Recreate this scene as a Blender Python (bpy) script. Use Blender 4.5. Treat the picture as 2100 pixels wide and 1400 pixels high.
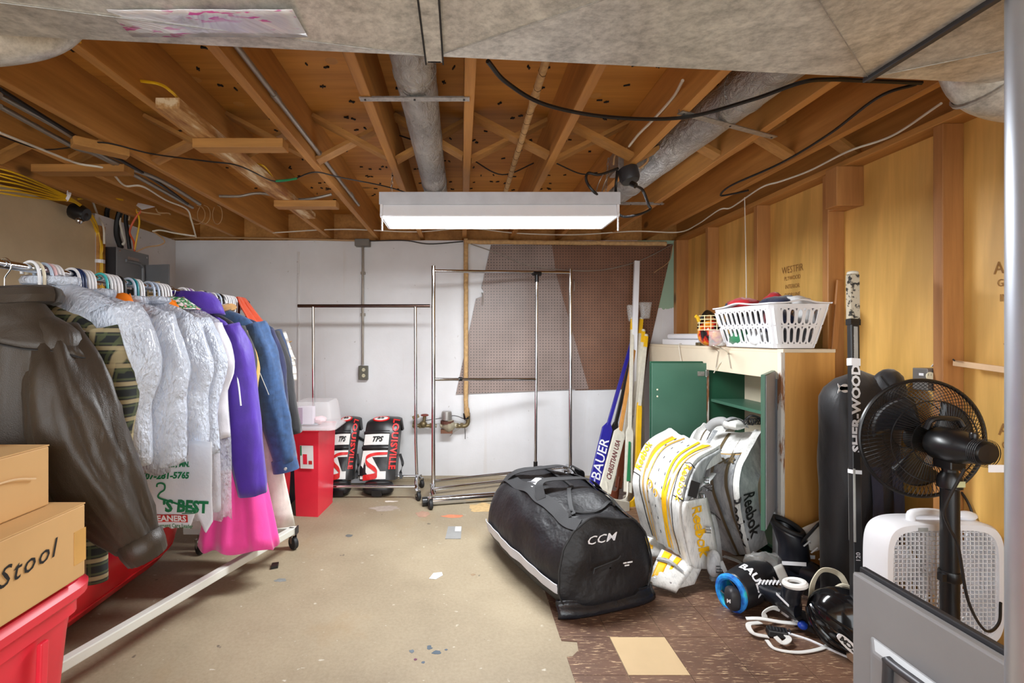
import bpy, bmesh, math, random
from mathutils import Vector, Matrix, noise
random.seed(7)
S = bpy.context.scene
COL = S.collection
for o in list(bpy.data.objects): bpy.data.objects.remove(o)

# ---------------------------------------------------------------- camera, world, lamps, exposure
EYE = 1.25                                   # camera height; it looks along +Y at a wall 4.31 m away
cd = bpy.data.cameras.new('camera'); cam = bpy.data.objects.new('camera', cd); COL.objects.link(cam)
cam.location = (0, 0, EYE); cam.rotation_euler = (math.pi/2, 0, 0)
cd.sensor_width = 36; cd.lens = 36*1000/2100; cd.shift_x = .05; cd.shift_y = -10/2100
cd.clip_start = .02
S.camera = cam
w = bpy.data.worlds.new('world'); S.world = w; w.use_nodes = True
w.node_tree.nodes['Background'].inputs[0].default_value = (.92, .97, 1, 1)
w.node_tree.nodes['Background'].inputs[1].default_value = 2.6
def area(name, loc, rot, sx, sy, power, col=(1, 1, 1)):
    l = bpy.data.lights.new(name, 'AREA'); l.shape = 'RECTANGLE'; l.size = sx; l.size_y = sy
    l.energy = power; l.color = col
    o = bpy.data.objects.new(name, l); COL.objects.link(o); o.location = loc; o.rotation_euler = rot
    return o
area('shop_light_beam', (.15, 2.65, 1.868), (0, 0, 0), 1.17, .24, 32, (.93, .97, 1))
S.view_settings.view_transform = 'Standard'; S.view_settings.look = 'None'
S.view_settings.gamma = 1; S.view_settings.use_curve_mapping = False
S.view_settings.exposure = 1.0

# ---------------------------------------------------------------- helpers
def at(px, py, Y): return Vector(((px-945)*Y/1000, Y, EYE-(py-690)*Y/1000))
def fl(px, py, z=0): return at(px, py, (EYE-z)*1000/(py-690))
def V(*a): return Vector(a)
def lerp(a, b, t): return a+(b-a)*t
def nz(x, y=0, z=0): return noise.noise(Vector((x, y, z)))
def sp(pts, k=6):
    """Catmull-Rom through the points"""
    P = [Vector(p) for p in pts]
    if len(P) < 3: return [P[0].lerp(P[-1], i/k) for i in range(k+1)]
    P = [P[0]*2-P[1]]+P+[P[-1]*2-P[-2]]; out = []
    for i in range(1, len(P)-2):
        a, b, c, d = P[i-1:i+3]
        for j in range(k):
            t = j/k
            out.append(.5*((2*b)+(c-a)*t+(2*a-5*b+4*c-d)*t*t+(3*b-a-3*c+d)*t**3))
    out.append(P[-2].copy()); return out
def sgp(x, e): return math.copysign(abs(x)**e, x)

class MB:
    def __init__(s): s.v = []; s.f = []; s.mi = []; s.cur = 0
    def add(s, vs, fs):
        n = len(s.v); s.v += [Vector(v) for v in vs]; s.f += [tuple(i+n for i in f) for f in fs]
        s.mi += [s.cur]*len(fs); return s
    def m(s, i): s.cur = i; return s
    def box(s, a, b):
        x0, x1 = sorted((a[0], b[0])); y0, y1 = sorted((a[1], b[1])); z0, z1 = sorted((a[2], b[2]))
        return s.hexa([(x0,y0,z0),(x1,y0,z0),(x1,y1,z0),(x0,y1,z0),(x0,y0,z1),(x1,y0,z1),(x1,y1,z1),(x0,y1,z1)])
    def hexa(s, p):
        return s.add(p, [(3,2,1,0),(4,5,6,7),(0,1,5,4),(1,2,6,5),(2,3,7,6),(3,0,4,7)])
    def beam(s, p0, p1, w, h, up=(0,0,1)):
        p0, p1, up = Vector(p0), Vector(p1), Vector(up)
        d = (p1-p0).normalized(); a = d.cross(up).normalized()*w/2; b = a.cross(d).normalized()*h/2
        return s.hexa([p0-a-b, p0+a-b, p1+a-b, p1-a-b, p0-a+b, p0+a+b, p1+a+b, p1-a+b])
    def tube(s, pts, r, n=8, closed=False, cap=True, rf=None, flat=1, up=None):
        P = [Vector(p) for p in pts]; N = len(P)
        if isinstance(r, (int, float)): r = [r]*N
        T = []
        for i in range(N):
            if closed: t = P[(i+1) % N]-P[i-1]
            else: t = P[min(i+1, N-1)]-P[max(i-1, 0)]
            T.append(t.normalized() if t.length > 1e-9 else Vector((0,0,1)))
        a = Vector(up) if up else (Vector((0,0,1)) if abs(T[0].z) < .9 else Vector((1,0,0)))
        a = (a-T[0]*a.dot(T[0])).normalized(); vs = []
        for i in range(N):
            a = a-T[i]*a.dot(T[i]); a.normalize(); b = T[i].cross(a)
            for j in range(n):
                q = 2*math.pi*j/n; k = r[i]*(rf(i, j) if rf else 1)
                vs.append(P[i]+a*math.cos(q)*k+b*math.sin(q)*k*flat)
        fs = [(i*n+j, i*n+(j+1) % n, ((i+1) % N)*n+(j+1) % n, ((i+1) % N)*n+j) for i in range(N if closed else N-1) for j in range(n)]
        if cap and not closed: fs += [tuple(range(n-1, -1, -1)), tuple((N-1)*n+j for j in range(n))]
        return s.add(vs, fs)
    def rib(s, pts, side, t=.002):
        """flat ribbon: pts with half-width vectors"""
        P = [Vector(p) for p in pts]; W = [Vector(x) for x in side]; vs = []; N = len(P)
        for i in range(N):
            tg = (P[min(i+1, N-1)]-P[max(i-1, 0)]); nn = tg.cross(W[i])
            nn = nn.normalized()*t if nn.length > 1e-9 else Vector((0,0,t))
            vs += [P[i]-W[i]-nn, P[i]+W[i]-nn, P[i]+W[i]+nn, P[i]-W[i]+nn]
        fs = [(i*4+j, i*4+(j+1) % 4, i*4+4+(j+1) % 4, i*4+4+j) for i in range(N-1) for j in range(4)]
        fs += [(3,2,1,0), tuple((N-1)*4+j for j in range(4))]
        return s.add(vs, fs)
    def lathe(s, prof, c, ax=(0,0,1), n=24, cap=True):
        ax = Vector(ax).normalized(); c = Vector(c)
        a = ax.orthogonal().normalized(); b = ax.cross(a); vs = []
        for r, z in prof:
            for j in range(n):
                q = 2*math.pi*j/n; vs.append(c+ax*z+(a*math.cos(q)+b*math.sin(q))*r)
        m = len(prof)
        fs = [(i*n+j, i*n+(j+1) % n, (i+1)*n+(j+1) % n, (i+1)*n+j) for i in range(m-1) for j in range(n)]
        if cap: fs += [tuple(range(n-1, -1, -1)), tuple((m-1)*n+j for j in range(n))]
        return s.add(vs, fs)
    def grid(s, fn, nu, nv, cu=False, cv=False, capu=False):
        vs = [fn(i/(nu if cu else nu-1), j/(nv if cv else nv-1)) for i in range(nu) for j in range(nv)]
        fs = [(i*nv+j, i*nv+(j+1) % nv, ((i+1) % nu)*nv+(j+1) % nv, ((i+1) % nu)*nv+j)
              for i in range(nu if cu else nu-1) for j in range(nv if cv else nv-1)]
        if capu: fs += [tuple(range(nv-1, -1, -1)), tuple((nu-1)*nv+j for j in range(nv))]
        return s.add(vs, fs)
    def prism(s, poly, vec):
        P = [Vector(p) for p in poly]; n = len(P); vec = Vector(vec)
        return s.add(P+[p+vec for p in P], [tuple(range(n-1, -1, -1)), tuple(range(n, 2*n))]+[(i, (i+1) % n, n+(i+1) % n, n+i) for i in range(n)])
    def ell(s, c, r, nu=10, nv=16, M=None, ex=1, disp=None):
        c = Vector(c)
        def fn(u, v):
            ph = math.pi*(u-.5)*.998; th = 2*math.pi*v
            p = Vector((sgp(math.cos(ph), ex)*sgp(math.cos(th), ex)*r[0], sgp(math.cos(ph), ex)*sgp(math.sin(th), ex)*r[1], sgp(math.sin(ph), ex)*r[2]))
            if disp: p *= 1+disp(p)
            return c+(M @ p if M else p)
        return s.grid(fn, nu, nv, cv=True, capu=True)

ORG = {}
def obj(name, mb, m=None, parent=None, smooth=False, bev=0, sub=0, solid=0, org=None, sharp=40):
    if parent is not None: o0 = ORG[parent.name]
    elif org is not None: o0 = Vector(org)
    else:
        xs = [v.x for v in mb.v]; ys = [v.y for v in mb.v]; zs = [v.z for v in mb.v]
        o0 = Vector(((min(xs)+max(xs))/2, (min(ys)+max(ys))/2, min(zs)))
    me = bpy.data.meshes.new(name); me.from_pydata([v-o0 for v in mb.v], [], mb.f)
    for x in (m if isinstance(m, (list, tuple)) else [m]): me.materials.append(x)
    if any(mb.mi): me.polygons.foreach_set('material_index', mb.mi)
    o = bpy.data.objects.new(name, me); COL.objects.link(o); ORG[o.name] = o0
    bm = bmesh.new(); bm.from_mesh(me); bmesh.ops.recalc_face_normals(bm, faces=bm.faces); bm.to_mesh(me); bm.free()
    if smooth:
        me.shade_smooth()
        if sharp < 180: me.set_sharp_from_angle(angle=math.radians(sharp))
    if parent is not None: o.parent = parent
    else: o.location = o0
    if solid:
        k = o.modifiers.new('solid', 'SOLIDIFY'); k.thickness = solid; k.offset = 0
    if bev:
        k = o.modifiers.new('bevel', 'BEVEL'); k.width = bev; k.segments = 2; k.limit_method = 'ANGLE'
    if sub:
        k = o.modifiers.new('sub', 'SUBSURF'); k.levels = sub; k.render_levels = sub
    return o
def thing(name, label, cat, loc, group=None):
    o = bpy.data.objects.new(name, None); COL.objects.link(o); o.location = loc; ORG[o.name] = Vector(loc)
    o.empty_display_size = .1
    return tag(o, label, cat, group)
def tag(o, label=None, cat=None, group=None, kind=None):
    if label: o['label'] = label
    if cat: o['category'] = cat
    if group: o['group'] = group
    if kind: o['kind'] = kind
    return o
def struct(name, mb, m, **k): return tag(obj(name, mb, m, **k), kind='structure')
def lab(o, label): o['label'] = label; return o
def dup(root, loc, label=None, rz=None):
    r = root.copy(); COL.objects.link(r); r.location = loc; ORG[r.name] = Vector(loc)
    if rz is not None: r.rotation_euler.z = rz
    if label: r['label'] = label
    for ch in list(root.children):
        c = ch.copy(); COL.objects.link(c); c.parent = r
        for g in list(ch.children):
            d = g.copy(); COL.objects.link(d); d.parent = c
    return r
def text(name, s, size, fn, m, parent, bold=0, shear=0, sx=1, align='CENTER', space=1):
    cu = bpy.data.curves.new('t', 'FONT'); cu.body = s; cu.size = size; cu.align_x = align; cu.align_y = 'CENTER'
    cu.shear = shear; cu.offset = bold; cu.resolution_u = 2; cu.fill_mode = 'FRONT'; cu.space_character = space
    t = bpy.data.objects.new('t', cu); COL.objects.link(t)
    dg = bpy.context.evaluated_depsgraph_get(); me = bpy.data.meshes.new_from_object(t.evaluated_get(dg))
    mb = MB(); mb.add([fn(v.co.x*sx, v.co.y) for v in me.vertices], [tuple(p.vertices) for p in me.polygons])
    bpy.data.objects.remove(t); bpy.data.curves.remove(cu); bpy.data.meshes.remove(me)
    return obj(name, mb, m, parent)
def plane(o, U, W, off=.0012):
    o, U, W = Vector(o), Vector(U).normalized(), Vector(W).normalized(); n = U.cross(W)*off
    return lambda x, y: o+U*x+W*y+n

# ---------------------------------------------------------------- materials
def c(r, g, b): return tuple(((x/255/12.92) if x <= 10 else ((x/255+.055)/1.055)**2.4) for x in (r, g, b))
class NT:
    def __init__(s, name):
        s.mat = bpy.data.materials.new(name); s.mat.use_nodes = True; s.t = s.mat.node_tree
        s.b = s.t.nodes['Principled BSDF']; s.n = s.t.nodes.new; s.l = s.t.links.new
        s.co = s.n('ShaderNodeTexCoord').outputs['Object']
    def mapped(s, sc, rot=(0,0,0)):
        m = s.n('ShaderNodeMapping'); m.inputs['Scale'].default_value = sc; m.inputs['Rotation'].default_value = rot
        s.l(s.co, m.inputs['Vector']); return m.outputs[0]
    def noise(s, scale, detail=4, rough=.55, vec=None, dist=0):
        n = s.n('ShaderNodeTexNoise'); n.inputs['Scale'].default_value = scale; n.inputs['Detail'].default_value = detail
        n.inputs['Roughness'].default_value = rough; n.inputs['Distortion'].default_value = dist
        s.l(vec or s.co, n.inputs['Vector']); return n.outputs['Fac']
    def ramp(s, fac, stops):
        r = s.n('ShaderNodeValToRGB'); e = r.color_ramp.elements
        while len(e) < len(stops): e.new(.5)
        for x, (p, col) in zip(e, stops): x.position = p; x.color = (*col[:3], 1)
        s.l(fac, r.inputs[0]); return r.outputs[0]
    def mix(s, fac, a, b, mode='MIX'):
        m = s.n('ShaderNodeMix'); m.data_type = 'RGBA'; m.blend_type = mode
        for k, v in ((0, fac), (6, a), (7, b)):
            if isinstance(v, (int, float)): m.inputs[k].default_value = v
            elif isinstance(v, tuple): m.inputs[k].default_value = (*v[:3], 1)
            else: s.l(v, m.inputs[k])
        return m.outputs[2]
    def bump(s, h, st=.3, d=.01):
        b = s.n('ShaderNodeBump'); b.inputs['Strength'].default_value = st; b.inputs['Distance'].default_value = d
        s.l(h, b.inputs['Height']); s.l(b.outputs[0], s.b.inputs['Normal'])
    def set(s, **k):
        for a, v in k.items():
            i = s.b.inputs[a.replace('_', ' ')]
            if hasattr(v, 'is_output'): s.l(v, i)
            else: i.default_value = (*v, 1) if isinstance(v, tuple) and len(v) == 3 else v
        return s.mat
G0, G1 = (0, 0, 0), (1, 1, 1)
def mat(name, col, r=.5, metal=0, var=.12, vs=9, bs=0, bst=.2, bd=.004, **k):
    t = NT(name); n = t.noise(vs)
    colr = t.ramp(n, [(.25, tuple(x*(1-var) for x in col)), (.75, tuple(min(1, x*(1+var)) for x in col))])
    if bs: t.bump(t.noise(bs, 6), bst, bd)
    return t.set(Base_Color=colr, Roughness=r, Metallic=metal, **k)
def wood(name, c0, c1, ax=1, r=.6, fine=40, big=5, knots=True, wav=0):
    t = NT(name); sc = [1, 1, 1]; sc[ax] = .07
    v = t.mapped(tuple(sc)); n1 = t.noise(fine, 5, .6, v, .3); n2 = t.noise(big, 2, .5, v, 1.2)
    col = t.ramp(n2, [(.3, c0), (.7, c1)])
    col = t.mix(.3, col, t.ramp(n1, [(.3, tuple(x*.62 for x in c0)), (.65, c1)]), 'MIX')
    if wav:
        wv = t.n('ShaderNodeTexWave'); wv.inputs['Scale'].default_value = wav; wv.inputs['Distortion'].default_value = 7
        wv.inputs['Detail'].default_value = 3; wv.inputs['Detail Scale'].default_value = .8; wv.wave_type = 'BANDS'
        wv.bands_direction = 'DIAGONAL'
        sc2 = [1, 1, 1]; sc2[ax] = .16; t.l(t.mapped(tuple(sc2)), wv.inputs['Vector'])
        col = t.mix(t.ramp(wv.outputs['Fac'], [(.55, G0), (.9, (.45,)*3)]), col, tuple(x*.66 for x in c0))
    if knots:
        vo = t.n('ShaderNodeTexVoronoi'); vo.inputs['Scale'].default_value = 2.6; t.l(t.mapped(tuple(x if i != ax else .5 for i, x in enumerate((1., 1., 1.)))), vo.inputs['Vector'])
        col = t.mix(t.ramp(vo.outputs['Distance'], [(.045, (.75,)*3), (.085, G0)]), col, tuple(x*.2 for x in c0))
    t.bump(n1, .15, .002)
    return t.set(Base_Color=col, Roughness=r)
def cloth(name, col, r=.85, var=.18, bs=300, fold=.0, sheen=.3, dn=14):
    t = NT(name); n = t.noise(dn, 5); col2 = t.ramp(n, [(.25, tuple(x*(1-var) for x in col)), (.75, tuple(min(1, x*(1+var)) for x in col))])
    wv = t.noise(7, 3, .5, t.mapped((1, 1, .35)), .8)
    w2 = t.noise(bs, 2); mx = t.n('ShaderNodeMath'); mx.operation = 'MULTIPLY_ADD'; mx.inputs[1].default_value = .06
    t.l(w2, mx.inputs[0]); t.l(wv, mx.inputs[2]); t.bump(mx.outputs[0], .55, .02)
    return t.set(Base_Color=col2, Roughness=r, Sheen_Weight=sheen)
def galv(name, a, b, sc=9, r=.42, metal=.75):
    t = NT(name); vo = t.n('ShaderNodeTexVoronoi'); vo.inputs['Scale'].default_value = sc*5; t.l(t.co, vo.inputs['Vector'])
    n = t.noise(sc, 6, .68, None, .6); n2 = t.noise(sc*5, 4, .7)
    col = t.ramp(n, [(.3, a), (.68, b)])
    col = t.mix(.3, col, t.ramp(n2, [(.35, tuple(x*.45 for x in a)), (.6, b)]))
    t.bump(n2, .1, .003)
    return t.set(Base_Color=col, Roughness=r, Metallic=metal)

M = {}
M['joist'] = wood('joist_wood', c(154,100,42), c(208,150,78), 1, .62)
M['brace'] = wood('brace_wood', c(150,100,44), c(198,146,78), 0, .62, knots=False)
M['block'] = wood('block_wood', c(146,96,42), c(196,142,74), 0, .62, knots=False)
M['sistered'] = None
M['subfloor'] = wood('subfloor_plywood', c(168,106,34), c(216,152,66), 0, .6, 30, 3, True, .0)
M['ply'] = wood('wall_plywood', c(222,172,88), c(240,194,112), 2, .40, 34, 3, False, 2.6)
M['stud'] = wood('stud_wood', c(150,94,48), c(192,136,78), 2, .5)
M['white'] = mat('white_plastic', c(232,232,236), .35, var=.03)
M['black'] = mat('black_plastic', c(22,22,24), .32, var=.2)
M['rubber'] = mat('black_rubber', c(30,30,32), .6)
M['chrome'] = mat('chrome', c(206,208,212), .12, 1, var=.04)
M['steel'] = mat('brushed_steel', c(200,206,216), .42, .9, var=.06)
M['zinc'] = galv('zinc_strap', c(150,146,140), c(196,192,186), 14)
M['galv'] = galv('galvanised_sheet', c(154,150,142), c(228,224,214), 13, .4, .5)
M['foil'] = None
M['card'] = mat('cardboard', c(205,165,112), .75, var=.06, vs=5, bs=60, bst=.06)
M['ink'] = mat('black_ink', c(24,22,22), .7)
M['paper'] = mat('white_paper', c(226,226,226), .7, var=.03)
M['tape'] = mat('brown_tape', c(206,160,92), .3)
M['red'] = mat('red_plastic', c(196,24,34), .35, var=.1, vs=6)
M['pink'] = mat('coral_red_plastic', c(226,46,66), .36, var=.06)
M['black_wire'] = mat('black_wire', c(24,22,22), .45)
M['white_wire'] = mat('white_wire', c(214,206,190), .5)
M['tan_wire'] = mat('tan_wire', c(176,140,98), .55)
M['yellow_wire'] = mat('yellow_wire', c(222,176,24), .42)
M['conduit'] = mat('grey_conduit', c(150,142,132), .4, .6)
M['jute'] = mat('jute_wrap', c(190,154,106), .85, var=.25, vs=40, bs=80, bst=.5)
M['grey'] = mat('grey_enamel', c(118,120,124), .42, var=.05)
M['dgrey'] = mat('dark_grey_enamel', c(44,44,48), .45)
M['bronze'] = mat('brown_chrome', c(96,78,72), .2, 1)

def paint_wall():
    t = NT('painted_concrete'); n = t.noise(1.6, 5, .6); f = t.noise(60, 4)
    col = t.ramp(n, [(.3, c(206,203,202)), (.7, c(226,225,227))])
    pits = t.noise(26, 3, .5); col = t.mix(t.ramp(pits, [(.27, (.6,)*3), (.31, G0)]), col, c(140,132,124))
    st = t.noise(2.2, 5, .7, t.mapped((2.6, 1, .25)), .6); col = t.mix(t.ramp(st, [(.60, G0), (.8, (.35,)*3)]), col, c(176,150,118))
    t.bump(f, .2, .003)
    return t.set(Base_Color=col, Roughness=.6)
M['wall'] = paint_wall()
M['bare'] = mat('bare_concrete', c(196,176,142), .8, var=.14, vs=3, bs=30, bst=.35)
def slab():
    t = NT('concrete_slab'); n = t.noise(1.3, 6, .6); col = t.ramp(n, [(.3, c(128,114,91)), (.7, c(160,146,120))])
    g = t.noise(70, 5, .75); col = t.mix(.10, col, t.ramp(g, [(.35, c(120,104,84)), (.6, c(214,200,178))]))
    s1 = t.noise(17, 2, .5); col = t.mix(t.ramp(s1, [(.235, (.8,)*3), (.265, G0)]), col, c(84,76,68))
    s2 = t.noise(21, 3, .6, t.mapped((1, 1.7, 1))); col = t.mix(t.ramp(s2, [(.68, G0), (.73, (.7,)*3)]), col, c(206,200,186))
    s3 = t.noise(3.1, 4, .6, t.mapped((1, .8, 1), (0, 0, .6))); col = t.mix(t.ramp(s3, [(.58, G0), (.75, (.4,)*3)]), col, c(150,122,84))
    t.bump(g, .12, .003)
    return t.set(Base_Color=col, Roughness=t.ramp(n, [(.3, (.5,)*3), (.7, (.68,)*3)]))
M['slab'] = slab()
def tile(name, a, b, sp_):
    t = NT(name); n = t.noise(3, 5, .6); col = t.ramp(n, [(.3, a), (.7, b)])
    k = t.noise(20, 5, .65, t.mapped((1, 9, 1), (0, 0, .75)), .4); col = t.mix(t.ramp(k, [(.58, G0), (.64, (.85,)*3)]), col, sp_)
    d = t.noise(2.2, 5, .7); col = t.mix(t.ramp(d, [(.55, G0), (.75, (.4,)*3)]), col, c(126,104,84))
    return t.set(Base_Color=col, Roughness=.45)
M['tile'] = tile('brown_vinyl_tile', c(84,60,48), c(116,86,68), c(206,176,140))
M['beige_tile'] = mat('beige_vinyl_tile', c(190,164,126), .5, var=.05)
def peg():
    t = NT('pegboard'); n = t.noise(3, 4); col = t.ramp(n, [(.3, c(124,106,98)), (.7, c(150,130,122))])
    v = t.n('ShaderNodeVectorMath'); v.operation = 'MULTIPLY'; v.inputs[1].default_value = (1/.0254, 0, 1/.0254); t.l(t.co, v.inputs[0])
    fr = t.n('ShaderNodeVectorMath'); fr.operation = 'FRACTION'; t.l(v.outputs[0], fr.inputs[0])
    ds = t.n('ShaderNodeVectorMath'); ds.operation = 'DISTANCE'; ds.inputs[1].default_value = (.5, 0, .5); t.l(fr.outputs[0], ds.inputs[0])
    col = t.mix(t.ramp(ds.outputs['Value'], [(.14, G1), (.2, G0)]), col, c(30,24,22))
    return t.set(Base_Color=col, Roughness=.38)
M['peg'] = peg()

# ================================================================ ROOM
ZJ, ZS = 2.123, 2.358                        # joist bottoms, underside of the subfloor
f = struct('floor', MB().box((-2.9, -2, -.12), (2.15, 4.5, 0)), M['slab'], org=(0, 0, 0))
struct('wall_left', MB().box((-2.72, 3.36, 0), (-2.52, 4.5, 2.1)), M['wall'])
struct('wall_left_front', MB().box((-2.72, -2, 0), (-2.52, 3.36, 2.085)), M['bare'])
def back_wall():
    t = NT('back_wall_paint')
    sep = t.n('ShaderNodeSeparateXYZ'); t.l(t.co, sep.inputs[0])
    n = t.noise(1.3, 5, .6); col = t.ramp(n, [(.3, c(208,207,208)), (.7, c(226,226,229))])
    pits = t.noise(26, 3, .5); col = t.mix(t.ramp(pits, [(.26, (.5,)*3), (.30, G0)]), col, c(140,132,124))
    st = t.noise(2.2, 5, .7, t.mapped((3.4, 1, .2)), .6); col = t.mix(t.ramp(st, [(.62, G0), (.8, (.22,)*3)]), col, c(180,150,112))
    # green paint in the corner by the plywood, with a bare white patch
    ax = t.n('ShaderNodeMath'); ax.operation = 'MULTIPLY_ADD'; ax.inputs[1].default_value = .02; t.l(t.noise(16, 3), ax.inputs[0]); t.l(sep.outputs[0], ax.inputs[2])
    g = t.ramp(ax.outputs[0], [(.0, G0), (1, G1)]); 
    gt = t.n('ShaderNodeMath'); gt.operation = 'GREATER_THAN'; gt.inputs[1].default_value = 1.57; t.l(ax.outputs[0], gt.inputs[0])
    zz = t.n('ShaderNodeMath'); zz.operation = 'MULTIPLY_ADD'; zz.inputs[1].default_value = .25; t.l(t.noise(7, 4), zz.inputs[0]); t.l(sep.outputs[2], zz.inputs[2])
    zt = t.n('ShaderNodeMath'); zt.operation = 'GREATER_THAN'; zt.inputs[1].default_value = 1.64; t.l(zz.outputs[0], zt.inputs[0])
    mm = t.n('ShaderNodeMath'); mm.operation = 'MULTIPLY'; t.l(gt.outputs[0], mm.inputs[0]); t.l(zt.outputs[0], mm.inputs[1])
    col = t.mix(mm.outputs[0], col, c(150,176,152))
    t.bump(t.noise(60, 4), .2, .003)
    return t.set(Base_Color=col, Roughness=.55)
wb = struct('wall_back', MB().box((-2.72, 4.31, 0), (2.15, 4.5, 2.1)), back_wall(), org=(0, 4.31, 0))
obj('form_seam', MB().tube([(-1.435+.006*nz(i*.9), 4.312, i*.1) for i in range(21)], .012, 6), M['wall'], wb)
obj('wall_ledge', MB().box((-2.5, 4.22, 0), (1.9, 4.31, .022)), M['slab'], wb)

# right wall: plywood sheets on studs
wr = struct('wall_right', MB().box((2.0, -2, 0), (2.15, 4.4, 2.2)), M['ply'])
for y0, y1 in ((.1, 1.318), (1.322, 2.538), (2.542, 3.758), (3.762, 4.31)):
    obj('plywood_sheet', MB().box((1.985, y0, .0), (2.0, y1, 2.10)), M['ply'], wr)
for y in (.1, .71, 1.318, 1.923, 2.523, 3.125, 3.75):
    obj('stud', MB().box((1.9, y, .04), (1.985, y+.04, 2.092)), M['stud'], wr, bev=.003)
obj('stud', MB().box((1.88, 4.25, .04), (1.985, 4.308, 2.092)), M['stud'], wr, bev=.003)
obj('top_plate', MB().box((1.893, -1, 2.092), (2.0, 4.31, 2.122)), M['joist'], wr, bev=.003)
obj('bottom_plate', MB().box((1.9, -1, 0), (1.985, 4.31, .04)), M['joist'], wr)
obj('short_block', MB().box((1.85, 2.40, 1.895), (1.985, 2.475, 2.09)), M['stud'], wr, bev=.003)
obj('short_block', MB().box((1.90, 2.478, 1.895), (1.985, 2.52, 2.09)), M['stud'], wr, bev=.003)
stain = mat('print_stamp', c(150,106,54), .8)
def stamp(px, py, lines, size):
    X = 1.984; Y = X*1000/(px-945); z = EYE-(py-690)*Y/1000
    for i, s in enumerate(lines):
        text('print_stamp', s, size*(1 if i == 0 else .6), plane((X, Y, z-i*size*.85), (0, -1, 0), (0, 0, 1), .0015), stain, wr, sx=.8)
stamp(1625, 552, ['WESTFIR', 'PLYWOOD', 'INTERIOR', 'SHOP LINE'], .06)
stamp(2066, 548, ['A-D', 'GRO', 'INT'], .065); stamp(2076, 885, ['A-D', 'GRO', 'INT'], .065); stamp(2078, 715, ['WE', 'PLY'], .05); stamp(2082, 1040, ['WE', 'PLY'], .05)

# ceiling: subfloor sheets, joists, bridging
cl = struct('ceiling', MB().box((-2.9, -2, ZS+.018), (2.15, 4.5, ZS+.1)), M['subfloor'])
for i, y0 in enumerate((-1.0, .22, 1.44, 2.66, 3.88)):
    xs_ = [-2.9, -.46-(i % 2)*.9, 1.98-(i % 2)*.9, 2.15]
    for x0, x1 in zip(xs_, xs_[1:]):
        obj('plywood_sheet', MB().box((x0+.001, y0+.001, ZS), (x1-.001, y0+1.219, ZS+.018)), M['subfloor'], cl)
JX = [-2.40, -2.0, -1.60, -1.185, -.769, -.366, .0124, .434, .853, 1.27, 1.64, 1.955]
jmesh = None
for i, x in enumerate(JX):
    j = MB().box((x, -1.2, ZJ), (x+.038, 4.42, ZS))
    o = obj('joist', j, M['joist'], cl, bev=.003)
obj('rim_joist', MB().box((-2.74, -2, 2.085), (-2.60, 4.46, ZS)), M['joist'], cl)
obj('rim_joist', MB().box((2.0, -1, 2.122), (2.14, 4.46, ZS)), M['joist'], cl)
obj('rim_joist', MB().box((-2.7, 4.42, ZJ-.02), (2.1, 4.46, ZS)), M['joist'], cl)
for a, b in zip(JX[:-1], JX[1:]):                                  # cross bridging in every bay
    y = 2.42+random.uniform(-.02, .02)
    obj('cross_brace', MB().beam((a+.038, y, ZS-.02), (b, y+.01, ZJ+.02), .064, .019, (0, .05, 1)), M['brace'], cl)
    obj('cross_brace', MB().beam((a+.038, y+.06, ZJ+.02), (b, y+.07, ZS-.02), .064, .019, (0, .05, 1)), M['brace'], cl)
t = NT('stained_pine'); v = t.mapped((1, .2, 1)); n = t.noise(14, 5, .65, v)
M['sistered'] = t.set(Base_Color=t.ramp(n, [(.38, c(140,88,44)), (.52, c(190,146,92)), (.62, c(226,206,170))]), Roughness=.7)
sis = obj('nailer_board', MB().box((-1.116, 1.78, ZJ-.04), (-1.027, 3.45, ZJ)), M['sistered'], cl, bev=.003)
for p0, p1, z in (((-1.125, 2.04), (-.745, 2.11), ZJ-.08), ((-1.14, 2.97), (-.76, 3.05), ZJ-.08), ((-2.17, 2.46), (-1.70, 2.54), ZJ-.04)):
    obj('cleat_block', MB().box((p0[0], p0[1], z), (p1[0], p1[1], z+.039)), M['block'], cl, bev=.003)
obj('cleat_block', MB().beam((-1.70, 2.13, ZJ-.02), (-1.555, 2.28, ZJ-.02), .07, .04), M['block'], cl, bev=.003)
nm = MB()
for a, b in zip(JX[:-1], JX[1:]):
    for k in range(44):
        x = random.uniform(a+.06, b-.03); y = 1.25+round(random.uniform(0, 3)/.15)*.15+random.uniform(-.03, .03)
        for q in (0, 1):
            an = random.uniform(0, 3); d = V(math.cos(an), math.sin(an), 0)*random.uniform(.007, .015); nm.beam(V(x, y, ZS-.004)-d, V(x, y, ZS-.002)+d, .0042, .007)
tag(obj('subfloor_nails', nm, M['ink'], cl), kind='stuff')
kn = mat('knot_plug', c(190,136,70), .6)
for px, py in ((680, 125), (400, 163), (490, 213), (1222, 196), (1175, 273)):
    p = at(px, py, (ZS-EYE)*1000/(690-py)); obj('knot_plug', MB().lathe([(.02, -.001), (.026, 0)], p, n=14), kn, cl)

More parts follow.
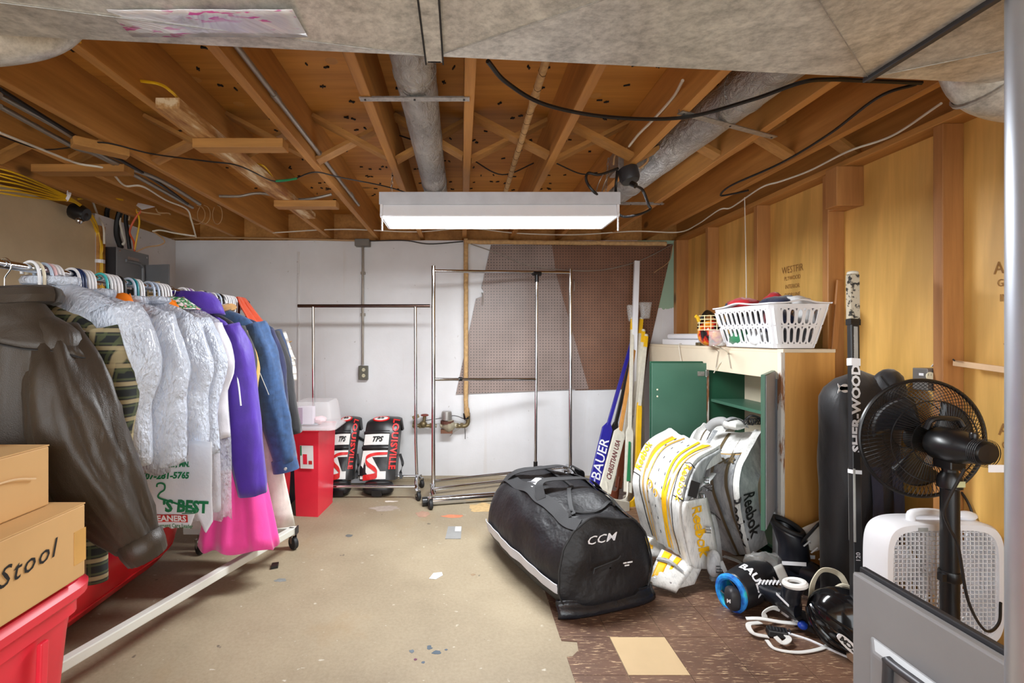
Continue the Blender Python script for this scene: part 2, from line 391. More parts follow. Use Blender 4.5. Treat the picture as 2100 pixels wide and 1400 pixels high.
# floor tiles, 9 inch
TS = .2286
x0g, y0g = .618-TS*2, 1.797-TS*4
for i in range(0, 9):
    for j in range(0, 16):
        a0, b0 = x0g+i*TS, y0g+j*TS
        a1, b1 = a0+TS, b0+TS
        a0 = max(a0, .412+.008*nz(j*1.3)); b1 = min(b1, 4.2); a1 = min(a1, 1.9)
        if a1-a0 < .02 or b1-b0 < .03: continue
        beige = (i == 2 and j == 4)
        if i == 1 and j == 4:       # broken corner
            mb = MB().prism([(a0, b0+.001, 0), (a1-.0011, b0+.001, 0), (a1-.0011, b1-.0011, 0), (a0, b1-.0011, 0), (a0, b1-.022, 0), (a0+.062, b1-.030, 0), (a0+.055, b1-.085, 0), (a0+.022, b1-.122, 0), (a0, b1-.125, 0)], (0, 0, .003))
        else: mb = MB().box((a0+.0011, b0+.0011, 0), (a1-.0011, b1-.0011, .003+.0008*nz(i*3.1, j*1.7)))
        o = obj('floor_tile', mb, M['beige_tile'] if beige else M['tile'], f)
        if beige: lab(o, 'single beige vinyl tile among the brown ones')
def blob(px, py, rx, ry, col, seed, name='paint_stain', n=22):
    p = fl(px, py); m_ = mat(name+'_pigment', col, .75, var=.2, vs=30); pts = []
    for k in range(n):
        q = 2*math.pi*k/n; r = 1+.5*nz(math.cos(q)*1.6+seed*9, math.sin(q)*1.6, seed)+.2*nz(k*1.7, seed)
        pts.append(p+V(math.cos(q)*rx*r, math.sin(q)*ry*r, .0002))
    return obj(name, MB().prism(pts, (0, 0, .0006)), m_, f)
blob(930, 1058, .075, .028, c(206,122,88), 1); blob(868, 1054, .05, .05, c(166,132,112), 2); blob(985, 1040, .10, .09, c(196,166,118), 3)
blob(790, 1042, .10, .05, c(158,146,134), 4); blob(716, 1098, .025, .018, c(96,98,96), 5); blob(896, 1338, .016, .012, c(78,90,102), 6)
blob(880, 1328, .012, .012, c(82,94,106), 7); blob(845, 1335, .010, .010, c(96,104,112), 8); blob(868, 1358, .007, .006, c(80,90,104), 9); blob(915, 1332, .006, .005, c(80,90,104), 12)
blob(575, 1190, .028, .018, c(124,126,124), 10); blob(852, 1352, .006, .006, c(110,60,84), 11); blob(970, 1178, .012, .01, c(140,118,92), 13); blob(800, 1028, .05, .016, c(214,206,196), 14)

# ================================================================ DUCTS
du = thing('trunk_duct', 'wide galvanised sheet metal trunk duct crossing the ceiling above the joist ends', 'duct', (.2, .5, 1.80))
def edgeY(x): return .9616+.0843*x                # the far lower edge is slightly askew
ZD = 1.80
for a, b in ((-2.4, -.052), (-.052, .865), (.865, 1.885)):
    p = [V(a, edgeY(a), ZD), V(b, edgeY(b), ZD), V(b, edgeY(b)-.72, ZD), V(a, edgeY(a)-.72, ZD)]
    ctr = sum(p, Vector())/4+V(0, 0, -.045); ctr.y = .62
    q = [x+V(0, 0, .26) for x in p]
    mb = MB().add(p+[ctr]+q, [(0,1,4),(1,2,4),(2,3,4),(3,0,4),(0,5,6,1),(1,6,7,2),(2,7,8,3),(3,8,5,0),(5,8,7,6)])
    obj('duct_section', mb, M['galv'], du)
for x, w_ in ((-.052, .030), (.865, .010)):
    obj('drive_cleat', MB().box((x-w_/2-.002, .2, ZD-.009), (x+w_/2+.002, edgeY(x)+.008, ZD+.001)).box((x-w_/2, edgeY(x), ZD-.009), (x+w_/2, edgeY(x)+.008, ZD+.26)), M['galv'] if w_ > .02 else M['dgrey'], du, bev=.002)
for pa_, pb_ in (((-.052, edgeY(-.052)), (.406, .62)), ((.865, edgeY(.865)), (.406, .62)), ((.865, edgeY(.865)), (1.375, .62)), ((-.052, edgeY(-.052)), (-1.226, .62)), ((1.885, edgeY(1.885)), (1.375, .62))):
    obj('crease_line', MB().beam((pa_[0], pa_[1], ZD-.0015), (pb_[0], pb_[1], ZD-.0460), .0012, .0012), M['zinc'], du)
for s in (-1, 1): obj('cleat_seam', MB().beam((-.052+s*.017, .2, ZD-.009), (-.052+s*.017, edgeY(0)+.008, ZD-.009), .003, .003), M['ink'], du)
t = NT('printed_foil'); n = t.noise(6, 4, .6, None, 1.5); b_ = t.noise(90, 2, .5, t.mapped((.35, 1, 1), (0, 0, .5))); k_ = t.noise(8, 2)
col = t.ramp(n, [(.3, c(176,178,186)), (.7, c(238,236,240))]); 
mm = t.n('ShaderNodeMath'); mm.operation = 'MULTIPLY'; t.l(t.ramp(b_, [(.58, G0), (.62, G1)]), mm.inputs[0]); t.l(t.ramp(k_, [(.45, G0), (.6, G1)]), mm.inputs[1])
col = t.mix(mm.outputs[0], col, c(200,90,160)); t.bump(n, .5, .02)
M['foil'] = t.set(Base_Color=col, Roughness=.25, Metallic=.35)
def foil(u, v):
    a = at(lerp(218, 600, u), -20, .79); b = at(lerp(272, 632, u), lerp(48, 63, u), .875+.0*u)
    p = a.lerp(b, v); p.z = ZD-.012-.008*(1-v)-.003*abs(nz(u*5, v*3)); return p
tag(obj('foil_patch', MB().grid(foil, 14, 6), M['foil'], smooth=True, solid=.001), 'shiny foil sheet with pink print stuck under the metal trunk duct', 'foil')

t = NT('wrinkled_foil_wrap'); n = t.noise(26, 5, .65, t.mapped((1, .6, 1)), .9); n2 = t.noise(5, 3)
t.bump(n, 1, .035); M['wrap'] = t.set(Base_Color=t.ramp(n2, [(.3, c(176,176,176)), (.7, c(214,213,210))]), Roughness=.4, Metallic=.4)
def round_duct(label, pa, pb, r, joint):
    th = thing('round_duct', label, 'duct', pa, 'foil wrapped ducts between joists')
    obj('pipe', MB().tube([Vector(pa).lerp(Vector(pb), k/40) for k in range(41)], r, 28, rf=lambda i, j: 1+.035*nz(i*.8, j*.9, r*50)), M['wrap'], th, smooth=True)
    for q in joint:
        p = Vector(pa).lerp(Vector(pb), q); d = (Vector(pb)-Vector(pa)).normalized()
        obj('joint_ring', MB().lathe([(r*.98, -.012), (r*1.05, -.01), (r*1.05, .01), (r*.98, .012)], p, d, 28, cap=False), M['wrap'], th, smooth=True)
    return th
round_duct('foil wrapped round duct running between joists left of the shop light cord', (-.166, 1.0, ZJ+.082), (-.164, 3.75, ZJ+.082), .075, (.27, .73))
round_duct('foil wrapped round duct angling toward the junction box at right', (1.15, 1.0, ZJ+.082), (1.0, 3.8, ZJ+.082), .085, (.32, .72))
def strap(a, b, lbl):
    th = thing('duct_strap', lbl, 'strap', a, 'metal duct hanger straps')
    d = (Vector(b)-Vector(a)).normalized()
    obj('bar', MB().beam(a, b, .028, .004).beam(Vector(a)+V(0, .012, .008), Vector(b)+V(0, .012, .008), .003, .018), M['zinc'], th)
    for p in (Vector(a)+d*.02, Vector(b)-d*.02, Vector(a).lerp(Vector(b), .5)):
        obj('screw', MB().lathe([(.004, -.005), (.004, 0)], p, n=8), M['dgrey'], th)
strap((-.37, 1.785, ZJ-.004), (.032, 1.785, ZJ-.004), 'white metal strap under the left foil duct, nearest the trunk duct')
strap((-.37, 2.98, ZJ-.004), (.045, 2.98, ZJ-.004), 'small metal strap under the left foil duct just above the shop light')
strap((.85, 1.89, ZJ-.004), (1.37, 2.13, ZJ-.004), 'slanted metal strap under the right foil duct')
strap((.90, 3.20, ZJ-.004), (1.33, 3.20, ZJ-.004), 'thin metal strap under the far end of right foil duct')
el = thing('duct_elbow', 'galvanised round duct elbow poking out below the trunk duct at top left', 'duct', (-.95, 1.0, 1.75))
obj('elbow', MB().tube(sp([(-1.35, .90, 1.835), (-1.08, .935, 1.835), (-.92, .96, 1.848), (-.835, .99, 1.90), (-.81, 1.0, 2.0)], 8), .058, 28), M['galv'], el, smooth=True)
for p, d in (((-.99, .949, 1.84), (1, .2, .1)), ((-.87, .975, 1.874), (1, .3, .7)), ((-1.10, .932, 1.835), (1, .15, 0))):
    obj('seam_ring', MB().lathe([(.058, -.006), (.061, -.004), (.061, .004), (.058, .006)], p, d, 28, cap=False), M['zinc'], el, smooth=True)
rc = thing('duct_collar', 'galvanised round duct collar curving down beside the plywood wall', 'duct', (1.13, 1.1, 1.74))
obj('collar', MB().tube(sp([(1.165, 1.08, 2.0), (1.17, 1.09, 1.90), (1.21, 1.10, 1.84), (1.31, 1.11, 1.82), (1.5, 1.12, 1.82)], 8), .08, 32), M['galv'], rc, smooth=True)
for p, d in (((1.175, 1.093, 1.885), (.15, 0, -1)), ((1.21, 1.10, 1.84), (.7, .05, -.6))):
    obj('seam_ring', MB().lathe([(.082, -.005), (.087, -.003), (.087, .003), (.082, .005)], p, d, 32, cap=False), M['zinc'], rc, smooth=True)

po = thing('steel_post', 'bright brushed steel post standing at the right edge', 'post', (.885, .76, 0))
obj('pole', MB().tube([(.902, .76, .012), (.902, .76, 1.79)], .037, 32), M['steel'], po, smooth=True)
obj('base_plate', MB().box((.81, .68, 0), (.968, .84, .012)), M['steel'], po, bev=.003)

# ================================================================ SHOP LIGHT
sl = thing('shop_light', 'glowing white fluorescent shop light hanging by chains from the joists', 'lamp', (.15, 2.66, 1.84))
x0, x1 = -.415, .815
mb = MB()
prof = [(2.50, 1.872), (2.515, 1.93), (2.575, 1.975), (2.725, 1.975), (2.785, 1.93), (2.80, 1.872)]
mb.prism([(x0, y, z) for y, z in prof]+[(x0, lerp(y, 2.65, .05), z-.005) for y, z in prof[::-1]], (x1-x0, 0, 0))
obj('reflector_hood', mb, M['white'], sl)
obj('back_plate', MB().box((x0-.005, 2.515, 1.972), (x1+.005, 2.60, 1.995)).box((x0-.005, 2.505, 1.93), (x1+.005, 2.511, 1.993)), mat('hood_enamel', c(196,198,204), .35), sl)
for x in (x0, x1-.014): obj('end_cap', MB().box((x, 2.50, 1.866), (x+.014, 2.80, 1.93)), M['white'], sl, bev=.003)
t = NT('lamp_glow'); M['glow'] = t.set(Base_Color=(1, 1, 1), Emission_Color=(.96, .98, 1), Emission_Strength=7)
obj('diffuser', MB().grid(lambda u, v: V(lerp(x0+.015, x1-.015, v), lerp(2.508, 2.792, u), 1.874-.003*math.sin(math.pi*u)), 7, 12), M['glow'], sl, smooth=True)
for y in (2.58, 2.72): obj('tube_lamp', MB().tube([(x0+.015, y, 1.90), (x1-.015, y, 1.90)], .016, 12), M['glow'], sl, smooth=True)
def chain(pa, pb, name='chain', r=.0045, par=None):
    pa, pb = Vector(pa), Vector(pb); n = int((pb-pa).length/.02)
    mb = MB()
    for i in range(n):
        p = pa.lerp(pb, (i+.5)/n); d = (pb-pa).normalized(); s = d.orthogonal().normalized() if i % 2 else d.cross(d.orthogonal()).normalized()
        mb.tube([p+d*.013*math.cos(q)+s*.006*math.sin(q) for q in [2*math.pi*k/8 for k in range(8)]], .0017, 4, closed=True)
    return obj(name, mb, M['zinc'], par)
for x in (x0+.03, x1-.03): chain((x, 2.66, 1.97), (x+.02, 2.66, ZJ+.1), par=sl)
for x in (x0+.012, x1-.01):
    mb = MB()
    for k in range(11): mb.ell((x, 2.495, 1.885-.009*k), (.0048, .0048, .0048), 5, 8)
    obj('pull_chain', mb, M['white'], sl, smooth=True)

# ================================================================ WIRES, PIPES
def cable(label, pts, r, m, cat='cable', name='cable', k=8, group=None, n=6):
    o = obj(name, MB().tube(sp(pts, k), r, n), m, smooth=True); tag(o, label, cat, group); return o
zj = ZJ-EYE                                    # height of joist bottoms above the eye
def uj(px, py, dz=.0): return at(px, py, (zj-dz)*1000/(690-py))      # a pixel on the plane just under the joists
cable('thick black cable drooping below the joists and back up to the right', [uj(1000, 125, .01), uj(1040, 170, .02), uj(1120, 215, .04), uj(1250, 240, .04), uj(1400, 241, .012), uj(1540, 205, .02), uj(1640, 170, .015), uj(1700, 163, .008), uj(1790, 166, .008), uj(1890, 170, .008)], .0075, M['black_wire'])
cable('black cable stapled along the second joist from the plywood wall', [uj(1880, 172, .01), uj(1800, 200, .015), uj(1700, 275, .012), uj(1600, 335, .012), uj(1500, 380, .01), uj(1478, 400, .015), uj(1500, 398, .02), uj(1535, 390, .02)], .006, M['black_wire'])
cable('cream cable swagging along the top of the plywood wall', [uj(1930, 212, .01), uj(1830, 278, .012), uj(1740, 310, .02), uj(1660, 350, .015), uj(1600, 372, .02), uj(1560, 385, .02), uj(1500, 425, .02), uj(1475, 430, .025), uj(1430, 460, .02), uj(1390, 476, .03), at(1300, 474, 4.05), at(1180, 481, 4.15), at(1060, 478, 4.15), at(960, 468, 4.1), at(850, 475, 4.1), at(700, 470, 4.1), at(560, 477, 4.1)], .005, M['white_wire'])
cable('white string hanging down toward the laundry basket', [at(1527, 405, 3.0), at(1529, 500, 3.0), at(1531, 622, 2.96)], .003, M['white_wire'], 'string', 'string')
cable('yellow cable draped over the third joist at upper left', [uj(158, 82, -.01), uj(205, 125, -.06), uj(262, 160, -.05), uj(325, 172, -.03), uj(352, 188, -.0), uj(368, 205, -.03)], .0055, M['yellow_wire'])
cable('short yellow cable looping beside the stained nailer board', [uj(515, 335, -.05), uj(540, 340, -.02), uj(560, 365, -.02), uj(566, 385, -.04)], .0045, M['yellow_wire'])
cable('thin black wire sagging across the underside of the left joists', [uj(0, 278, .01), uj(80, 305, .015), uj(140, 303, .01), uj(210, 292, .01), uj(310, 315, .03), uj(420, 330, .09), uj(490, 340, .09), uj(560, 371, .06), uj(600, 368, .02), uj(645, 353, .01), uj(700, 364, .01), uj(790, 382, .01), uj(850, 400, .01)], .0035, M['black_wire'])
cable('green tape wrapped wire under the left joists', [uj(566, 371, .055), uj(590, 369, .05), uj(608, 366, .05)], .006, mat('green_tape', c(30,130,80), .4), 'tape', 'green_tape')
cable('cream cable looping under the outer left joists', [uj(0, 272, .012), uj(90, 308, .02), uj(160, 335, .02), uj(220, 347, .02), uj(255, 380, .02), uj(292, 382, .02), uj(340, 410, .02), uj(382, 428, .02), uj(392, 450, .06), at(402, 486, 3.6)], .0055, M['white_wire'])
for lbl, pts in (('upper grey conduit run along the first left joist', [uj(0, 196, .0), uj(120, 262, .0), uj(230, 330, 0), uj(330, 370, 0), uj(410, 418, 0)]),
                 ('lower grey conduit run along the first left joist', [uj(0, 218, .0), uj(150, 300, .0), uj(200, 318, 0), uj(300, 372, 0), uj(395, 425, 0)])):
    cable(lbl, pts, .011, M['conduit'], 'conduit', 'conduit', n=10)
cable('black cable pair run beside the left conduits', [uj(0, 183, 0), uj(110, 252, 0), uj(190, 300, 0), uj(260, 335, 0), uj(330, 378, 0), uj(385, 418, 0)], .009, M['black_wire'])
cd_ = thing('long_conduit', 'grey conduit strapped to the joist left of the wide bay', 'conduit', (-.70, 2, ZJ))
obj('tube', MB().tube([(-.712, 1.2, ZJ+.05), (-.712, 3.4, ZJ+.045)], .011, 10), M['conduit'], cd_, smooth=True)
for y in (1.85, 2.45, 3.15): obj('coupling', MB().tube([(-.712, y, ZJ+.049), (-.712, y+.05, ZJ+.049)], .0145, 10), M['conduit'], cd_, smooth=True)
cable('armoured cable crossing between the left joists', [at(450, 402, 3.1), at(490, 402, 3.1), at(535, 396, 3.1), at(600, 408, 3.1), at(640, 407, 3.1), at(680, 398, 3.1)], .009, M['conduit'], n=8)
for i, (a, mid, b) in enumerate((((775, 262), (868, 294), (942, 315)), ((965, 325), (1030, 358), (1100, 332)), ((1135, 332), (1190, 356), (1225, 354)))):
    Y = 2.9-.3*(i == 0)
    cable(('brown wire sagging behind the left foil duct', 'brown wire sagging in the bay of the wrapped pipe', 'brown wire running to the junction box')[i], [at(*a, Y), at(*mid, Y), at(*b, Y)], .004, M['black_wire'])
cable('cream cable stapled inside the joist bay right of centre', [uj(1400, 165, -.06), uj(1380, 200, -.08), uj(1340, 245, -.07), uj(1310, 275, -.06), uj(1290, 300, -.05)], .006, M['white_wire'])

wp = thing('wrapped_pipe', 'tan wrapped water pipe running under the subfloor in the middle bay', 'pipe', (.28, 2, ZJ+.06))
obj('pipe', MB().tube([(.285+.004*nz(k), 1.0+k*.11, ZJ+.05) for k in range(30)], .0145, 12, rf=lambda i, j: 1+.1*nz(i*2.1, j)), M['jute'], wp, smooth=True)
mb = MB()
for k in range(26):
    y = 1.5+k*.1; mb.tube([(.285+.0155*math.cos(q), y+.01*math.sin(q+k), ZJ+.05+.0155*math.sin(q)) for q in [2*math.pi*i/8 for i in range(8)]], .0012, 4, closed=True)
obj('binding_cord', mb, mat('cord', c(96,64,34), .8), wp)
obj('joint_wrap', MB().tube([(.285, 1.86, ZJ+.05), (.285, 1.9, ZJ+.045), (.285, 1.93, ZJ+.048)], [.017, .02, .016], 10), M['jute'], wp, smooth=True)
w2 = thing('wall_pipe', 'tan wrapped water pipe along the wall top dropping down to the meter', 'pipe', (0, 4.24, 0))
obj('riser', MB().tube([(.045+.004*nz(k*.7), 4.24, .60+k*.05) for k in range(31)], .020, 12, rf=lambda i, j: 1+.12*nz(i*1.3, j*.7)), M['jute'], w2, smooth=True)
obj('header', MB().tube([(.045+k*.06, 4.24, 2.075-.0006*k+.004*nz(k*.6)) for k in range(30)], .02, 12, rf=lambda i, j: 1+.12*nz(i*1.3, j*.7)), M['jute'], w2, smooth=True)
obj('torn_wrap', MB().ell((.055, 4.215, .60), (.026, .02, .05), 8, 10, disp=lambda p: .3*nz(p.x*60, p.z*40)), M['jute'], w2, smooth=True)
obj('black_tape', MB().tube([(.05, 4.24, .535), (.046, 4.24, .57), (.045, 4.24, .585)], .026, 12), M['black'], w2, smooth=True)
brass = mat('aged_brass', c(126,112,82), .45, .7, var=.3, vs=30)
wm = thing('water_meter', 'aged brass water meter between pipe fittings on the white wall', 'meter', (-.1, 4.24, .42))
YM = 4.24
def mp(px, py): return at(px, py, YM)
obj('meter_body', MB().lathe([(.012, -.075), (.022, -.07), (.022, -.055), (.05, -.03), (.062, 0), (.05, .03), (.022, .055), (.022, .07), (.012, .075)], mp(920, 872), (1, 0, 0), 18), mat('meter_casting', c(176,168,146), .6, .4, var=.2, vs=30), wm, smooth=True)
obj('register', MB().lathe([(.045, -.01), (.045, .045), (.04, .062), (.0, .066)], mp(916, 858), (0, 0, 1), 18), mat('register_steel', c(168,164,160), .4, .5), wm, smooth=True)
obj('collar', MB().lathe([(.058, -.012), (.058, .012)], mp(917, 865), (0, 0, 1), 18), mat('rust', c(96,56,44), .7), wm)
obj('bottom_flange', MB().box(mp(904, 886)-V(0, .03, .006), mp(928, 880)+V(0, .03, 0)), mat('rust2', c(110,72,52), .7), wm)
obj('inlet_pipe', MB().tube([mp(846, 872), mp(895, 873)], .016, 12), brass, wm, smooth=True)
obj('outlet_pipe', MB().tube(sp([mp(940, 873), mp(953, 873), mp(959, 868), mp(960, 858), mp(960, 846)], 5), .018, 12), brass, wm, smooth=True)
for px in (850, 862, 884, 938, 947): obj('pipe_nut', MB().lathe([(.024, -.012), (.024, .012)], mp(px, 872.5), (1, 0, 0), 6), brass, wm)
vw = thing('gate_valve', 'brass gate valve with a rusty red handwheel beside the meter', 'valve', mp(870, 880))
obj('valve_body', MB().ell(mp(868, 870), (.035, .03, .032), 8, 12).tube([mp(869, 868), mp(871, 852)], .014, 10), brass, vw, smooth=True)
obj('handwheel', MB().tube([mp(871, 851)+V(.028*math.cos(q), .028*math.sin(q), 0) for q in [2*math.pi*k/16 for k in range(16)]], .007, 6, closed=True).beam(mp(871, 851)-V(.028, 0, 0), mp(871, 851)+V(.028, 0, 0), .008, .006).beam(mp(871, 851)-V(0, .028, 0), mp(871, 851)+V(0, .028, 0), .008, .006), mat('rusty_red', c(124,58,46), .6), vw, smooth=True)
obj('stop_cock', MB().ell(mp(851, 868), (.02, .02, .035), 8, 10).beam(mp(846, 857), mp(859, 852), .012, .03), brass, vw, smooth=True)
cable('black wire strung over the water meter', [mp(872, 862), mp(905, 857), mp(930, 852), mp(948, 857), mp(956, 862)], .003, M['black_wire'])
cable('stiff wire hanging loose below the meter elbow', [mp(953, 874), mp(954, 888), mp(954, 900)], .003, M['black_wire'])
cable('thin grey wire curling under the meter', [mp(946, 876), mp(932, 885), mp(923, 894)], .0025, M['conduit'])

# conduit and outlet on the back wall
ou = thing('wall_outlet', 'grey duplex outlet box at the foot of conduit on the white wall', 'outlet', (-.85, 4.28, .9))
def bp(px, py, d=.03): return at(px, py, 4.31-d)
obj('conduit_drop', MB().tube([bp(744, 506), bp(744, 748)], .010, 10), M['conduit'], ou, smooth=True)
obj('box', MB().box(bp(737, 778, .004), bp(754, 750, .045)), mat('outlet_box', c(96,94,84), .5, .4), ou, bev=.004)
for y in (758, 770): obj('receptacle', MB().lathe([(.015, 0), (.0145, .003)], bp(745.5, y, .045), (0, -1, 0), 16), mat('ivory%d' % y, c(206,200,170), .4), ou)
obj('slots', MB().box(bp(743.5, 760, .049), bp(744.3, 756.5, .047)).box(bp(746.5, 760, .049), bp(747.3, 756.5, .047)).box(bp(743.5, 772, .049), bp(744.3, 768.5, .047)).box(bp(746.5, 772, .049), bp(747.3, 768.5, .047)), M['ink'], ou)
for y in (560, 645): obj('conduit_clip', MB().box(bp(740, y+3, .001), bp(749, y-3, .024)), M['conduit'], ou)
tag(obj('junction_box', MB().box(bp(731, 507, .002), bp(757, 489, .08)), mat('junction_grey', c(116,112,106), .5, .4), bev=.004), 'grey junction box at the ceiling line above wall conduit', 'junction box')
cable('brown cables run along the top of the white wall', [bp(300, 492, .06), bp(420, 487, .05), bp(560, 489, .05), bp(731, 493, .05)], .008, M['tan_wire'])
cable('black cable along the wall top left of the pegboard', [bp(757, 494, .04), bp(830, 493, .04), bp(880, 500, .03), bp(950, 495, .03)], .005, M['black_wire'])
cable('grey wire swagging across the face of the pegboard', [bp(965, 500, .05), bp(1020, 519, .05), bp(1080, 543, .05), bp(1150, 553, .05), bp(1230, 554, .05), bp(1310, 535, .05), bp(1380, 500, .05)], .004, M['conduit'])
cable('short bent wire dangling from the pegboard corner', [bp(1380, 503, .03), bp(1372, 535, .03), bp(1341, 559, .03)], .0035, M['tan_wire'])

# pegboard
pa = [bp(1007, 502, .016), bp(1132, 502, .016), bp(1140, 560, .016), bp(1207, 797, .016), bp(935, 808, .016), bp(976, 612, .016), bp(988, 608, .016), bp(992, 598, .016), bp(987, 590, .016)]
tag(obj('pegboard', MB().prism(pa, (0, .006, 0)), M['peg'], org=(0, 4.3, 1)), 'greyish pegboard with a slanted broken left edge on the white wall', 'pegboard')
pb = [bp(1120, 500, .008), bp(1380, 500, .008), bp(1330, 720, .008), bp(1318, 797, .008), bp(1180, 800, .008)]
pegb = mat('x', (0, 0, 0)); M['peg2'] = M['peg'].copy(); M['peg2'].name = 'brown_pegboard'
tag(obj('pegboard', MB().prism(pb, (0, .006, 0)), M['peg2'], org=(0, 4.3, 1)), 'browner pegboard sheet with slanted right edge beside the green corner', 'pegboard')
for e in M['peg2'].node_tree.nodes:
    if e.type == 'VALTORGB' and e.color_ramp.elements[0].position > .25: e.color_ramp.elements[0].color = (*c(104,70,52), 1); e.color_ramp.elements[1].color = (*c(128,90,68), 1)
for px, py in ((988, 612), (1176, 585)):
    tag(obj('peg_hook', MB().tube(sp([bp(px, py-12, .01), bp(px+1, py-10, .04), bp(px+2, py+2, .05), bp(px+1, py+12, .05)], 5), .004, 6), M['zinc'], smooth=True), 'metal peg hook at the broken edge of the greyer pegboard' if px < 1000 else 'metal peg hook on the browner pegboard', 'hook')

# ================================================================ ELECTRIC PANEL + LEFT WALL WIRES
ep = thing('breaker_panel', 'dark grey breaker panel with its small door swung open', 'electrical panel', (-2.47, 3.62, 1.4))
obj('cabinet', MB().box((-2.52, 3.44, 1.0), (-2.43, 3.80, 1.885)), M['grey'], ep, bev=.004)
obj('side', MB().box((-2.52, 3.434, 1.0), (-2.432, 3.44, 1.88)), M['dgrey'], ep)
obj('door_frame', MB().tube([(-2.425, 3.53, 1.80), (-2.425, 3.68, 1.80), (-2.425, 3.72, 1.77), (-2.425, 3.72, 1.15)], .012, 8), M['grey'], ep, smooth=True)
d = obj('door', MB().hexa([(-2.43, 3.745, 1.1), (-2.215, 3.70, 1.1), (-2.215, 3.715, 1.1), (-2.43, 3.76, 1.1), (-2.43, 3.745, 1.80), (-2.215, 3.70, 1.80), (-2.215, 3.715, 1.80), (-2.43, 3.76, 1.80)]), M['grey'], ep, bev=.003)
obj('door_label', MB().hexa([(-2.40, 3.732, 1.42), (-2.29, 3.709, 1.42), (-2.29, 3.712, 1.42), (-2.40, 3.735, 1.42), (-2.40, 3.732, 1.67), (-2.29, 3.709, 1.67), (-2.29, 3.712, 1.67), (-2.40, 3.735, 1.67)]), mat('aged_label', c(196,170,120), .7), d)
mb = MB()
for r in range(9): mb.beam((-2.385, 3.727, 1.64-.022*r), (-2.31, 3.711, 1.64-.022*r), .002, .009)
obj('label_print', mb, mat('label_ink', c(90,64,40), .8), d)
obj('rating_label', MB().box((-2.4285, 3.56, 1.815), (-2.43, 3.68, 1.835)), mat('label_grey', c(150,134,128), .5), ep)
obj('breakers', MB().box((-2.428, 3.55, 1.2), (-2.42, 3.66, 1.62)).box((-2.42, 3.56, 1.22), (-2.41, 3.60, 1.6)).box((-2.42, 3.61, 1.22), (-2.41, 3.65, 1.6)), M['ink'], ep)
for y, z in ((3.47, 1.86), (3.77, 1.86)): obj('screw', MB().lathe([(.007, 0), (.006, .004)], (-2.43, y, z), (1, 0, 0), 10), M['chrome'], ep)
tag(obj('backer_board', MB().box((-2.52, 3.37, .9), (-2.5, 3.43, 2.02)), M['joist']), 'dark board on the wall edge behind yellow cables', 'board')
def lw(px, py, Y): return at(px, py, Y)
for i in range(7):
    o_ = [(-8+i*2.2)+random.uniform(-2, 2) for _ in range(6)]
    cable('yellow cable in the bundle sweeping along the left wall top and down to the panel',
          [lw(-30, (338, 350, 352, 366, 376, 388, 390)[i], 2.5), lw(40, 362+i*6+o_[0]*.6, 2.6), lw(110, 392+i*2.6+o_[1]*.4, 2.85), lw(152, 410+i*.8, 3.0), lw(180, 438+o_[2]*.4, 3.2), lw(198+i*.8, 480, 3.38), lw(204+i*.8+o_[3]*.4, 510, 3.38), lw(204+o_[4]*.15, 536, 3.38), lw(199+i*1.8, 570, 3.38), lw(197+i*3, 600, 3.38)], .0045, M['yellow_wire'], group='yellow cable bundle')
for i in range(4):
    cable('yellow cable hanging in the bundle left of the breaker panel', [lw(178+i*2, 428+i*2, 3.3), lw(186+i*4, 460, 3.36), lw(198+i*3, 505, 3.38), lw(204+i*2, 540, 3.38), lw(198+i*4, 590, 3.38)], .0055, M['yellow_wire'], group='yellow cables down to panel')
cable('single yellow cable branching to the right above the breaker panel', [lw(160, 408, 3.1), lw(190, 405, 3.2), lw(225, 405, 3.3), lw(252, 410, 3.4)], .0055, M['yellow_wire'])
tag(obj('cable_tie', MB().lathe([(.03, -.012), (.03, .012)], lw(205, 536, 3.38), (0, 0, 1), 12, cap=False), M['white']), 'white tie round the yellow bundle beside the panel', 'tie')
tag(obj('cable_tie', MB().lathe([(.03, -.008), (.03, .008)], lw(139, 403, 2.95), (.6, .7, -.3), 12, cap=False).tube([lw(139, 400, 2.93), lw(138, 390, 2.93), lw(133, 385, 2.93)], .003), M['white']), 'white tie round the yellow bundle on the wall top', 'tie')
pw = [([(183, 382), (188, 405), (200, 440), (212, 465), (214, 500)], 'white_wire', .007, 'white cable dropping from a joist behind the yellow bundle'),
      ([(270, 413), (253, 430), (246, 450), (252, 480), (256, 495), (250, 502)], 'white_wire', .008, 'white cable looping over the panel top'),
      ([(248, 418), (224, 424), (219, 445), (226, 470), (230, 505)], 'black_wire', .016, 'fat black service cable entering the panel top'),
      ([(250, 424), (242, 450), (240, 480), (248, 508)], 'black_wire', .02, 'thickest black service pipe above the panel'),
      ([(262, 420), (258, 450), (262, 480), (266, 510)], 'black_wire', .014, 'black cable at the middle of the panel top'),
      ([(290, 432), (276, 450), (266, 475), (274, 495), (276, 515)], 'orange', .007, 'orange red cable bending into the panel'),
      ([(268, 418), (280, 432), (286, 455), (281, 485), (276, 513)], 'yellow_wire', .006, 'yellow cable curving into right end of the panel'),
      ([(264, 452), (268, 438), (278, 433), (300, 436), (330, 440)], 'tan_wire', .006, 'tan cable arching right of the panel'),
      ([(280, 516), (300, 507), (325, 503), (337, 497), (333, 488), (315, 475)], 'tan_wire', .005, 'tan cable looping on the white wall corner'),
      ([(320, 428), (326, 436), (345, 437), (350, 440)], 'tan_wire', .005, 'short tan cable under the outer joist'),
      ([(313, 474), (330, 472), (360, 478), (400, 484)], 'white_wire', .006, 'grey white cable passing the wall corner'),
      ([(216, 462), (226, 470), (238, 490), (254, 502)], 'white_wire', .005, 'thin white cable draped to the panel top')]
M['orange'] = mat('orange_wire', c(204,84,36), .5)
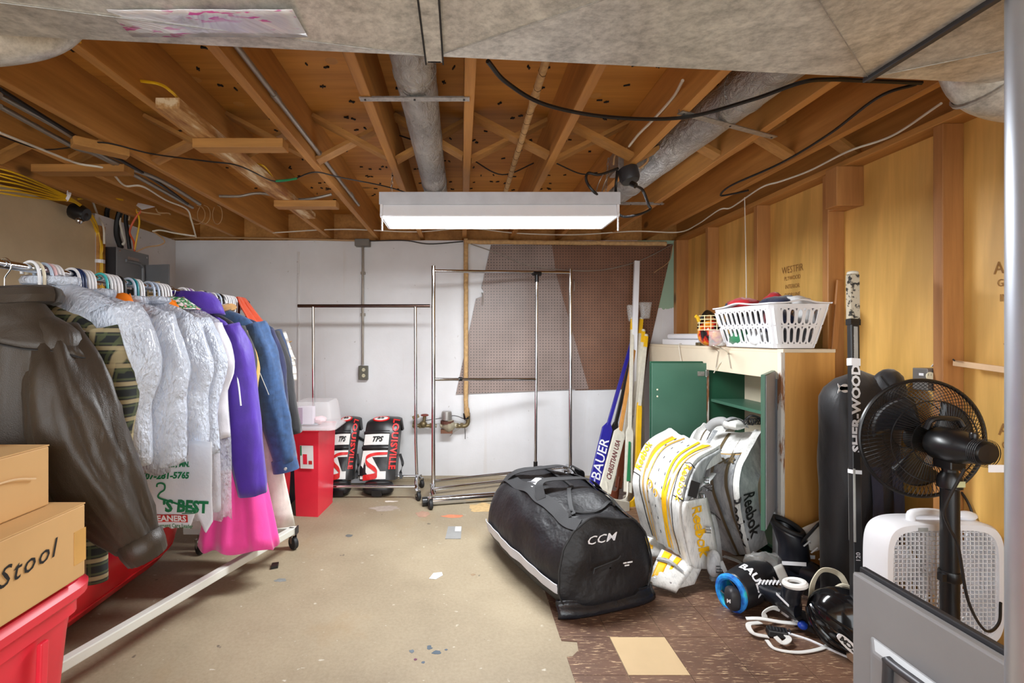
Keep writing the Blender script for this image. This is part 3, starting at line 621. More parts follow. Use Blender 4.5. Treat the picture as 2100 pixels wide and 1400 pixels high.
for pts, mm, r, lb in pw: cable(lb, [lw(x, y, 3.55 if x > 214 else 3.4) for x, y in pts], r, M[mm], n=8)
for i, cx in enumerate((404, 418, 446)):
    p = at(cx, 440, 3.6)
    cable(('loose loop of thin wire hanging from left joist', 'second thin wire loop hanging beside the first', 'third thin wire loop hanging nearer the wall')[i], [p+V(.06*math.sin(a)*(1-.2*i), 0, .07*math.cos(a)) for a in [k*.7 for k in range(9)]], .003, M['tan_wire'])
tag(obj('paper_card', MB().hexa([lw(268, 413, 3.6), lw(293, 418, 3.6), lw(318, 424, 3.5), lw(291, 430, 3.5), lw(268, 412.5, 3.6), lw(293, 417.5, 3.6), lw(318, 423.5, 3.5), lw(291, 429.5, 3.5)]), M['paper']), 'white card tucked under the outer joist above the panel', 'card')
ss = thing('lamp_socket', 'black lamp socket with a small bulb on the bare concrete wall top', 'lamp', lw(160, 455, 3.1))
obj('housing', MB().lathe([(.05, 0), (.055, .04), (.04, .09)], lw(150, 432, 3.1), (.8, 0, -.25), 16), M['black'], ss, smooth=True)
obj('cap', MB().ell(lw(168, 440, 3.1), (.035, .035, .045)), M['black'], ss, smooth=True)
obj('bulb', MB().ell(lw(162, 452, 3.08), (.02, .02, .024)), M['chrome'], ss, smooth=True)

# junction box and lamp cord
jb = thing('ceiling_socket', 'round socket on a metal junction box beside the right foil duct', 'socket', at(1285, 345, 2.55))
def jp(px, py, Y=2.5): return at(px, py, Y)
obj('box', MB().box(jp(1268, 345, 2.55), jp(1308, 330, 2.65)+V(0, .06, .04)), M['zinc'], jb, bev=.004)
obj('socket_body', MB().lathe([(.05, 0), (.05, .05), (.042, .068), (.0, .07)], jp(1287, 348), (.15, -.25, -1), 20), M['dgrey'], jb, smooth=True)
obj('socket_face', MB().lathe([(.03, 0), (.028, .006)], jp(1286, 373), (.15, -.25, -1), 16), mat('socket_ceramic', c(170,160,140), .5), jb, smooth=True)
obj('plug', MB().tube([jp(1294, 376, 2.46), jp(1304, 381, 2.44)], .014, 10), M['black'], jb, smooth=True)
obj('wire_tangle', MB().tube(sp([jp(1258, 338), jp(1262, 318), jp(1280, 308), jp(1300, 290), jp(1312, 275)], 6), .005).tube(sp([jp(1290, 305), jp(1296, 320), jp(1298, 345)], 6), .003).tube(sp([jp(1326, 312), jp(1328, 330), jp(1312, 345)], 6), .006), M['tan_wire'], jb, smooth=True)
cable('black lamp cord looping down to the shop light', [jp(1304, 381, 2.44), jp(1318, 390), jp(1330, 420), jp(1332, 430), jp(1305, 441), jp(1275, 443, 2.6), jp(1258, 425, 2.6), jp(1220, 395), jp(1203, 372), jp(1206, 355), jp(1230, 358), jp(1268, 345)], .007, M['black_wire'])
cable('second black cord dropping straight to the shop light end', [jp(1266, 350), jp(1263, 380), jp(1262, 410, 2.6), jp(1256, 434, 2.62)], .007, M['black_wire'])
for x in (1240, 1228): cable('thin ball chain hanging left of the socket' if x == 1240 else 'thin chain hanging further left of the socket', [jp(x+12, 352), jp(x, 375), jp(x-8, 402, 2.6)], .0025, M['zinc'])

# ================================================================ CHROME GARMENT RACKS
def caster(par, p, r=.032, rot=0., grey=False):
    """p = floor point under the wheel"""
    p = Vector(p); ax = V(math.cos(rot), math.sin(rot), 0)
    cz = obj('caster', MB().lathe([(r*.55, -.012), (r*.95, -.012), (r, -.008), (r, .008), (r*.95, .012), (r*.55, .012)], p+V(0, 0, r), ax, 20), M['rubber'], par, smooth=True)
    obj('hub', MB().lathe([(r*.55, -.011), (r*.55, .011)], p+V(0, 0, r), ax, 16), mat('caster_hub', c(150,150,156), .4) if grey else M['rubber'], cz, smooth=True)
    fk = MB(); sd = V(-ax.y, ax.x, 0)
    for s in (-1, 1):
        a = ax*.016*s; fk.add([p+a+V(0, 0, r)-sd*.008, p+a+V(0, 0, r)+sd*.008, p+a+V(0, 0, 2*r+.012)+sd*.03, p+a+V(0, 0, 2*r+.012)-sd*.012], [(0,1,2,3)])
    obj('fork', fk, M['chrome'], cz, solid=.003)
    obj('stem', MB().lathe([(.018, 2*r+.008), (.018, 2*r+.014), (.007, 2*r+.014), (.007, 2*r+.04)], p+sd*.009, n=10), M['chrome'], cz, smooth=True)
    return cz
ra = thing('garment_rack', 'low empty chrome garment rack with brown top bar against the white wall', 'clothes rack', (-.76, 3.9, 0))
YA = 3.86
obj('top_bar', MB().tube([(-1.29, YA, 1.493), (-.243, YA, 1.493)], .013, 12), M['bronze'], ra, smooth=True)
for x in (-1.168, -.36):
    obj('upright', MB().tube([(x, YA, 1.485), (x+.004, YA, .42), (x+.012, YA, .16)], .0125, 12), M['chrome'], ra, smooth=True)
    obj('foot', MB().tube(sp([(x+.02, 3.72, .085), (x+.014, 3.76, .11), (x+.01, YA, .14), (x+.014, 4.0, .11), (x+.02, 4.04, .085)], 4), .013, 10), M['chrome'], ra, smooth=True)
    for y in (3.72, 4.04): caster(ra, (x+.035, y, 0), .033, .5)
for y, z in ((3.74, .10), (4.02, .10)): obj('base_rail', MB().tube([(-1.17, y, z), (-.34, y, z)], .011, 10), M['chrome'], ra, smooth=True)
rb = thing('garment_rack', 'tall empty chrome garment rack with divider bar before the pegboard', 'clothes rack', (.35, 3.9, 0))
LB, RB = V(-.208, 3.70, 0), V(.925, 4.12, 0)
def rbp(t_, z): p = LB.lerp(RB, t_); p.z = z; return p
ztop = (1.757, 1.795)
obj('top_bar', MB().tube([rbp(0, 1.748), rbp(1, 1.79)], .0125, 12), M['chrome'], rb, smooth=True)
for k, t_ in ((0, 0), (1, 1)):
    b = rbp(t_, .13)
    obj('upright', MB().tube([rbp(t_, ztop[k]+.03), rbp(t_, .9), b], .0155, 14), M['chrome'], rb, smooth=True)
    obj('foot', MB().tube(sp([b+V(.015, -.17, -.03), b+V(0, -.12, 0), b, b+V(0, .12, 0), b+V(0, .15, -.03)], 4), .014, 10), M['chrome'], rb, smooth=True)
    for y in (-.17, .15): caster(rb, b+V(-.012, y, -.13), .036, .35, True)
tm = .735
obj('divider_post', MB().tube([rbp(tm, 1.772), rbp(tm-.01, .14)], .0125, 12), M['chrome'], rb, smooth=True)
obj('mid_bar', MB().tube([rbp(0, .925), rbp(tm-.005, .90)], .0115, 12), M['chrome'], rb, smooth=True)
for t_, z, a in ((tm, 1.768, 1), (tm-.01, .145, 0)):
    obj('clamp', MB().tube([rbp(t_-.03, z), rbp(t_+.03, z)], .019, 10).tube([rbp(t_, z), rbp(t_, z-.07 if a else z+.08)], .017, 10), M['black'], rb, smooth=True)
obj('clamp', MB().tube([rbp(.17, .922), rbp(.19, .921)], .016, 10), M['black'], rb, smooth=True)
for dy, z in ((-.10, .125), (.10, .125)): obj('base_rail', MB().tube([rbp(0, z)+V(0, dy, 0), rbp(1, z)+V(0, dy, 0)], .012, 10), M['chrome'], rb, smooth=True)
pt = thing('floor_tube', 'thick chrome tube with a black end lying under the tall rack', 'tube', (.2, 3.8, 0))
pa_, pb_ = fl(880, 1027, .033), fl(1080, 1012, .033)
obj('tube', MB().tube([pa_, pb_], .032, 20), M['chrome'], pt, smooth=True)
obj('end_cap', MB().tube([pa_-V(.05, 0.012, 0), pa_+V(.01, 0, 0)], .033, 20), M['black'], pt, smooth=True)

# Z rack
RX, RZ = -1.31, 1.457
wm_ = mat('white_enamel', c(214,214,206), .35, var=.03)
zr = thing('rolling_rack', 'chrome rolling clothes rack on a white diagonal base, crammed with hung clothes', 'clothes rack', (RX, 1.9, 0))
obj('hanging_rod', MB().tube([(RX, .5, RZ), (RX, 2.98, RZ)], .0127, 14), M['chrome'], zr, smooth=True)
obj('rod_end', MB().tube([(RX, 2.975, RZ), (RX, 3.0, RZ)], .014, 12), M['black'], zr)
for y in (.56, 2.86): obj('upright', MB().tube([(RX, y, RZ), (RX, y, .12)], .016, 12), M['chrome'], zr, smooth=True)
A_, B_ = V(-.985, 2.86, .115), V(-1.745, .60, .115)
obj('diagonal_bar', MB().beam(A_, B_, .038, .038), wm_, zr, bev=.004)
obj('end_bar', MB().beam((-.965, 2.86, .115), (-1.62, 2.86, .115), .038, .038), wm_, zr, bev=.004)
obj('end_bar', MB().beam((-.9, .58, .115), (-1.77, .58, .115), .038, .038), wm_, zr, bev=.004)
obj('bar_cap', MB().box((-.965, 2.838, .094), (-.958, 2.882, .136)), M['dgrey'], zr)
for p in ((-.985, 2.87, 0), (-1.50, 2.80, 0), (-.95, .58, 0), (-1.72, .58, 0)): caster(zr, p, .037, .9)
obj('bolt', MB().lathe([(.006, 0), (.006, .05), (.009, .05), (.009, .06)], (-1.02, 2.86, .12), n=8), M['chrome'], zr)

# ================================================================ HANGERS
def hanger_mesh(wire=False):
    mb = MB(); r = .0035 if not wire else .0016
    hook = [(0, -.125), (.004, -.105), (.026, -.075), (.029, -.03), (.024, .002), (.012, .018), (-.004, .021), (-.02, .012), (-.026, -.006), (-.026, -.016)]
    if wire: hook = [(0, -.11), (.0, -.05), (.002, -.035), (.016, -.015), (.018, .002), (.008, .016), (-.006, .016), (-.016, .004)]
    mb.tube(sp([(x, 0, z) for x, z in hook], 4), r*1.35, 7)
    mb.tube(sp([(0, 0, -.12), (.06, 0, -.14), (.15, 0, -.18), (.205, 0, -.215), (.205, 0, -.228), (.19, 0, -.232), (0, 0, -.232), (-.19, 0, -.232), (-.205, 0, -.228), (-.205, 0, -.215), (-.15, 0, -.18), (-.06, 0, -.14), (0, 0, -.12)], 3), r*1.25, 6)
    o = obj('hanger', mb, M['white'], smooth=True, org=(0, 0, 0), sharp=180); me = o.data; bpy.data.objects.remove(o); return me
HM, HW = hanger_mesh(), hanger_mesh(True)
HC = {'white': M['white'], 'cream': mat('cream_plastic', c(232,222,196), .35), 'pink': mat('pink_plastic', c(232,190,192), .35), 'navy': mat('navy_plastic', c(30,52,98), .3),
      'teal': mat('teal_plastic', c(70,190,190), .3), 'dark teal': mat('dark_teal_plastic', c(20,130,140), .3), 'black': M['black'], 'purple': mat('purple_plastic', c(150,104,180), .3),
      'pale blue': mat('pale_blue_plastic', c(186,202,224), .25), 'metal wire': M['chrome']}
CL = [('in the nearest cluster, over the brown jacket', [(62, 'white'), (72, 'cream'), (88, 'pale blue'), (97, 'pink'), (105, 'white'), (113, 'white')]),
      ('in the second cluster, with the navy hangers', [(146, 'white'), (151, 'navy'), (158, 'navy'), (165, 'white'), (172, 'white'), (179, 'white')]),
      ('in the cluster led by a bright teal hanger', [(205, 'teal'), (213, 'white'), (220, 'white'), (228, 'white'), (234, 'white'), (241, 'black')]),
      ('in the cluster holding a dark teal hanger', [(262, 'pale blue'), (269, 'dark teal'), (275, 'white'), (281, 'white')]),
      ('in the cluster in front of the open panel door', [(303, 'pale blue'), (312, 'pale blue'), (320, 'white'), (326, 'white'), (332, 'white'), (338, 'white')]),
      ('above the purple jackets', [(373, 'white'), (380, 'white'), (384, 'purple'), (389, 'white')]),
      ('above the denim jacket', [(412, 'cream'), (419, 'black'), (435, 'white'), (443, 'pale blue'), (449, 'black')]),
      ('in the dense white cluster beside the orange red cloth', [(455, 'white'), (460, 'white'), (464, 'white'), (468, 'white'), (472, 'white'), (476, 'white')])]
def hang(Y, colr, label, group, wire=False, rz=0):
    o = bpy.data.objects.new('hanger', HW if wire else HM); COL.objects.link(o); o.location = (RX, Y, RZ); o.rotation_euler = (0, 0, rz)
    o.material_slots[0].link = 'OBJECT'; o.material_slots[0].material = HC[colr]; ORG[o.name] = Vector((RX, Y, RZ))
    tag(o, label, 'hanger', group)
ORD = ['first', 'second', 'third', 'fourth', 'fifth', 'sixth']      # counted from the near end of the rod
for where, hs in CL:
    cnt = [x for _, x in hs]; seen = {}
    for px, colr in hs:
        many = cnt.count(colr) > 1; seen[colr] = seen.get(colr, 0)+1
        lb = '%s%s plastic hanger %s' % (ORD[seen[colr]-1]+' ' if many else '', colr, where)
        hang(1310/(945-px), colr, lb, '%s hangers %s' % (colr, where) if many else None, rz=random.uniform(-.06, .06))
hang(1.40, 'metal wire', 'metal wire hanger at the near end of the rod', None, True)
hang(2.205, 'metal wire', 'metal wire hanger between the white and purple clusters', None, True)

# ================================================================ CLOTHES
def body(name, par, m, Y, zt, zh, w0, w1, t, seed, fold=.016, X0=RX, n=40, k=26, lean=0., jag=0., yb=0., neck=.05):
    def fn(u, v):
        z = lerp(zt, zh, u); s = min(1, (zt-z)/.11); hw = lerp(neck, w0, math.sin(s*math.pi/2)**.8)
        if s >= 1: hw = lerp(w0, w1, (u-.11/(zt-zh))/(1-.11/(zt-zh)))
        th = t*(.35+.65*s); a = 2*math.pi*v; cx, sy = math.cos(a), math.sin(a)
        q = 1+fold/.1*min(1, u*1.6)*(nz(cx*2.6+seed, sy*2.6, z*1.1+seed)+.6*nz(cx*6+seed, sy*6, z*2.2))
        p = V(X0+sgp(cx, .75)*hw*(1+.25*(q-1))+lean*u, Y+sgp(sy, .8)*th*q+yb*u, z)
        if jag and u > .8: p.z += jag*nz(cx*4+seed, sy*4, seed)*(u-.8)*5
        return p
    return obj(name, MB().grid(fn, k, n, cv=True, capu=True), m, par, smooth=True, sharp=180)
def sleeve(name, par, m, pts, rs, seed, fold=.19, flat=.8, n=22, lf=1.):
    P = sp(pts, 7); N = len(P); R = []
    for i in range(N):
        x = i/(N-1)*(len(rs)-1); a = min(int(x), len(rs)-2); R.append(lerp(rs[a], rs[a+1], x-a))
    mb = MB().tube(P, R, n, rf=lambda i, j: 1+fold*(nz(math.cos(2*math.pi*j/n)*1.8+seed, math.sin(2*math.pi*j/n)*1.8, i*.16*lf)+(.5 if lf == 1 else -.7)*(nz if lf == 1 else lambda *q: abs(nz(*q)))(math.cos(2*math.pi*j/n)*4+seed, math.sin(2*math.pi*j/n)*4, i*.35*lf)), flat=flat, up=(1, 0, 0))
    return obj(name, mb, m, par, smooth=True, sharp=180)
def garment(name, label, cat, m, Y, zt=1.37, zh=.7, w0=.21, w1=.23, t=.05, seed=1, slv=None, group=None, collar=None, **k):
    g = thing(name, label, cat, (RX, Y, zt), group); body('body', g, m, Y, zt, zh, w0, w1, t, seed, **k)
    if slv:
        for s in (1, -1):
            e = slv[0] if s == 1 else slv[0]-.05
            sleeve('sleeve', g, m, [(RX+s*(w0-.02), Y, zt-.09), (RX+s*(w0+.035), Y-.01, zt-.25), (RX+s*(w0+slv[1]*.6), Y-.01, lerp(zt, e, .65)), (RX+s*(w0+slv[1]), Y, e)], slv[2], seed+s)
    if collar:
        obj('collar', MB().tube(sp([(RX+.085*math.cos(q), Y+.05*math.sin(q), zt+.0+.012*math.cos(2*q)) for q in [.3+k_*.57 for k_ in range(11)]], 3), .02, 8, flat=1.4), collar, g, smooth=True)
    return g
F = {}
F['brown'] = cloth('brown_nylon', c(52,42,32), .45, .08, 400, sheen=.05)
F['purple'] = cloth('purple_cloth', c(72,34,156), .6); F['purple2'] = cloth('purple_fleece', c(84,48,170), .8)
F['black'] = cloth('black_cloth', c(34,34,38)); F['gold'] = cloth('gold_cloth', c(190,146,72)); F['grey'] = cloth('grey_wool', c(72,78,88))
F['tan'] = cloth('tan_corduroy', c(186,144,92)); F['navy'] = cloth('navy_fleece', c(34,38,72), .95, .4); F['navy2'] = cloth('navy_cloth', c(38,54,84))
F['denim'] = cloth('denim', c(38,70,112), .8, .42, 500, dn=34); F['pink'] = cloth('hot_pink_cloth', c(240,66,160), .7, .06); F['rust'] = cloth('rust_cloth', c(196,70,34))
F['cream'] = cloth('white_plaid_cloth', c(214,210,200)); F['lilac'] = cloth('silver_satin', c(206,204,212), .3)
def plaid(name, a, b, d, sc):
    t = NT(name); col = a
    for ax, cc, s_ in (('X', b, sc), ('Z', b, sc*.9), ('Z', d, sc*.45), ('X', d, sc*.5)):
        wv = t.n('ShaderNodeTexWave'); wv.inputs['Scale'].default_value = s_; wv.bands_direction = ax; t.l(t.mapped((1, 1, 1), (0, .0, .5 if ax == 'X' else 0)), wv.inputs['Vector'])
        col = t.mix(t.ramp(wv.outputs['Fac'], [(.82, G0), (.93, (.7,)*3)]), col, cc)
    t.bump(t.noise(8, 3), .4, .02)
    return t.set(Base_Color=col, Roughness=.9)
F['plaid'] = plaid('green_plaid', c(34,38,40), c(82,90,62), c(176,162,126), 13); F['wplaid'] = plaid('white_check', c(222,218,210), c(176,170,160), c(120,112,104), 14)
def plastic(name, tint, alpha):
    t = NT(name); n = t.noise(24, 4, .62, t.mapped((1, 1, .55), (0, .5, 0)), 1.2); n2 = t.noise(5, 3)
    q = t.noise(70, 2, .5, t.mapped((1.4, 1, .7), (0, .6, 0)))
    mx = t.n('ShaderNodeMath'); mx.operation = 'ADD'; t.l(n, mx.inputs[0]); t.l(q, mx.inputs[1]); t.bump(mx.outputs[0], .8, .016)
    return t.set(Base_Color=t.ramp(n2, [(.3, tuple(x*.9 for x in tint)), (.7, tint)]), Roughness=.22, Alpha=t.ramp(n2, [(.3, (alpha-.1,)*3), (.7, (min(1, alpha+.08),)*3)]), Coat_Weight=.4)
F['poly'] = plastic('milky_poly_film', c(214,222,238), .84); F['poly2'] = plastic('clear_poly_film', c(226,226,232), .38)
F['pale'] = cloth('pale_blue_cloth', c(150,180,214)); F['pale2'] = cloth('pale_peach_cloth', c(218,196,190)); F['whitec'] = cloth('white_quilt', c(226,228,234))
F['orange'] = mat('orange_film', c(236,126,36), .25)

# brown jacket, nearest
bj = thing('jacket', 'large brown nylon jacket with elastic cuff, nearest on the rolling rack', 'jacket', (RX, 1.42, 1.35))
body('body', bj, F['brown'], 1.38, 1.345, .55, .235, .25, .075, 3, fold=.045, yb=-.03, n=60, k=40)
sleeve('sleeve', bj, F['brown'], [at(105, 680, 1.40), at(128, 760, 1.365), at(155, 860, 1.35), at(195, 960, 1.36), at(245, 1050, 1.38), at(283, 1112, 1.40)], [.06, .09, .112, .108, .085, .054], 8, .30, .85, 56, .35)
sleeve('sleeve', bj, F['brown'], [(-1.53, 1.40, 1.24), (-1.60, 1.40, .9), (-1.62, 1.4, .65)], [.08, .09, .07], 5)
obj('cuff', MB().tube([at(284, 1102, 1.40), at(294, 1122, 1.40), at(303, 1140, 1.405)], [.058, .056, .05], 36, rf=lambda i, j: 1+.06*(j % 2), up=(1, 0, 0)), F['brown'], bj, smooth=True, sharp=180)
def yoke(u, v):
    a = math.pi*(1.12*v-1.06); x = RX+math.cos(a)*lerp(.10, .262, u); y = 1.38+math.sin(a)*lerp(.05, .09, u)-.004
    return V(x, y, lerp(1.365, 1.245-.05*abs(math.cos(a)), u)+.012*nz(v*6, u*3))
obj('shoulder_flap', MB().grid(yoke, 8, 30), F['brown'], bj, smooth=True, solid=.006)
obj('collar', MB().tube(sp([(RX+.13*math.cos(q), 1.40+.07*math.sin(q), 1.355+.015*math.cos(q)) for q in [k*.63 for k in range(11)]], 3), .028, 8), F['brown'], bj, smooth=True)
obj('flap_seam', MB().tube([yoke(1, v/24)+V(0, -.004, 0) for v in range(25)], .003, 5), M['ink'], bj)
garment('flannel_shirt', 'dark green plaid flannel shirt just behind the brown jacket', 'shirt', F['plaid'], 1.50, 1.35, .50, .215, .22, .045, 11, (.62, .03, [.07, .07, .062, .05]))
SP = [('white film bagged puffy coat directly behind the plaid shirt', 1.56, 1.425, .78, .225, .235, .075, 21, 'pale', (.84, .02, [.08, .09, .088, .07])),
      ('milky film bagged quilted coat with two bulging sleeves, second behind the plaid shirt', 1.72, 1.40, .80, .222, .23, .085, 33, 'pale2', (.80, .035, [.085, .098, .095, .075])),
      ('milky film bagged coat under the orange tied film, third behind plaid shirt', 1.90, 1.39, .74, .22, .228, .075, 47, 'pale', (.80, .025, [.08, .09, .088, .072])),
      ('slimmer white film bagged garment with square shoulder, fourth behind plaid shirt', 2.05, 1.40, .70, .215, .225, .055, 52, 'pale', (.76, .02, [.065, .075, .072, .06]))]
for lb, Y, zt, zh, w0, w1, t_, sd, inner, sl_ in SP:
    g = garment('bagged_coat', lb, 'garment', F['poly'], Y, zt, zh, w0, w1, t_, sd, sl_, fold=.022, jag=.03)
    body('inner_coat', g, F[inner], Y, zt-.03, zh+.04, w0-.03, w1-.03, t_-.025, sd)
    obj('film_gather', MB().tube(sp([(RX+.075*math.cos(q), Y+.04*math.sin(q), zt+.002+.008*nz(q*3, sd)) for q in [k_*.63 for k_ in range(11)]], 3), .016, 8, rf=lambda i, j: 1+.4*nz(i*.9, j*1.1, sd)), F['poly'], g, smooth=True)
for lb, px, Y, sd in (('crumpled orange film tied round the teal cluster hangers', 218, 1.80, 1), ('smaller orange film tied round hangers before the panel door', 315, 2.08, 6)):
    tag(obj('orange_film', MB().grid(lambda u, v: V(RX+.1*math.cos(6.283*v)*(1.15-.3*u)+.012*nz(v*9, u*3, sd), Y+.05*math.sin(6.283*v)*(1.1-.2*u), RZ-.098+.045*u+.022*nz(v*7+sd, u*2)), 5, 26, cv=True), F['orange'], smooth=True, solid=.001), lb, 'film')
g = garment('bagged_blouse', 'silvery satin garment in clear film with a flowered collar', 'garment', F['lilac'], 2.18, 1.385, .47, .205, .235, .035, 61, (.80, .02, [.055, .06, .055, .05]))
body('clear_film', g, F['poly2'], 2.18, 1.40, .45, .245, .27, .06, 66, fold=.03, jag=.05)
t = NT('flowered_cloth'); n = t.noise(45, 2); M['floral'] = t.set(Base_Color=t.ramp(n, [(.40, c(238,226,230)), (.5, c(40,132,66)), (.58, c(30,110,60)), (.62, c(226,150,160))]), Roughness=.8)
obj('flowered_collar', MB().grid(lambda u, v: V(RX+.13*math.cos(6.283*v)*(.55+.6*u), 2.17+.07*math.sin(6.283*v)*(.55+.6*u), 1.425-.055*u+.008*nz(v*7, u)), 5, 26, cv=True), M['floral'], g, smooth=True, solid=.003)
pj = garment('jacket', 'bright purple jacket with white piping on its shoulder', 'jacket', F['purple'], 2.33, 1.385, .62, .215, .225, .045, 71, (.50, .105, [.06, .075, .08, .066]), collar=F['purple'])
obj('piping', MB().tube(sp([(-1.13, 2.275, 1.24), (-1.07, 2.265, 1.17), (-1.035, 2.262, 1.05), (-1.02, 2.262, .93)], 6), .004, 6), M['white'], pj, smooth=True)
obj('hood', MB().grid(lambda u, v: V(RX+.04+.14*math.cos(6.283*v)*(.5+.6*u), 2.30+.07*math.sin(6.283*v)*(.5+.6*u), 1.455-.10*u*u+.014*nz(v*8, u*2)), 7, 26, cv=True), F['purple'], pj, smooth=True, solid=.006)
garment('jacket', 'black jacket with a narrow black sleeve behind the purple one', 'jacket', F['black'], 2.43, 1.38, .72, .21, .22, .03, 76, (.72, .03, [.045, .05, .05, .045]))
garment('jacket', 'golden tan sleeved jacket squeezed before the denim jacket', 'jacket', F['gold'], 2.485, 1.36, .74, .205, .215, .03, 81, (.72, .045, [.04, .045, .045, .04]))
dj = garment('jacket', 'blue denim jacket with a corduroy collar and buttoned cuff', 'jacket', F['denim'], 2.60, 1.40, .72, .22, .225, .055, 86, (.585, .155, [.07, .085, .078, .062]), collar=F['tan'])
obj('cuff', MB().tube([(-.945, 2.60, .60), (-.937, 2.60, .57), (-.93, 2.60, .535)], [.066, .068, .069], 22, up=(1, 0, 0), flat=.8), F['denim'], dj, smooth=True)
obj('button', MB().lathe([(.009, 0), (.007, .005)], (-.915, 2.545, .56), (.2, -1, 0), 12), M['zinc'], dj, smooth=True)
st_ = mat('pale_thread', c(176,178,176), .8)
obj('seam_stitching', MB().tube(sp([(-1.12, 2.545, 1.27), (-1.085, 2.532, 1.22), (-1.075, 2.53, 1.16), (-1.09, 2.535, 1.1)], 6), .0022, 5).tube(sp([(-1.06, 2.515, 1.12), (-1.03, 2.512, 1.05), (-.99, 2.515, .95)], 6), .002, 5), st_, dj)
garment('sweater', 'dark grey wool sweater behind the denim jacket', 'sweater', F['grey'], 2.70, 1.36, .72, .205, .22, .035, 91, (.70, .07, [.045, .05, .05, .04]))
garment('coat', 'tan corduroy coat with narrow sleeve behind the grey sweater', 'coat', F['tan'], 2.755, 1.33, .62, .2, .215, .03, 94, (.63, .075, [.045, .05, .05, .045]))
garment('fleece', 'navy speckled fleece near the far end of the rack', 'fleece', F['navy'], 2.80, 1.37, .70, .21, .225, .04, 97, (.70, .085, [.05, .055, .055, .045]))
garment('jacket', 'black coat with a square sleeve hem near far rack end', 'jacket', F['black'], 2.86, 1.36, .66, .215, .24, .035, 101, (.68, .10, [.05, .06, .062, .062]))
garment('jacket', 'navy blue jacket last but one on the rolling rack', 'jacket', F['navy2'], 2.905, 1.37, .80, .215, .225, .03, 105, (.82, .075, [.045, .05, .05, .045]))
garment('shirt', 'white checked shirt last on the rolling rack', 'shirt', F['wplaid'], 2.945, 1.35, .94, .215, .22, .028, 108, (.98, .05, [.06, .062, .06, .058]))
rc_ = tag(obj('rust_cloth', MB().grid(lambda u, v: V(RX+.012+.055*(1-abs(2*u-1))*0+.11*(u-.5)*2*(.25+.75*abs(2*u-1))+.018*math.sin(v*22)*(u-.5)+.01, 2.86+(.10+.12*abs(2*u-1))*(v-.5)+.012*nz(u*4, v*7), RZ+.022-.17*abs(2*u-1)**1.5-.02*math.sin(v*16)*abs(2*u-1)), 21, 22), F['rust'], smooth=True, solid=.006), 'rust orange cloth draped over the far end of the rod', 'cloth')
for i in range(5):
    o = bpy.data.objects.new('hanger', HM); COL.objects.link(o); o.location = (RX, 2.665+i*.012, RZ-.02-.006*i); o.rotation_euler = (0, .10, .05)
    o.material_slots[0].link = 'OBJECT'; o.material_slots[0].material = M['white']; tag(o, 'bare white hanger in the stack whose arms poke over the denim jacket', 'hanger', 'bare white hangers over the denim jacket')
# skirts and low garments
sk = thing('skirt', 'hot pink flared skirt hanging low under the purple jacket', 'skirt', (RX, 2.45, .95))
obj('flare', MB().grid(lambda u, v: V(RX+.185+math.cos(6.283*v)*lerp(.05, .195, u)*(1+.05*u*math.sin(v*50)), 2.47+math.sin(6.283*v)*lerp(.05, .085, u)*(1+.30*u*math.sin(v*44+1)), lerp(.95, .19, u)+.012*u*math.sin(v*38)), 14, 96, cv=True, capu=False), F['pink'], sk, smooth=True, solid=.003, sharp=180)
obj('waistband', MB().tube([(RX+.165+.055*math.cos(q), 2.47+.05*math.sin(q), .95) for q in [2*math.pi*k/24 for k in range(24)]], .012, 6, closed=True), F['pink'], sk, smooth=True)
tag(obj('pale_skirt', MB().grid(lambda u, v: V(RX+.06+math.cos(6.283*v)*lerp(.2, .345, u), 2.66+math.sin(6.283*v)*lerp(.03, .045, u)*(1+.3*math.sin(v*30)), lerp(.9, .22, u)), 10, 60, cv=True), F['cream'], smooth=True, solid=.003), 'pale cream skirt hem behind the hot pink skirt', 'skirt')
# printed dry cleaning bag
cb = thing('garment_bag', 'white printed dry cleaning bag with green lettering below the film bagged coats', 'bag', (-1.12, 1.86, .45))
def bagp(px, py):
    p = at(px, py, 1.83); q = V(p.x, 1.83+.012*nz(p.x*9, p.z*7)+.02*math.cos((p.x+1.12)*8), p.z); return q
poly = [(288, 930), (436, 925), (434, 1000), (440, 1060), (428, 1080), (420, 1095), (420, 1070), (400, 1056), (385, 1088), (330, 1088), (300, 1088)]
bm_ = MB()
rows = 16
def hem(px): return 1087+4*nz(px*.1) if px < 386 else (lerp(1082, 1052, (px-386)/12) if px < 398 else lerp(1052, 1097, min(1, (px-398)/22)) if px < 420 else lerp(1095, 1066, (px-420)/18))
bm_.grid(lambda u, v: bagp(286+150*u, lerp(905, hem(286+150*u), v)), 40, rows)
obj('film', bm_, mat('white_print_film', c(222,226,236), .3, var=.04, vs=6, bs=8, bst=.5, bd=.02), cb, smooth=True, solid=.001)
green = mat('green_print', c(24,120,78), .5); redp = mat('red_print', c(190,44,40), .5)
def bt(px, py): return lambda x, y: bagp(px+x, py-y)+V(0, -.004, 0)
text('lettering', 'Rochester, MN.', 15, bt(342, 955), green, cb, bold=.7, shear=.15, sx=.85)
text('lettering', '507-281-5765', 18, bt(334, 978), green, cb, bold=.8, shear=.15, sx=.95)
text('lettering', "'S BEST", 34, bt(426, 1041), green, cb, bold=1.6, shear=.12, sx=.95, align='RIGHT')
obj('printed_band', MB().grid(lambda u, v: bagp(lerp(300, 381, u), lerp(1058, 1074, v))+V(0, -.003, 0), 12, 3), redp, cb)
text('lettering', 'CLEANERS', 17, lambda x, y: bagp(379+x, 1066-y)+V(0, -.007, 0), M['white'], cb, bold=.6, sx=1.05, align='RIGHT')
text('lettering', 'Garment Care Leader', 12, bt(392, 1082), green, cb, bold=.2, sx=.76, align='RIGHT')
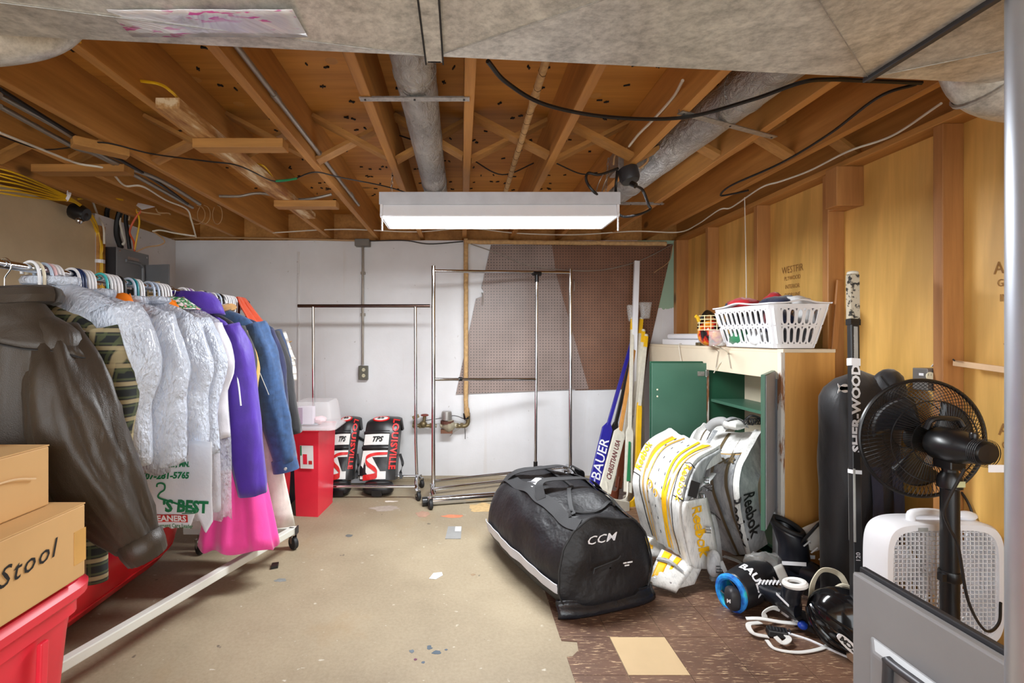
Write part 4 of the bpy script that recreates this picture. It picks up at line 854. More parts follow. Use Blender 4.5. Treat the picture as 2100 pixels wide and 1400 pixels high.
hk = [(318, 1000), (319, 994), (326, 992), (333, 996), (333, 1006), (324, 1013), (322, 1022), (345, 1030), (372, 1038), (400, 1045), (398, 1053), (370, 1055)]
obj('hanger_emblem', MB().tube(sp([bagp(x, y)+V(0, -.005, 0) for x, y in hk], 4), .0035, 5, flat=.3), green, cb)

# ================================================================ FLOOR ITEMS AT LEFT
def rbox(mb, x0, y0, x1, y1, z0, z1, r, taper=0, n=5, e=None):
    """rounded rectangle tub: grid rings"""
    def ring(z, g, rr):
        pts = []
        for cx, cy, a0 in ((x1+g-rr, y1+g-rr, 0), (x0-g+rr, y1+g-rr, 90), (x0-g+rr, y0-g+rr, 180), (x1+g-rr, y0-g+rr, 270)):
            for k in range(n+1):
                a = math.radians(a0+90*k/n); pts.append(V(cx+rr*math.cos(a), cy+rr*math.sin(a), z))
        return pts
    return ring
def tub(x0, y0, x1, y1, prof, r, n=6):
    """prof: list of (z, grow); closed shell built from rings, last ring capped by first?"""
    ring = rbox(None, x0, y0, x1, y1, 0, 0, r, n=n); mb = MB(); m_ = 4*(n+1); vs = []
    for z, g in prof: vs += ring(z, g, max(.004, r+g*.6))
    fs = [(i*m_+j, i*m_+(j+1) % m_, (i+1)*m_+(j+1) % m_, (i+1)*m_+j) for i in range(len(prof)-1) for j in range(m_)]
    fs += [tuple(range(m_-1, -1, -1)), tuple((len(prof)-1)*m_+j for j in range(m_))]
    return mb.add(vs, fs)
tote = thing('storage_tote', 'coral red lidded storage tote under the cardboard boxes', 'tote', (-1.2, .95, 0))
obj('bin', tub(-1.43, .66, -.972, 1.245, [(0, -.05), (.02, -.045), (.52, -.005), (.56, 0), (.565, .012), (.60, .012)], .05), M['pink'], tote, smooth=True, sharp=30)
obj('lid', tub(-1.43, .66, -.972, 1.245, [(.60, .022), (.612, .034), (.632, .036), (.645, .022), (.646, .0), (.66, -.02), (.662, -.05)], .06), M['pink'], tote, smooth=True, sharp=30)
for y in (.75, .93, 1.12): obj('rib', MB().hexa([(-.985, y-.012, .04), (-.985+.012, y-.010, .04), (-.985+.012, y+.010, .04), (-.985, y+.012, .04), (-.965, y-.012, .55), (-.965+.012, y-.010, .55), (-.965+.012, y+.010, .55), (-.965, y+.012, .55)]), M['pink'], tote, bev=.003)
def carton(label, a, b, flap=True, name='cardboard_box'):
    th = thing(name, label, 'box', ((a[0]+b[0])/2, (a[1]+b[1])/2, a[2]))
    obj('carton', MB().box(a, b), M['card'], th, bev=.004)
    xm = (a[0]+b[0])/2
    for s in (-1, 1): obj('top_flap', MB().box((xm+.002*s, a[1], b[2]), (b[0] if s > 0 else a[0], b[1], b[2]+.003)), M['card'], th)
    obj('packing_tape', MB().box((xm-.025, a[1], b[2]+.003), (xm+.025, b[1]+.0008, b[2]+.0036)).box((xm-.025, b[1], b[2]-.06), (xm+.025, b[1]+.0008, b[2]+.003)), M['tape'], th)
    return th
k1 = carton('long cardboard box marked in black pen lying on the coral red tote', (-1.34, .55, .663), (-.928, 1.205, .838))
text('lettering', 'Kitchen Stool', .058, lambda x, y: V(-.9265, 1.115+x+.0*y, .755+y+.06*(x+.2)), M['ink'], k1, bold=.0003, shear=.25, align='RIGHT', space=1.15)
obj('tape_patch', MB().box((-.9285, 1.17, .70), (-.927, 1.206, .78)), M['tape'], k1)
k2 = carton('smaller cardboard box stacked on the marked long box', (-1.42, .62, .842), (-1.0, 1.185, .985))
obj('tape_strand', MB().tube(sp([(-.998, 1.0, .93), (-.994, 1.08, .932), (-.994, 1.14, .918)], 5), .0022, 5), mat('clear_tape', c(226,196,156), .2), k2)
# long red tub
rt = thing('red_tub', 'long red plastic tub with a rounded end under the hanging clothes', 'tub', (-1.8, 2.1, 0))
def hull(u, v):
    y = lerp(1.35, 2.78, u); e = max(0, (u-.74)/.26); a = math.pi*v
    w = .31*(1-.55*e**2.6); z = .37*(1-math.sin(a)**.5)+(.12*e**2.4)*(math.sin(a)**.8)
    return V(-1.82+.05*e-math.cos(a)*(w*(.88+.12*(1-math.sin(a))))*1.0, y, max(.002, z))
obj('hull', MB().grid(hull, 26, 25), M['red'], rt, smooth=True, solid=.012, sharp=180)
obj('rim', MB().tube([hull(i/25, 1) for i in range(26)]+[hull(1, 1-j/12) for j in range(1, 1)], .016, 8), M['red'], rt, smooth=True)
obj('crease', MB().tube([hull(i/25, .86)+V(.006, 0, 0) for i in range(26)], .006, 6), M['red'], rt, smooth=True)
rbn = thing('red_bin', 'dark red plastic bin on the floor behind the hot pink skirt', 'bin', (-1.3, 2.95, 0))
obj('bin', tub(-1.60, 2.92, -1.12, 3.24, [(0, -.02), (.40, .0), (.405, .02), (.43, .02), (.44, .0)], .03), mat('dark_red_plastic', c(168,30,40), .4), rbn, smooth=True, sharp=30)
obj('rim', tub(-1.60, 2.92, -1.12, 3.24, [(.395, .018), (.40, .026), (.42, .026), (.425, .018)], .03), mat('dark_red_plastic2', c(168,30,40), .4), rbn, smooth=True, sharp=30)
# stack beyond the rack end
nb = thing('navy_bin', 'navy plastic bin on the floor at the bottom of the stack behind the wastebasket', 'bin', (-1.4, 3.62, 0))
obj('bin', tub(-1.62, 3.40, -1.24, 3.80, [(0, -.03), (.44, 0), (.445, .015), (.47, .015)], .04), mat('navy_plastic_bin', c(40,50,90), .4), nb, smooth=True, sharp=30)
obj('lid', tub(-1.62, 3.40, -1.24, 3.80, [(.47, .02), (.49, .02), (.50, .0)], .04), mat('navy_lid', c(40,50,90), .4), nb, smooth=True, sharp=30)
r2 = thing('red_tote', 'small red plastic tote peeking out above the black coat sleeve', 'tote', (-1.44, 3.62, .5))
obj('bin', tub(-1.64, 3.45, -1.30, 3.78, [(.50, -.03), (.92, 0), (.925, .012), (.95, .012)], .035), M['pink'], r2, smooth=True, sharp=30)
obj('lid', tub(-1.64, 3.45, -1.30, 3.78, [(.95, .02), (.97, .025), (.98, .0)], .035), M['pink'], r2, smooth=True, sharp=30)
cbx = thing('cardboard_box', 'open cardboard box on top of the small red tote, one flap out', 'box', (-1.45, 3.62, .98))
obj('carton', MB().box((-1.66, 3.45, .98), (-1.33, 3.78, 1.20)), M['card'], cbx, bev=.003)
obj('flap', MB().hexa([(-1.33, 3.45, 1.195), (-1.20, 3.47, 1.215), (-1.33, 3.78, 1.20), (-1.33, 3.78, 1.20), (-1.33, 3.45, 1.20), (-1.20, 3.47, 1.22), (-1.33, 3.78, 1.205), (-1.33, 3.78, 1.205)]), M['card'], cbx)

# red wastebasket with a clear box on it
wbk = thing('wastebasket', 'tall slim red plastic wastebasket with a paper label', 'wastebasket', (-1.0, 3.45, 0))
def bk(u, v):
    pts = [(607, 1060), (650, 1062), (682, 1029)]
    a = fl(607, 1058); b = fl(652, 1060); d_ = fl(682, 1030); e_ = a+(d_-b)
    P = [a, b, d_, e_]; cc = sum(P, Vector())/4; n_ = len(P); q = v*n_; i = int(q) % n_; f_ = q-int(q)
    f_ = min(1, max(0, (f_-.0)*1.0)); p = P[i].lerp(P[(i+1) % n_], f_)
    r = cc+(p-cc)*lerp(1, 1.17, u); r.z = lerp(0, .60, u); return r
obj('bin', MB().grid(bk, 6, 40, cv=True, capu=True), M['pink'], wbk, smooth=True, sharp=30)
obj('rim', MB().tube([bk(1, k/40) for k in range(40)], .008, 6, closed=True), M['pink'], wbk, smooth=True)
la, lb_ = bk(.77, .05), bk(.77, .20)
o_ = bk(.80, .03)-V(0, .004, 0); U_ = (bk(.8, .2)-bk(.8, .03)).normalized(); W_ = (bk(.9, .1)-bk(.6, .1)).normalized()
def lp(x, y): return o_+U_*x+W_*y+V(.0, -.003, 0)
def quad(x0, y0, x1, y1, d_): 
    n_ = U_.cross(W_).normalized()*d_; p = [lp(x0, y0)+n_, lp(x1, y0)+n_, lp(x1, y1)+n_, lp(x0, y1)+n_]; return MB().hexa(p+[x+n_.normalized()*.0006 for x in p])
lbl_ = obj('paper_label', quad(.03, -.14, .125, .02, .001), M['paper'], wbk)
obj('label_picture', quad(.05, -.11, .08, -.04, .002), M['pink'], lbl_); obj('label_print', quad(.09, -.11, .115, -.085, .002), redp, lbl_); obj('label_stripe', quad(.032, -.05, .042, .018, .002), green, lbl_)
clr = NT('clear_plastic'); M['clear'] = clr.set(Base_Color=c(236,232,234), Roughness=.12, Alpha=.3)
cx_ = thing('clear_box', 'clear plastic box of odds and ends on top of the red wastebasket', 'box', (-1.0, 3.45, .61))
obj('shell', tub(-1.17, 3.32, -.88, 3.62, [(.615, .02), (.63, .02), (.64, 0), (.78, -.02), (.80, -.035)], .03), M['clear'], cx_, smooth=True, sharp=30)
obj('rim', tub(-1.17, 3.32, -.88, 3.62, [(.612, .02), (.616, .03), (.626, .03), (.63, .02)], .03), M['clear'], cx_, smooth=True, sharp=30)
tag(obj('carton', MB().box((-1.12, 3.36, .645), (-1.02, 3.42, .765)), mat('printed_carton', c(214,206,220), .4), bev=.002), 'small printed carton inside the clear box', 'carton')
tag(obj('purple_card', MB().box((-1.125, 3.352, .65), (-1.09, 3.359, .76)), mat('purple_print', c(140,90,140), .5)), 'purple card inside the clear box', 'card')
tag(obj('pink_ball', MB().ell((-.99, 3.42, .668), (.045, .04, .025), disp=lambda p: .3*nz(p.x*60, p.y*60, p.z*60)), mat('pale_pink', c(232,190,196), .7), smooth=True), 'crumpled pink tissue inside the clear box', 'tissue')
tag(obj('blue_tray', MB().box((-1.13, 3.40, .634), (-1.0, 3.55, .644)), mat('pale_blue', c(190,206,224), .5)), 'pale blue tray inside the clear box', 'tray')
# bits on the floor
def onfloor(name, label, cat, quadpx, m, th=.003):
    p = [fl(x, y) for x, y in quadpx]; return tag(obj(name, MB().prism([q+V(0, 0, .0008) for q in p], (0, 0, th)), m), label, cat)
gc = onfloor('grey_card', 'small grey card with a white corner lying on the concrete', 'card', [(919, 1080), (947, 1080), (945, 1105), (913, 1105)], mat('grey_card_stock', c(140,140,138), .5))
onfloor('card_corner', 'white printed square stuck on the grey card', 'sticker', [(934, 1081), (946, 1081), (945, 1090), (933, 1090)], M['paper'], .0045)
onfloor('paper_scrap', 'white paper scrap lying on the open concrete floor', 'paper', [(889, 1176), (906, 1174), (908, 1180), (894, 1188), (880, 1187)], M['paper'])
onfloor('black_clip', 'little black plastic clip on the concrete by the diagonal rack bar', 'clip', [(558, 1159), (572, 1157), (570, 1165), (555, 1168)], M['black'], .014)
onfloor('black_clip', 'tiny black chip on the concrete behind the diagonal rack bar', 'clip', [(312, 1251), (320, 1248), (318, 1253), (309, 1254)], M['black'], .004)

# ================================================================ CABINET
M['cream'] = mat('cream_paint', c(222,208,184), .55, var=.05, vs=5)
M['green'] = mat('green_paint', c(62,100,82), .38, var=.08, vs=5)
M['dgreen'] = mat('dark_green_paint', c(28,78,56), .4, var=.08, vs=5)
t = NT('worn_cream_edge'); n = t.noise(11, 5, .7, t.mapped((3, 1, .35))); M['worn'] = t.set(Base_Color=t.ramp(n, [(.5, c(214,206,196)), (.58, c(140,92,58))]), Roughness=.7)
M['cabside'] = wood('cabinet_plywood', c(196,136,66), c(222,168,96), 2, .45, 26, 3, False, 1.5)
M['greyblue'] = mat('grey_paint', c(150,152,156), .5)
CX, CY0, CY1, CZ = 1.629, 2.468, 4.2, 1.187
cab = thing('cabinet', 'long cream cabinet with green doors standing open against the studs', 'cabinet', (1.76, 3.3, 0))
obj('side_panel', MB().box((CX+.012, CY0, 0), (1.895, CY0+.018, CZ-.018)), M['cabside'], cab, bev=.002)
obj('side_panel', MB().box((CX+.012, CY1-.018, 0), (1.895, CY1, CZ-.018)), M['cabside'], cab)
obj('top', MB().box((CX, CY0-.004, CZ-.018), (1.895, CY1, CZ)), M['cream'], cab, bev=.002)
obj('back_panel', MB().box((1.883, CY0+.02, .1), (1.895, CY1-.02, CZ-.018)), M['cream'], cab)
obj('divider', MB().box((CX+.02, 3.235, .1), (1.883, 3.253, CZ-.018)), M['dgreen'], cab)
obj('fascia', MB().box((CX-.006, CY0+.028, 1.032), (CX+.012, CY1, CZ-.018)), M['cream'], cab, bev=.002)
obj('corner_stile', MB().box((CX-.008, CY0, .29), (CX+.012, CY0+.03, CZ-.016)), M['worn'], cab, bev=.002)
obj('face_stile', MB().box((CX-.004, CY0+.032, .12), (CX+.012, CY0+.075, 1.032)), M['greyblue'], cab)
obj('face_stile', MB().box((CX-.004, 3.225, .12), (CX+.012, 3.262, 1.032)), M['worn'], cab)
obj('face_stile', MB().box((CX-.004, CY1-.05, .12), (CX+.012, CY1, 1.032)), M['cream'], cab)
for y0, y1 in ((CY0+.02, 3.234), (3.254, CY1-.02)):
    for z in ((.82, .12) if y0 < 3 else (.86, .60, .36, .12)): obj('shelf', MB().box((CX+.03, y0, z), (1.883, y1, z+.018)), M['green'] if y0 < 3 else M['greyblue'], cab, bev=.002)
obj('bottom', MB().box((CX+.015, CY0+.02, .08), (1.89, CY1-.02, .10)), M['dgreen'], cab)
da = obj('door', MB().box((CX-.365, 3.222, .30), (CX-.004, 3.238, 1.075)), M['green'], cab, bev=.002)
obj('hinge', MB().box((CX-.065, 3.219, .99), (CX-.02, 3.222, 1.02)).tube([(CX-.008, 3.219, .985), (CX-.008, 3.219, 1.03)], .006, 8).box((CX-.012, 3.212, .99), (CX, 3.222, 1.025)), M['zinc'], da)
for z in (.90, .855): obj('screw_hole', MB().lathe([(.006, 0), (.005, .002)], (CX-.33, 3.222, z), (0, -1, 0), 10), M['cream'], da)
db0 = obj('door', MB().box((CX-.362, 3.262, .30), (CX-.01, 3.278, 1.085)), M['dgreen'], cab, bev=.002)
h, fe = V(CX-.004, 2.535, 0), V(1.385, 2.235, 0); dv = (fe-h).normalized(); nv = V(-dv.y, dv.x, 0)*.009
db = obj('door', MB().m(0).hexa([h-nv+V(0,0,.36), h+nv+V(0,0,.36), fe+nv+V(0,0,.36), fe-nv+V(0,0,.36), h-nv+V(0,0,1.075), h+nv+V(0,0,1.075), fe+nv+V(0,0,1.075), fe-nv+V(0,0,1.075)]), M['green'], cab, bev=.002)
obj('inner_face', MB().hexa([x+V(0,0,z)-nv.normalized()*s*(.0095)+dv*0 for z in (.365, 1.07) for x, s in ((h+dv*.01, -1), (h+dv*.01, -1.25), (fe-dv*.012, -1.25), (fe-dv*.012, -1))]), M['greyblue'], db)
for z in (.95, .50): obj('hinge', MB().box(h+V(-.03, -.012, z), h+V(.004, 0, z+.05)).tube([h+V(-.004, -.012, z-.005), h+V(-.004, -.012, z+.055)], .006, 8), M['zinc'], db)
cable('white cord trailing over the cabinet front from the mask', [at(1474, 712, 2.75)+V(-.03, 0, .01), V(CX-.012, 2.95, 1.15), V(CX-.014, 3.06, 1.07), V(CX-.02, 3.10, 1.02)], .003, M['white_wire'], 'cord', 'cord')
cable('white cord looped from cabinet top down behind the left door', [V(CX+.06, 3.7, CZ+.006), V(CX-.008, 3.62, CZ+.004), V(CX-.02, 3.58, 1.12), V(CX-.02, 3.55, 1.05)], .003, M['white_wire'], 'cord', 'cord')

# boards on the cabinet top
for k, (z0, z1, y0, y1, lb) in enumerate(((CZ, CZ+.042, 3.42, 4.02, 'lower white painted board lying on the cabinet top'), (CZ+.044, CZ+.085, 3.46, 3.98, 'upper white painted board with rounded edge on cabinet top'))):
    tag(obj('white_board', MB().box((1.66+.02*k, y0, z0), (1.86, y1, z1)), M['white'], bev=.006 if not k else .016), lb, 'board')
tag(obj('hinge_plate', MB().box((1.64, 3.36, CZ), (1.69, 3.41, CZ+.022)), brass, bev=.003), 'small brass hinge lying before the white boards', 'hinge')

# laundry basket
bs = thing('laundry_basket', 'white slotted laundry basket heaped with clothes on the cabinet top', 'basket', (1.74, 2.76, CZ))
BX0, BX1, BY0, BY1, BH = 1.615, 1.825, 2.50, 2.99, .225
def bask(v, h):
    """v around perimeter 0..1 starting at the near left corner, counter clockwise; h 0..1 upward"""
    g = .055*h; x0, x1, y0, y1 = BX0-g*.95, BX1+g*.9, BY0-g*.7, BY1+g*.7; r = .045
    segs = [((x0, y0), (x1, y0)), ((x1, y0), (x1, y1)), ((x1, y1), (x0, y1)), ((x0, y1), (x0, y0))]
    q = (v % 1)*4; i = int(q); f_ = q-i; a, b = V(*segs[i][0], 0), V(*segs[i][1], 0); d = (b-a); L = d.length; d.normalize()
    nrm = V(d.y, -d.x, 0); s = f_*L; p = a+d*s; k = min(s, L-s)
    if k < r:
        th = (r-k)/r; p = p-nrm*(r*(1-math.sqrt(max(0, 1-th*th*.5)))*1.2)
    p.z = CZ+.004+BH*h; return p
mb = MB(); ND = {0: 5, 1: 10, 2: 5, 3: 10}
def slotcell(v0, v1, h0, h1, fx, fh):
    n = 16; cv, ch = (v0+v1)/2, (h0+h1)/2; hv, hh = (v1-v0)/2, (h1-h0)/2; outer = []; inner = []
    for k in range(n):
        a = 2*math.pi*(k+.5)/n; ca, sa = math.cos(a), math.sin(a); m_ = max(abs(ca), abs(sa))
        outer.append(bask(cv+hv*ca/m_, ch+hh*sa/m_))
        inner.append(bask(cv+hv*fx*sgp(ca, .7), ch+hh*fh*(sgp(sa, .55))))
    mb.add(outer+inner, [(k, (k+1) % n, n+(k+1) % n, n+k) for k in range(n)])
for s in range(4):
    n = ND[s]; e = .16 if s % 2 == 0 else .07; w_ = (.25-2*.25*e)/n; base = s*.25+.25*e
    for k in range(n):
        for h0, h1 in ((.10, .49), (.53, .90)): slotcell(base+k*w_, base+(k+1)*w_, h0, h1, .56, .86)
    for h0, h1 in ((0, .10), (.49, .53), (.90, 1)):
        mb.grid(lambda u, v: bask(s*.25+.25*v, lerp(h0, h1, u)), 2, 17)
    for va, vb in ((s*.25, base), (base+n*w_, s*.25+.25)):
        for h0, h1 in ((.10, .49), (.53, .90)): mb.grid(lambda u, v: bask(lerp(va, vb-1e-6, v), lerp(h0, h1, u)), 2, 7)
obj('wall', mb, M['white'], bs, solid=.004)
obj('base', MB().add([bask(k/40, .01) for k in range(40)], [tuple(range(40))]), M['white'], bs, solid=.004)
def rimz(k): return .016*math.exp(-((k/80*4 % 1-.5)/.17)**2)
obj('rim', MB().rib([bask(k/80, 1)+V(0, 0, .004+rimz(k)) for k in range(81)], [((bask(k/80, 1)-V((BX0+BX1)/2, (BY0+BY1)/2, 0))*V(1, 1, 0).to_tuple()[0]).normalized()*.016 if False else V(*(bask(k/80, 1)-V((BX0+BX1)/2, (BY0+BY1)/2, 0)).xy.normalized(), 0)*.017 for k in range(81)], .004), M['white'], bs, smooth=True, bev=.003)
fab = [('red', c(190,24,36)), ('navy', c(30,38,70)), ('white', c(214,214,214)), ('green', c(24,116,72)), ('dark grey', c(52,54,60)), ('maroon', c(110,30,40)), ('black', c(28,28,32)), ('striped grey', c(150,152,158))]
FM = {n_: cloth(n_.replace(' ', '_')+'_laundry', q) for n_, q in fab}
items = [('red', 1.66, 2.86, .225, .085, .10, .035, 'with white print at the heap top, far left'), ('red', 1.78, 2.77, .235, .06, .06, .045, 'bunched at the middle of the heap top'), ('navy', 1.74, 2.66, .225, .09, .09, .035, 'across the near part of the heap top'),
         ('white', 1.79, 2.60, .225, .07, .07, .03, 'at the heap top by the near right rim'), ('navy', 1.66, 2.97, .21, .06, .06, .035, 'at the far left end of the heap'), ('navy', 1.66, 2.545, .15, .055, .05, .05, 'showing in the upper near slots'),
         ('dark grey', 1.75, 2.545, .06, .10, .05, .05, 'showing in the lower near slots'), ('white', 1.80, 2.55, .165, .04, .05, .05, 'behind the upper right near slots'), ('green', 1.64, 2.86, .06, .045, .09, .05, 'behind the lower slots of the front side'),
         ('white', 1.64, 2.69, .055, .045, .08, .05, 'behind the lower front slots near the corner'), ('maroon', 1.645, 2.58, .165, .04, .05, .05, 'behind the upper front slots near the corner'), ('black', 1.645, 2.92, .16, .04, .09, .05, 'behind the far upper front slots'), ('dark grey', 1.645, 2.75, .16, .04, .09, .05, 'behind the middle upper front slots'), ('navy', 1.74, 2.76, .12, .10, .2, .09, 'in the middle of the basket')]
for i, (n_, x, y, z, rx, ry, rz_, wh) in enumerate(items):
    tag(obj('laundry', MB().ell((x, y, CZ+z+(.022 if z > .2 else 0)), (rx, ry, rz_*(1.15 if z > .2 else 1)), 10, 16, disp=lambda p: .32*nz(p.x*22+i, p.y*22, p.z*30)+.16*nz(p.x*60, p.y*60+i, p.z*60)), FM[n_], smooth=True, sharp=180), '%s garment %s' % (n_, wh), 'laundry')
# goalie mask
gm = thing('goalie_mask', 'painted goalie mask with a wire cage, leaning on the laundry basket', 'mask', (1.60, 3.02, CZ))
t = NT('painted_shell'); n = t.noise(12, 3); M['flame'] = t.set(Base_Color=t.ramp(n, [(.38, c(28,24,24)), (.46, c(190,40,30)), (.56, c(230,150,40)), (.66, c(40,34,34))]), Roughness=.2)
mc = V(1.59, 3.10, CZ+.085)
obj('shell', MB().ell(mc, (.075, .085, .085), 12, 20, ex=.9), M['flame'], gm, smooth=True)
cg = MB()
for k in range(5): cg.tube([mc+V(.082*math.cos(a)-.01, -.092*math.sin(a), .02+.022*k) for a in [math.pi*(.05+.9*j/10) for j in range(11)]], .0026, 5)
for k in range(7):
    a = math.pi*(.1+.8*k/6); cg.tube([mc+V(.082*math.cos(a)-.01, -.092*math.sin(a), z) for z in (.015, .06, .112)], .0026, 5)
obj('wire_cage', cg, mat('cage_cream', c(222,206,160), .4), gm)
obj('back_strap', MB().tube(sp([mc+V(-.06, .03, .03), mc+V(-.05, .0, .10), mc+V(0, .03, .135), mc+V(.06, .05, .10)], 6), .016, 8, flat=.4), M['black'], gm, smooth=True)
obj('yellow_tab', MB().tube([mc+V(-.085, -.02, .075), mc+V(-.10, -.03, .10), mc+V(-.112, -.03, .108)], .011, 8), mat('yellow_strap', c(230,180,30), .5), gm, smooth=True)
gl = NT('clear_guard'); M['guard'] = gl.set(Base_Color=c(220,218,214), Roughness=.1, Alpha=.2)
obj('throat_guard', MB().grid(lambda u, v: V(1.585-.05*math.cos(math.pi*(v-.5))*1.2+.02*(v-.5), 2.93+.13*v, CZ+.006+.10*u), 6, 12), M['guard'], gm, smooth=True, solid=.002)
obj('guard_cord', MB().tube([(1.55, 2.95, CZ+.01), (CX-.012, 2.95, CZ-.03), (CX-.012, 2.92, 1.06)], .002, 5).tube([(1.55, 3.04, CZ+.01), (CX-.012, 3.06, CZ-.03), (CX-.012, 3.09, 1.05)], .002, 5), M['conduit'], gm)

# ================================================================ GOALIE STICKS
wht = mat('stick_white', c(214,208,192), .4, var=.1, vs=30); blu = mat('stick_blue', c(40,36,140), .3); blk = mat('stick_black', c(30,30,32), .35)
org_ = mat('stick_orange', c(200,140,70), .45, var=.12, vs=30); yel = mat('stick_yellow', c(238,186,30), .4); gry = mat('stick_grey', c(160,160,156), .4); brn = mat('worn_brown', c(130,66,40), .6)
def goalie_stick(label, heel, pad_top, top, mp_, ms, knob=yel, blade=None, pw=.088, kl=.10, txt=None, tcol=None, tl=.05, name='goalie_stick'):
    th = thing(name, label, 'hockey stick', heel, 'sticks leaning by the cabinet' if False else None)
    heel, pad_top, top = Vector(heel), Vector(pad_top), Vector(top)
    d = (pad_top-heel).normalized(); wd = d.cross(V(0, 1, 0)).normalized(); nn = wd.cross(d)
    if nn.y > 0: nn = -nn
    pts = [heel-wd*pw/2, heel+wd*pw/2, pad_top+wd*pw/2-d*.03, pad_top+wd*.016+d*.02, pad_top-wd*.016+d*.02, pad_top-wd*pw/2-d*.03]
    pd = obj('paddle', MB().prism([p-nn*.010 for p in pts], nn*.020), mp_, th, bev=.004)
    sd_ = (top-pad_top).normalized()
    obj('shaft', MB().beam(pad_top-d*.01, top, .028, .021, (0, 1, 0)), ms, th, bev=.003)
    if knob:
        obj('grip_tape', MB().beam(top-sd_*kl, top+sd_*.002, .031, .024, (0, 1, 0)), knob, th, bev=.003)
        obj('butt_knob', MB().lathe([(.014, 0), (.018, .008), (.014, .02)], top, sd_, 12), wht, th, smooth=True)
    if blade:
        bl = [Vector(b) for b in blade]
        obj('blade', MB().rib(sp([heel+d*.05]+bl, 5), [wd.cross(V(0,0,1)).normalized()*0+V(0, 0, .04)+wd*.012*0 for _ in range(5*len(bl)+1)], .007), mp_, th, bev=.003)
    if txt:
        ctr = heel.lerp(pad_top, tl) if tl < 1 else pad_top.lerp(top, tl-1)
        dd = d if tl < 1 else sd_; s_, z_ = txt[1], txt[0]
        text('lettering', z_, s_, plane(ctr+nn*.0105, dd, -wd, .0) if False else (lambda x, y: ctr+nn*.0125+dd*x-wd*y*(-1 if nn.dot(dd.cross(-wd)) < 0 else 1)), tcol, th, bold=.001, sx=txt[2] if len(txt) > 2 else 1)
    return th
goalie_stick('blue goalie stick with big white letters, leftmost of the leaning sticks', at(1216, 1002, 3.62)-V(0,0,.0), at(1247, 872, 3.86), at(1296, 700, 4.16), blu, blu, None, [at(1222, 1022, 3.58), at(1250, 1036, 3.6)], .085, txt=('BAUER', .10, 1.1), tcol=M['white'], tl=.45)
goalie_stick('cream goalie stick with dark block letters and orange shaft', at(1240, 1008, 3.46), at(1272, 882, 3.78), at(1303, 700, 4.12), wht, org_, None, [at(1252, 1030, 3.45), at(1290, 1040, 3.5)], .092, txt=('CHRISTIAN USA', .052, .92), tcol=mat('maroon_print', c(110,52,56), .5), tl=.50)
g_ = goalie_stick('black shafted goalie stick just right of the blue one', at(1236, 985, 3.78), at(1262, 870, 3.95), at(1306, 690, 4.2), blk, blk, wht, None, .06)
gs_ = goalie_stick('white goalie stick with yellow grip and green marks on its paddle', at(1287, 1010, 3.58), at(1291, 880, 3.80), at(1297, 655, 4.16), wht, wht, yel, [at(1284, 1030, 3.55), at(1262, 1034, 3.6), at(1242, 1020, 3.65)], .06)
obj('green_mark', MB().prism([at(1285, 985, 3.60), at(1292, 985, 3.60), at(1293, 905, 3.735), at(1289, 905, 3.735)], (0, -.004, -.002)), mat('green_marks', c(30,120,70), .5), gs_)
goalie_stick('white goalie stick with worn brown paddle behind the cream one', at(1268, 1000, 3.72), at(1280, 900, 3.9), at(1304, 694, 4.2), brn, wht, None, [at(1264, 1016, 3.7), at(1246, 1012, 3.72)], .05)
goalie_stick('white goalie stick with yellow lower shaft, rightmost of the sticks', at(1306, 990, 3.66), at(1311, 830, 3.92), at(1325, 690, 4.14), yel, wht, yel, [at(1304, 1022, 3.6), at(1290, 1040, 3.58), at(1268, 1042, 3.62)], .042)
goalie_stick('pale goalie stick with yellow grip tape, second from the right', at(1298, 985, 3.72), at(1303, 860, 3.92), at(1319, 680, 4.16), wht, wht, yel, [at(1294, 1016, 3.68), at(1278, 1028, 3.66)], .04)
goalie_stick('white goalie stick with a tall yellow taped top end', at(1290, 975, 3.8), at(1297, 850, 3.96), at(1315, 655, 4.2), gry, wht, yel, None, .04, .13)
for px, py, lb in ((1298, 640, 'clear wrapper over the stick end left of the white pole'), (1323, 634, 'clear wrapper over the stick ends right of the white pole')):
    p = at(px, py, 4.19); tag(obj('plastic_wrapper', MB().grid(lambda u, v: p+V(.038*math.cos(6.283*v)*(1+.5*u)+.01*nz(v*9, u*5, px), .025*math.sin(6.283*v), -.14*(1-u)+.06+.015*nz(v*9, px)), 6, 14, cv=True), M['guard'], smooth=True, solid=.001), lb, 'wrapper')
tag(obj('white_pole', MB().beam(at(1292, 970, 3.92), at(1306, 535, 4.22), .045, .03, (0, 1, 0)), M['white'], bev=.004), 'tall square white pole among the goalie sticks', 'pole')
tag(obj('white_strip', MB().beam(at(1319, 975, 3.95), at(1316, 740, 4.18), .03, .012, (0, 1, 0)), wht, bev=.002), 'thin off white strip leaning beside the green cabinet', 'strip')

# ================================================================ DUFFEL BAG
t = NT('black_nylon'); n = t.noise(6, 4, .6); w3 = t.noise(500, 2); mx = t.n('ShaderNodeMath'); mx.operation = 'MULTIPLY_ADD'; mx.inputs[1].default_value = .05
t.l(w3, mx.inputs[0]); t.l(n, mx.inputs[2]); t.bump(mx.outputs[0], .7, .03)
M['nylon'] = t.set(Base_Color=t.ramp(n, [(.3, c(18,18,21)), (.7, c(29,29,33))]), Roughness=.45)
M['tarp'] = mat('black_coated_tarp', c(28,30,36), .26, var=.15, vs=8, bs=9, bst=.5, bd=.02); M['web'] = mat('black_webbing', c(40,40,42), .7, bs=200)
db_ = thing('duffel_bag', 'big black hockey duffel bag with white letters, lying on concrete and tiles', 'bag', (.55, 2.6, 0))
B0 = V(.668, 2.245, 0); BD = V(-.32, .947, 0).normalized(); BE = V(BD.y, -BD.x, 0); BL = .92
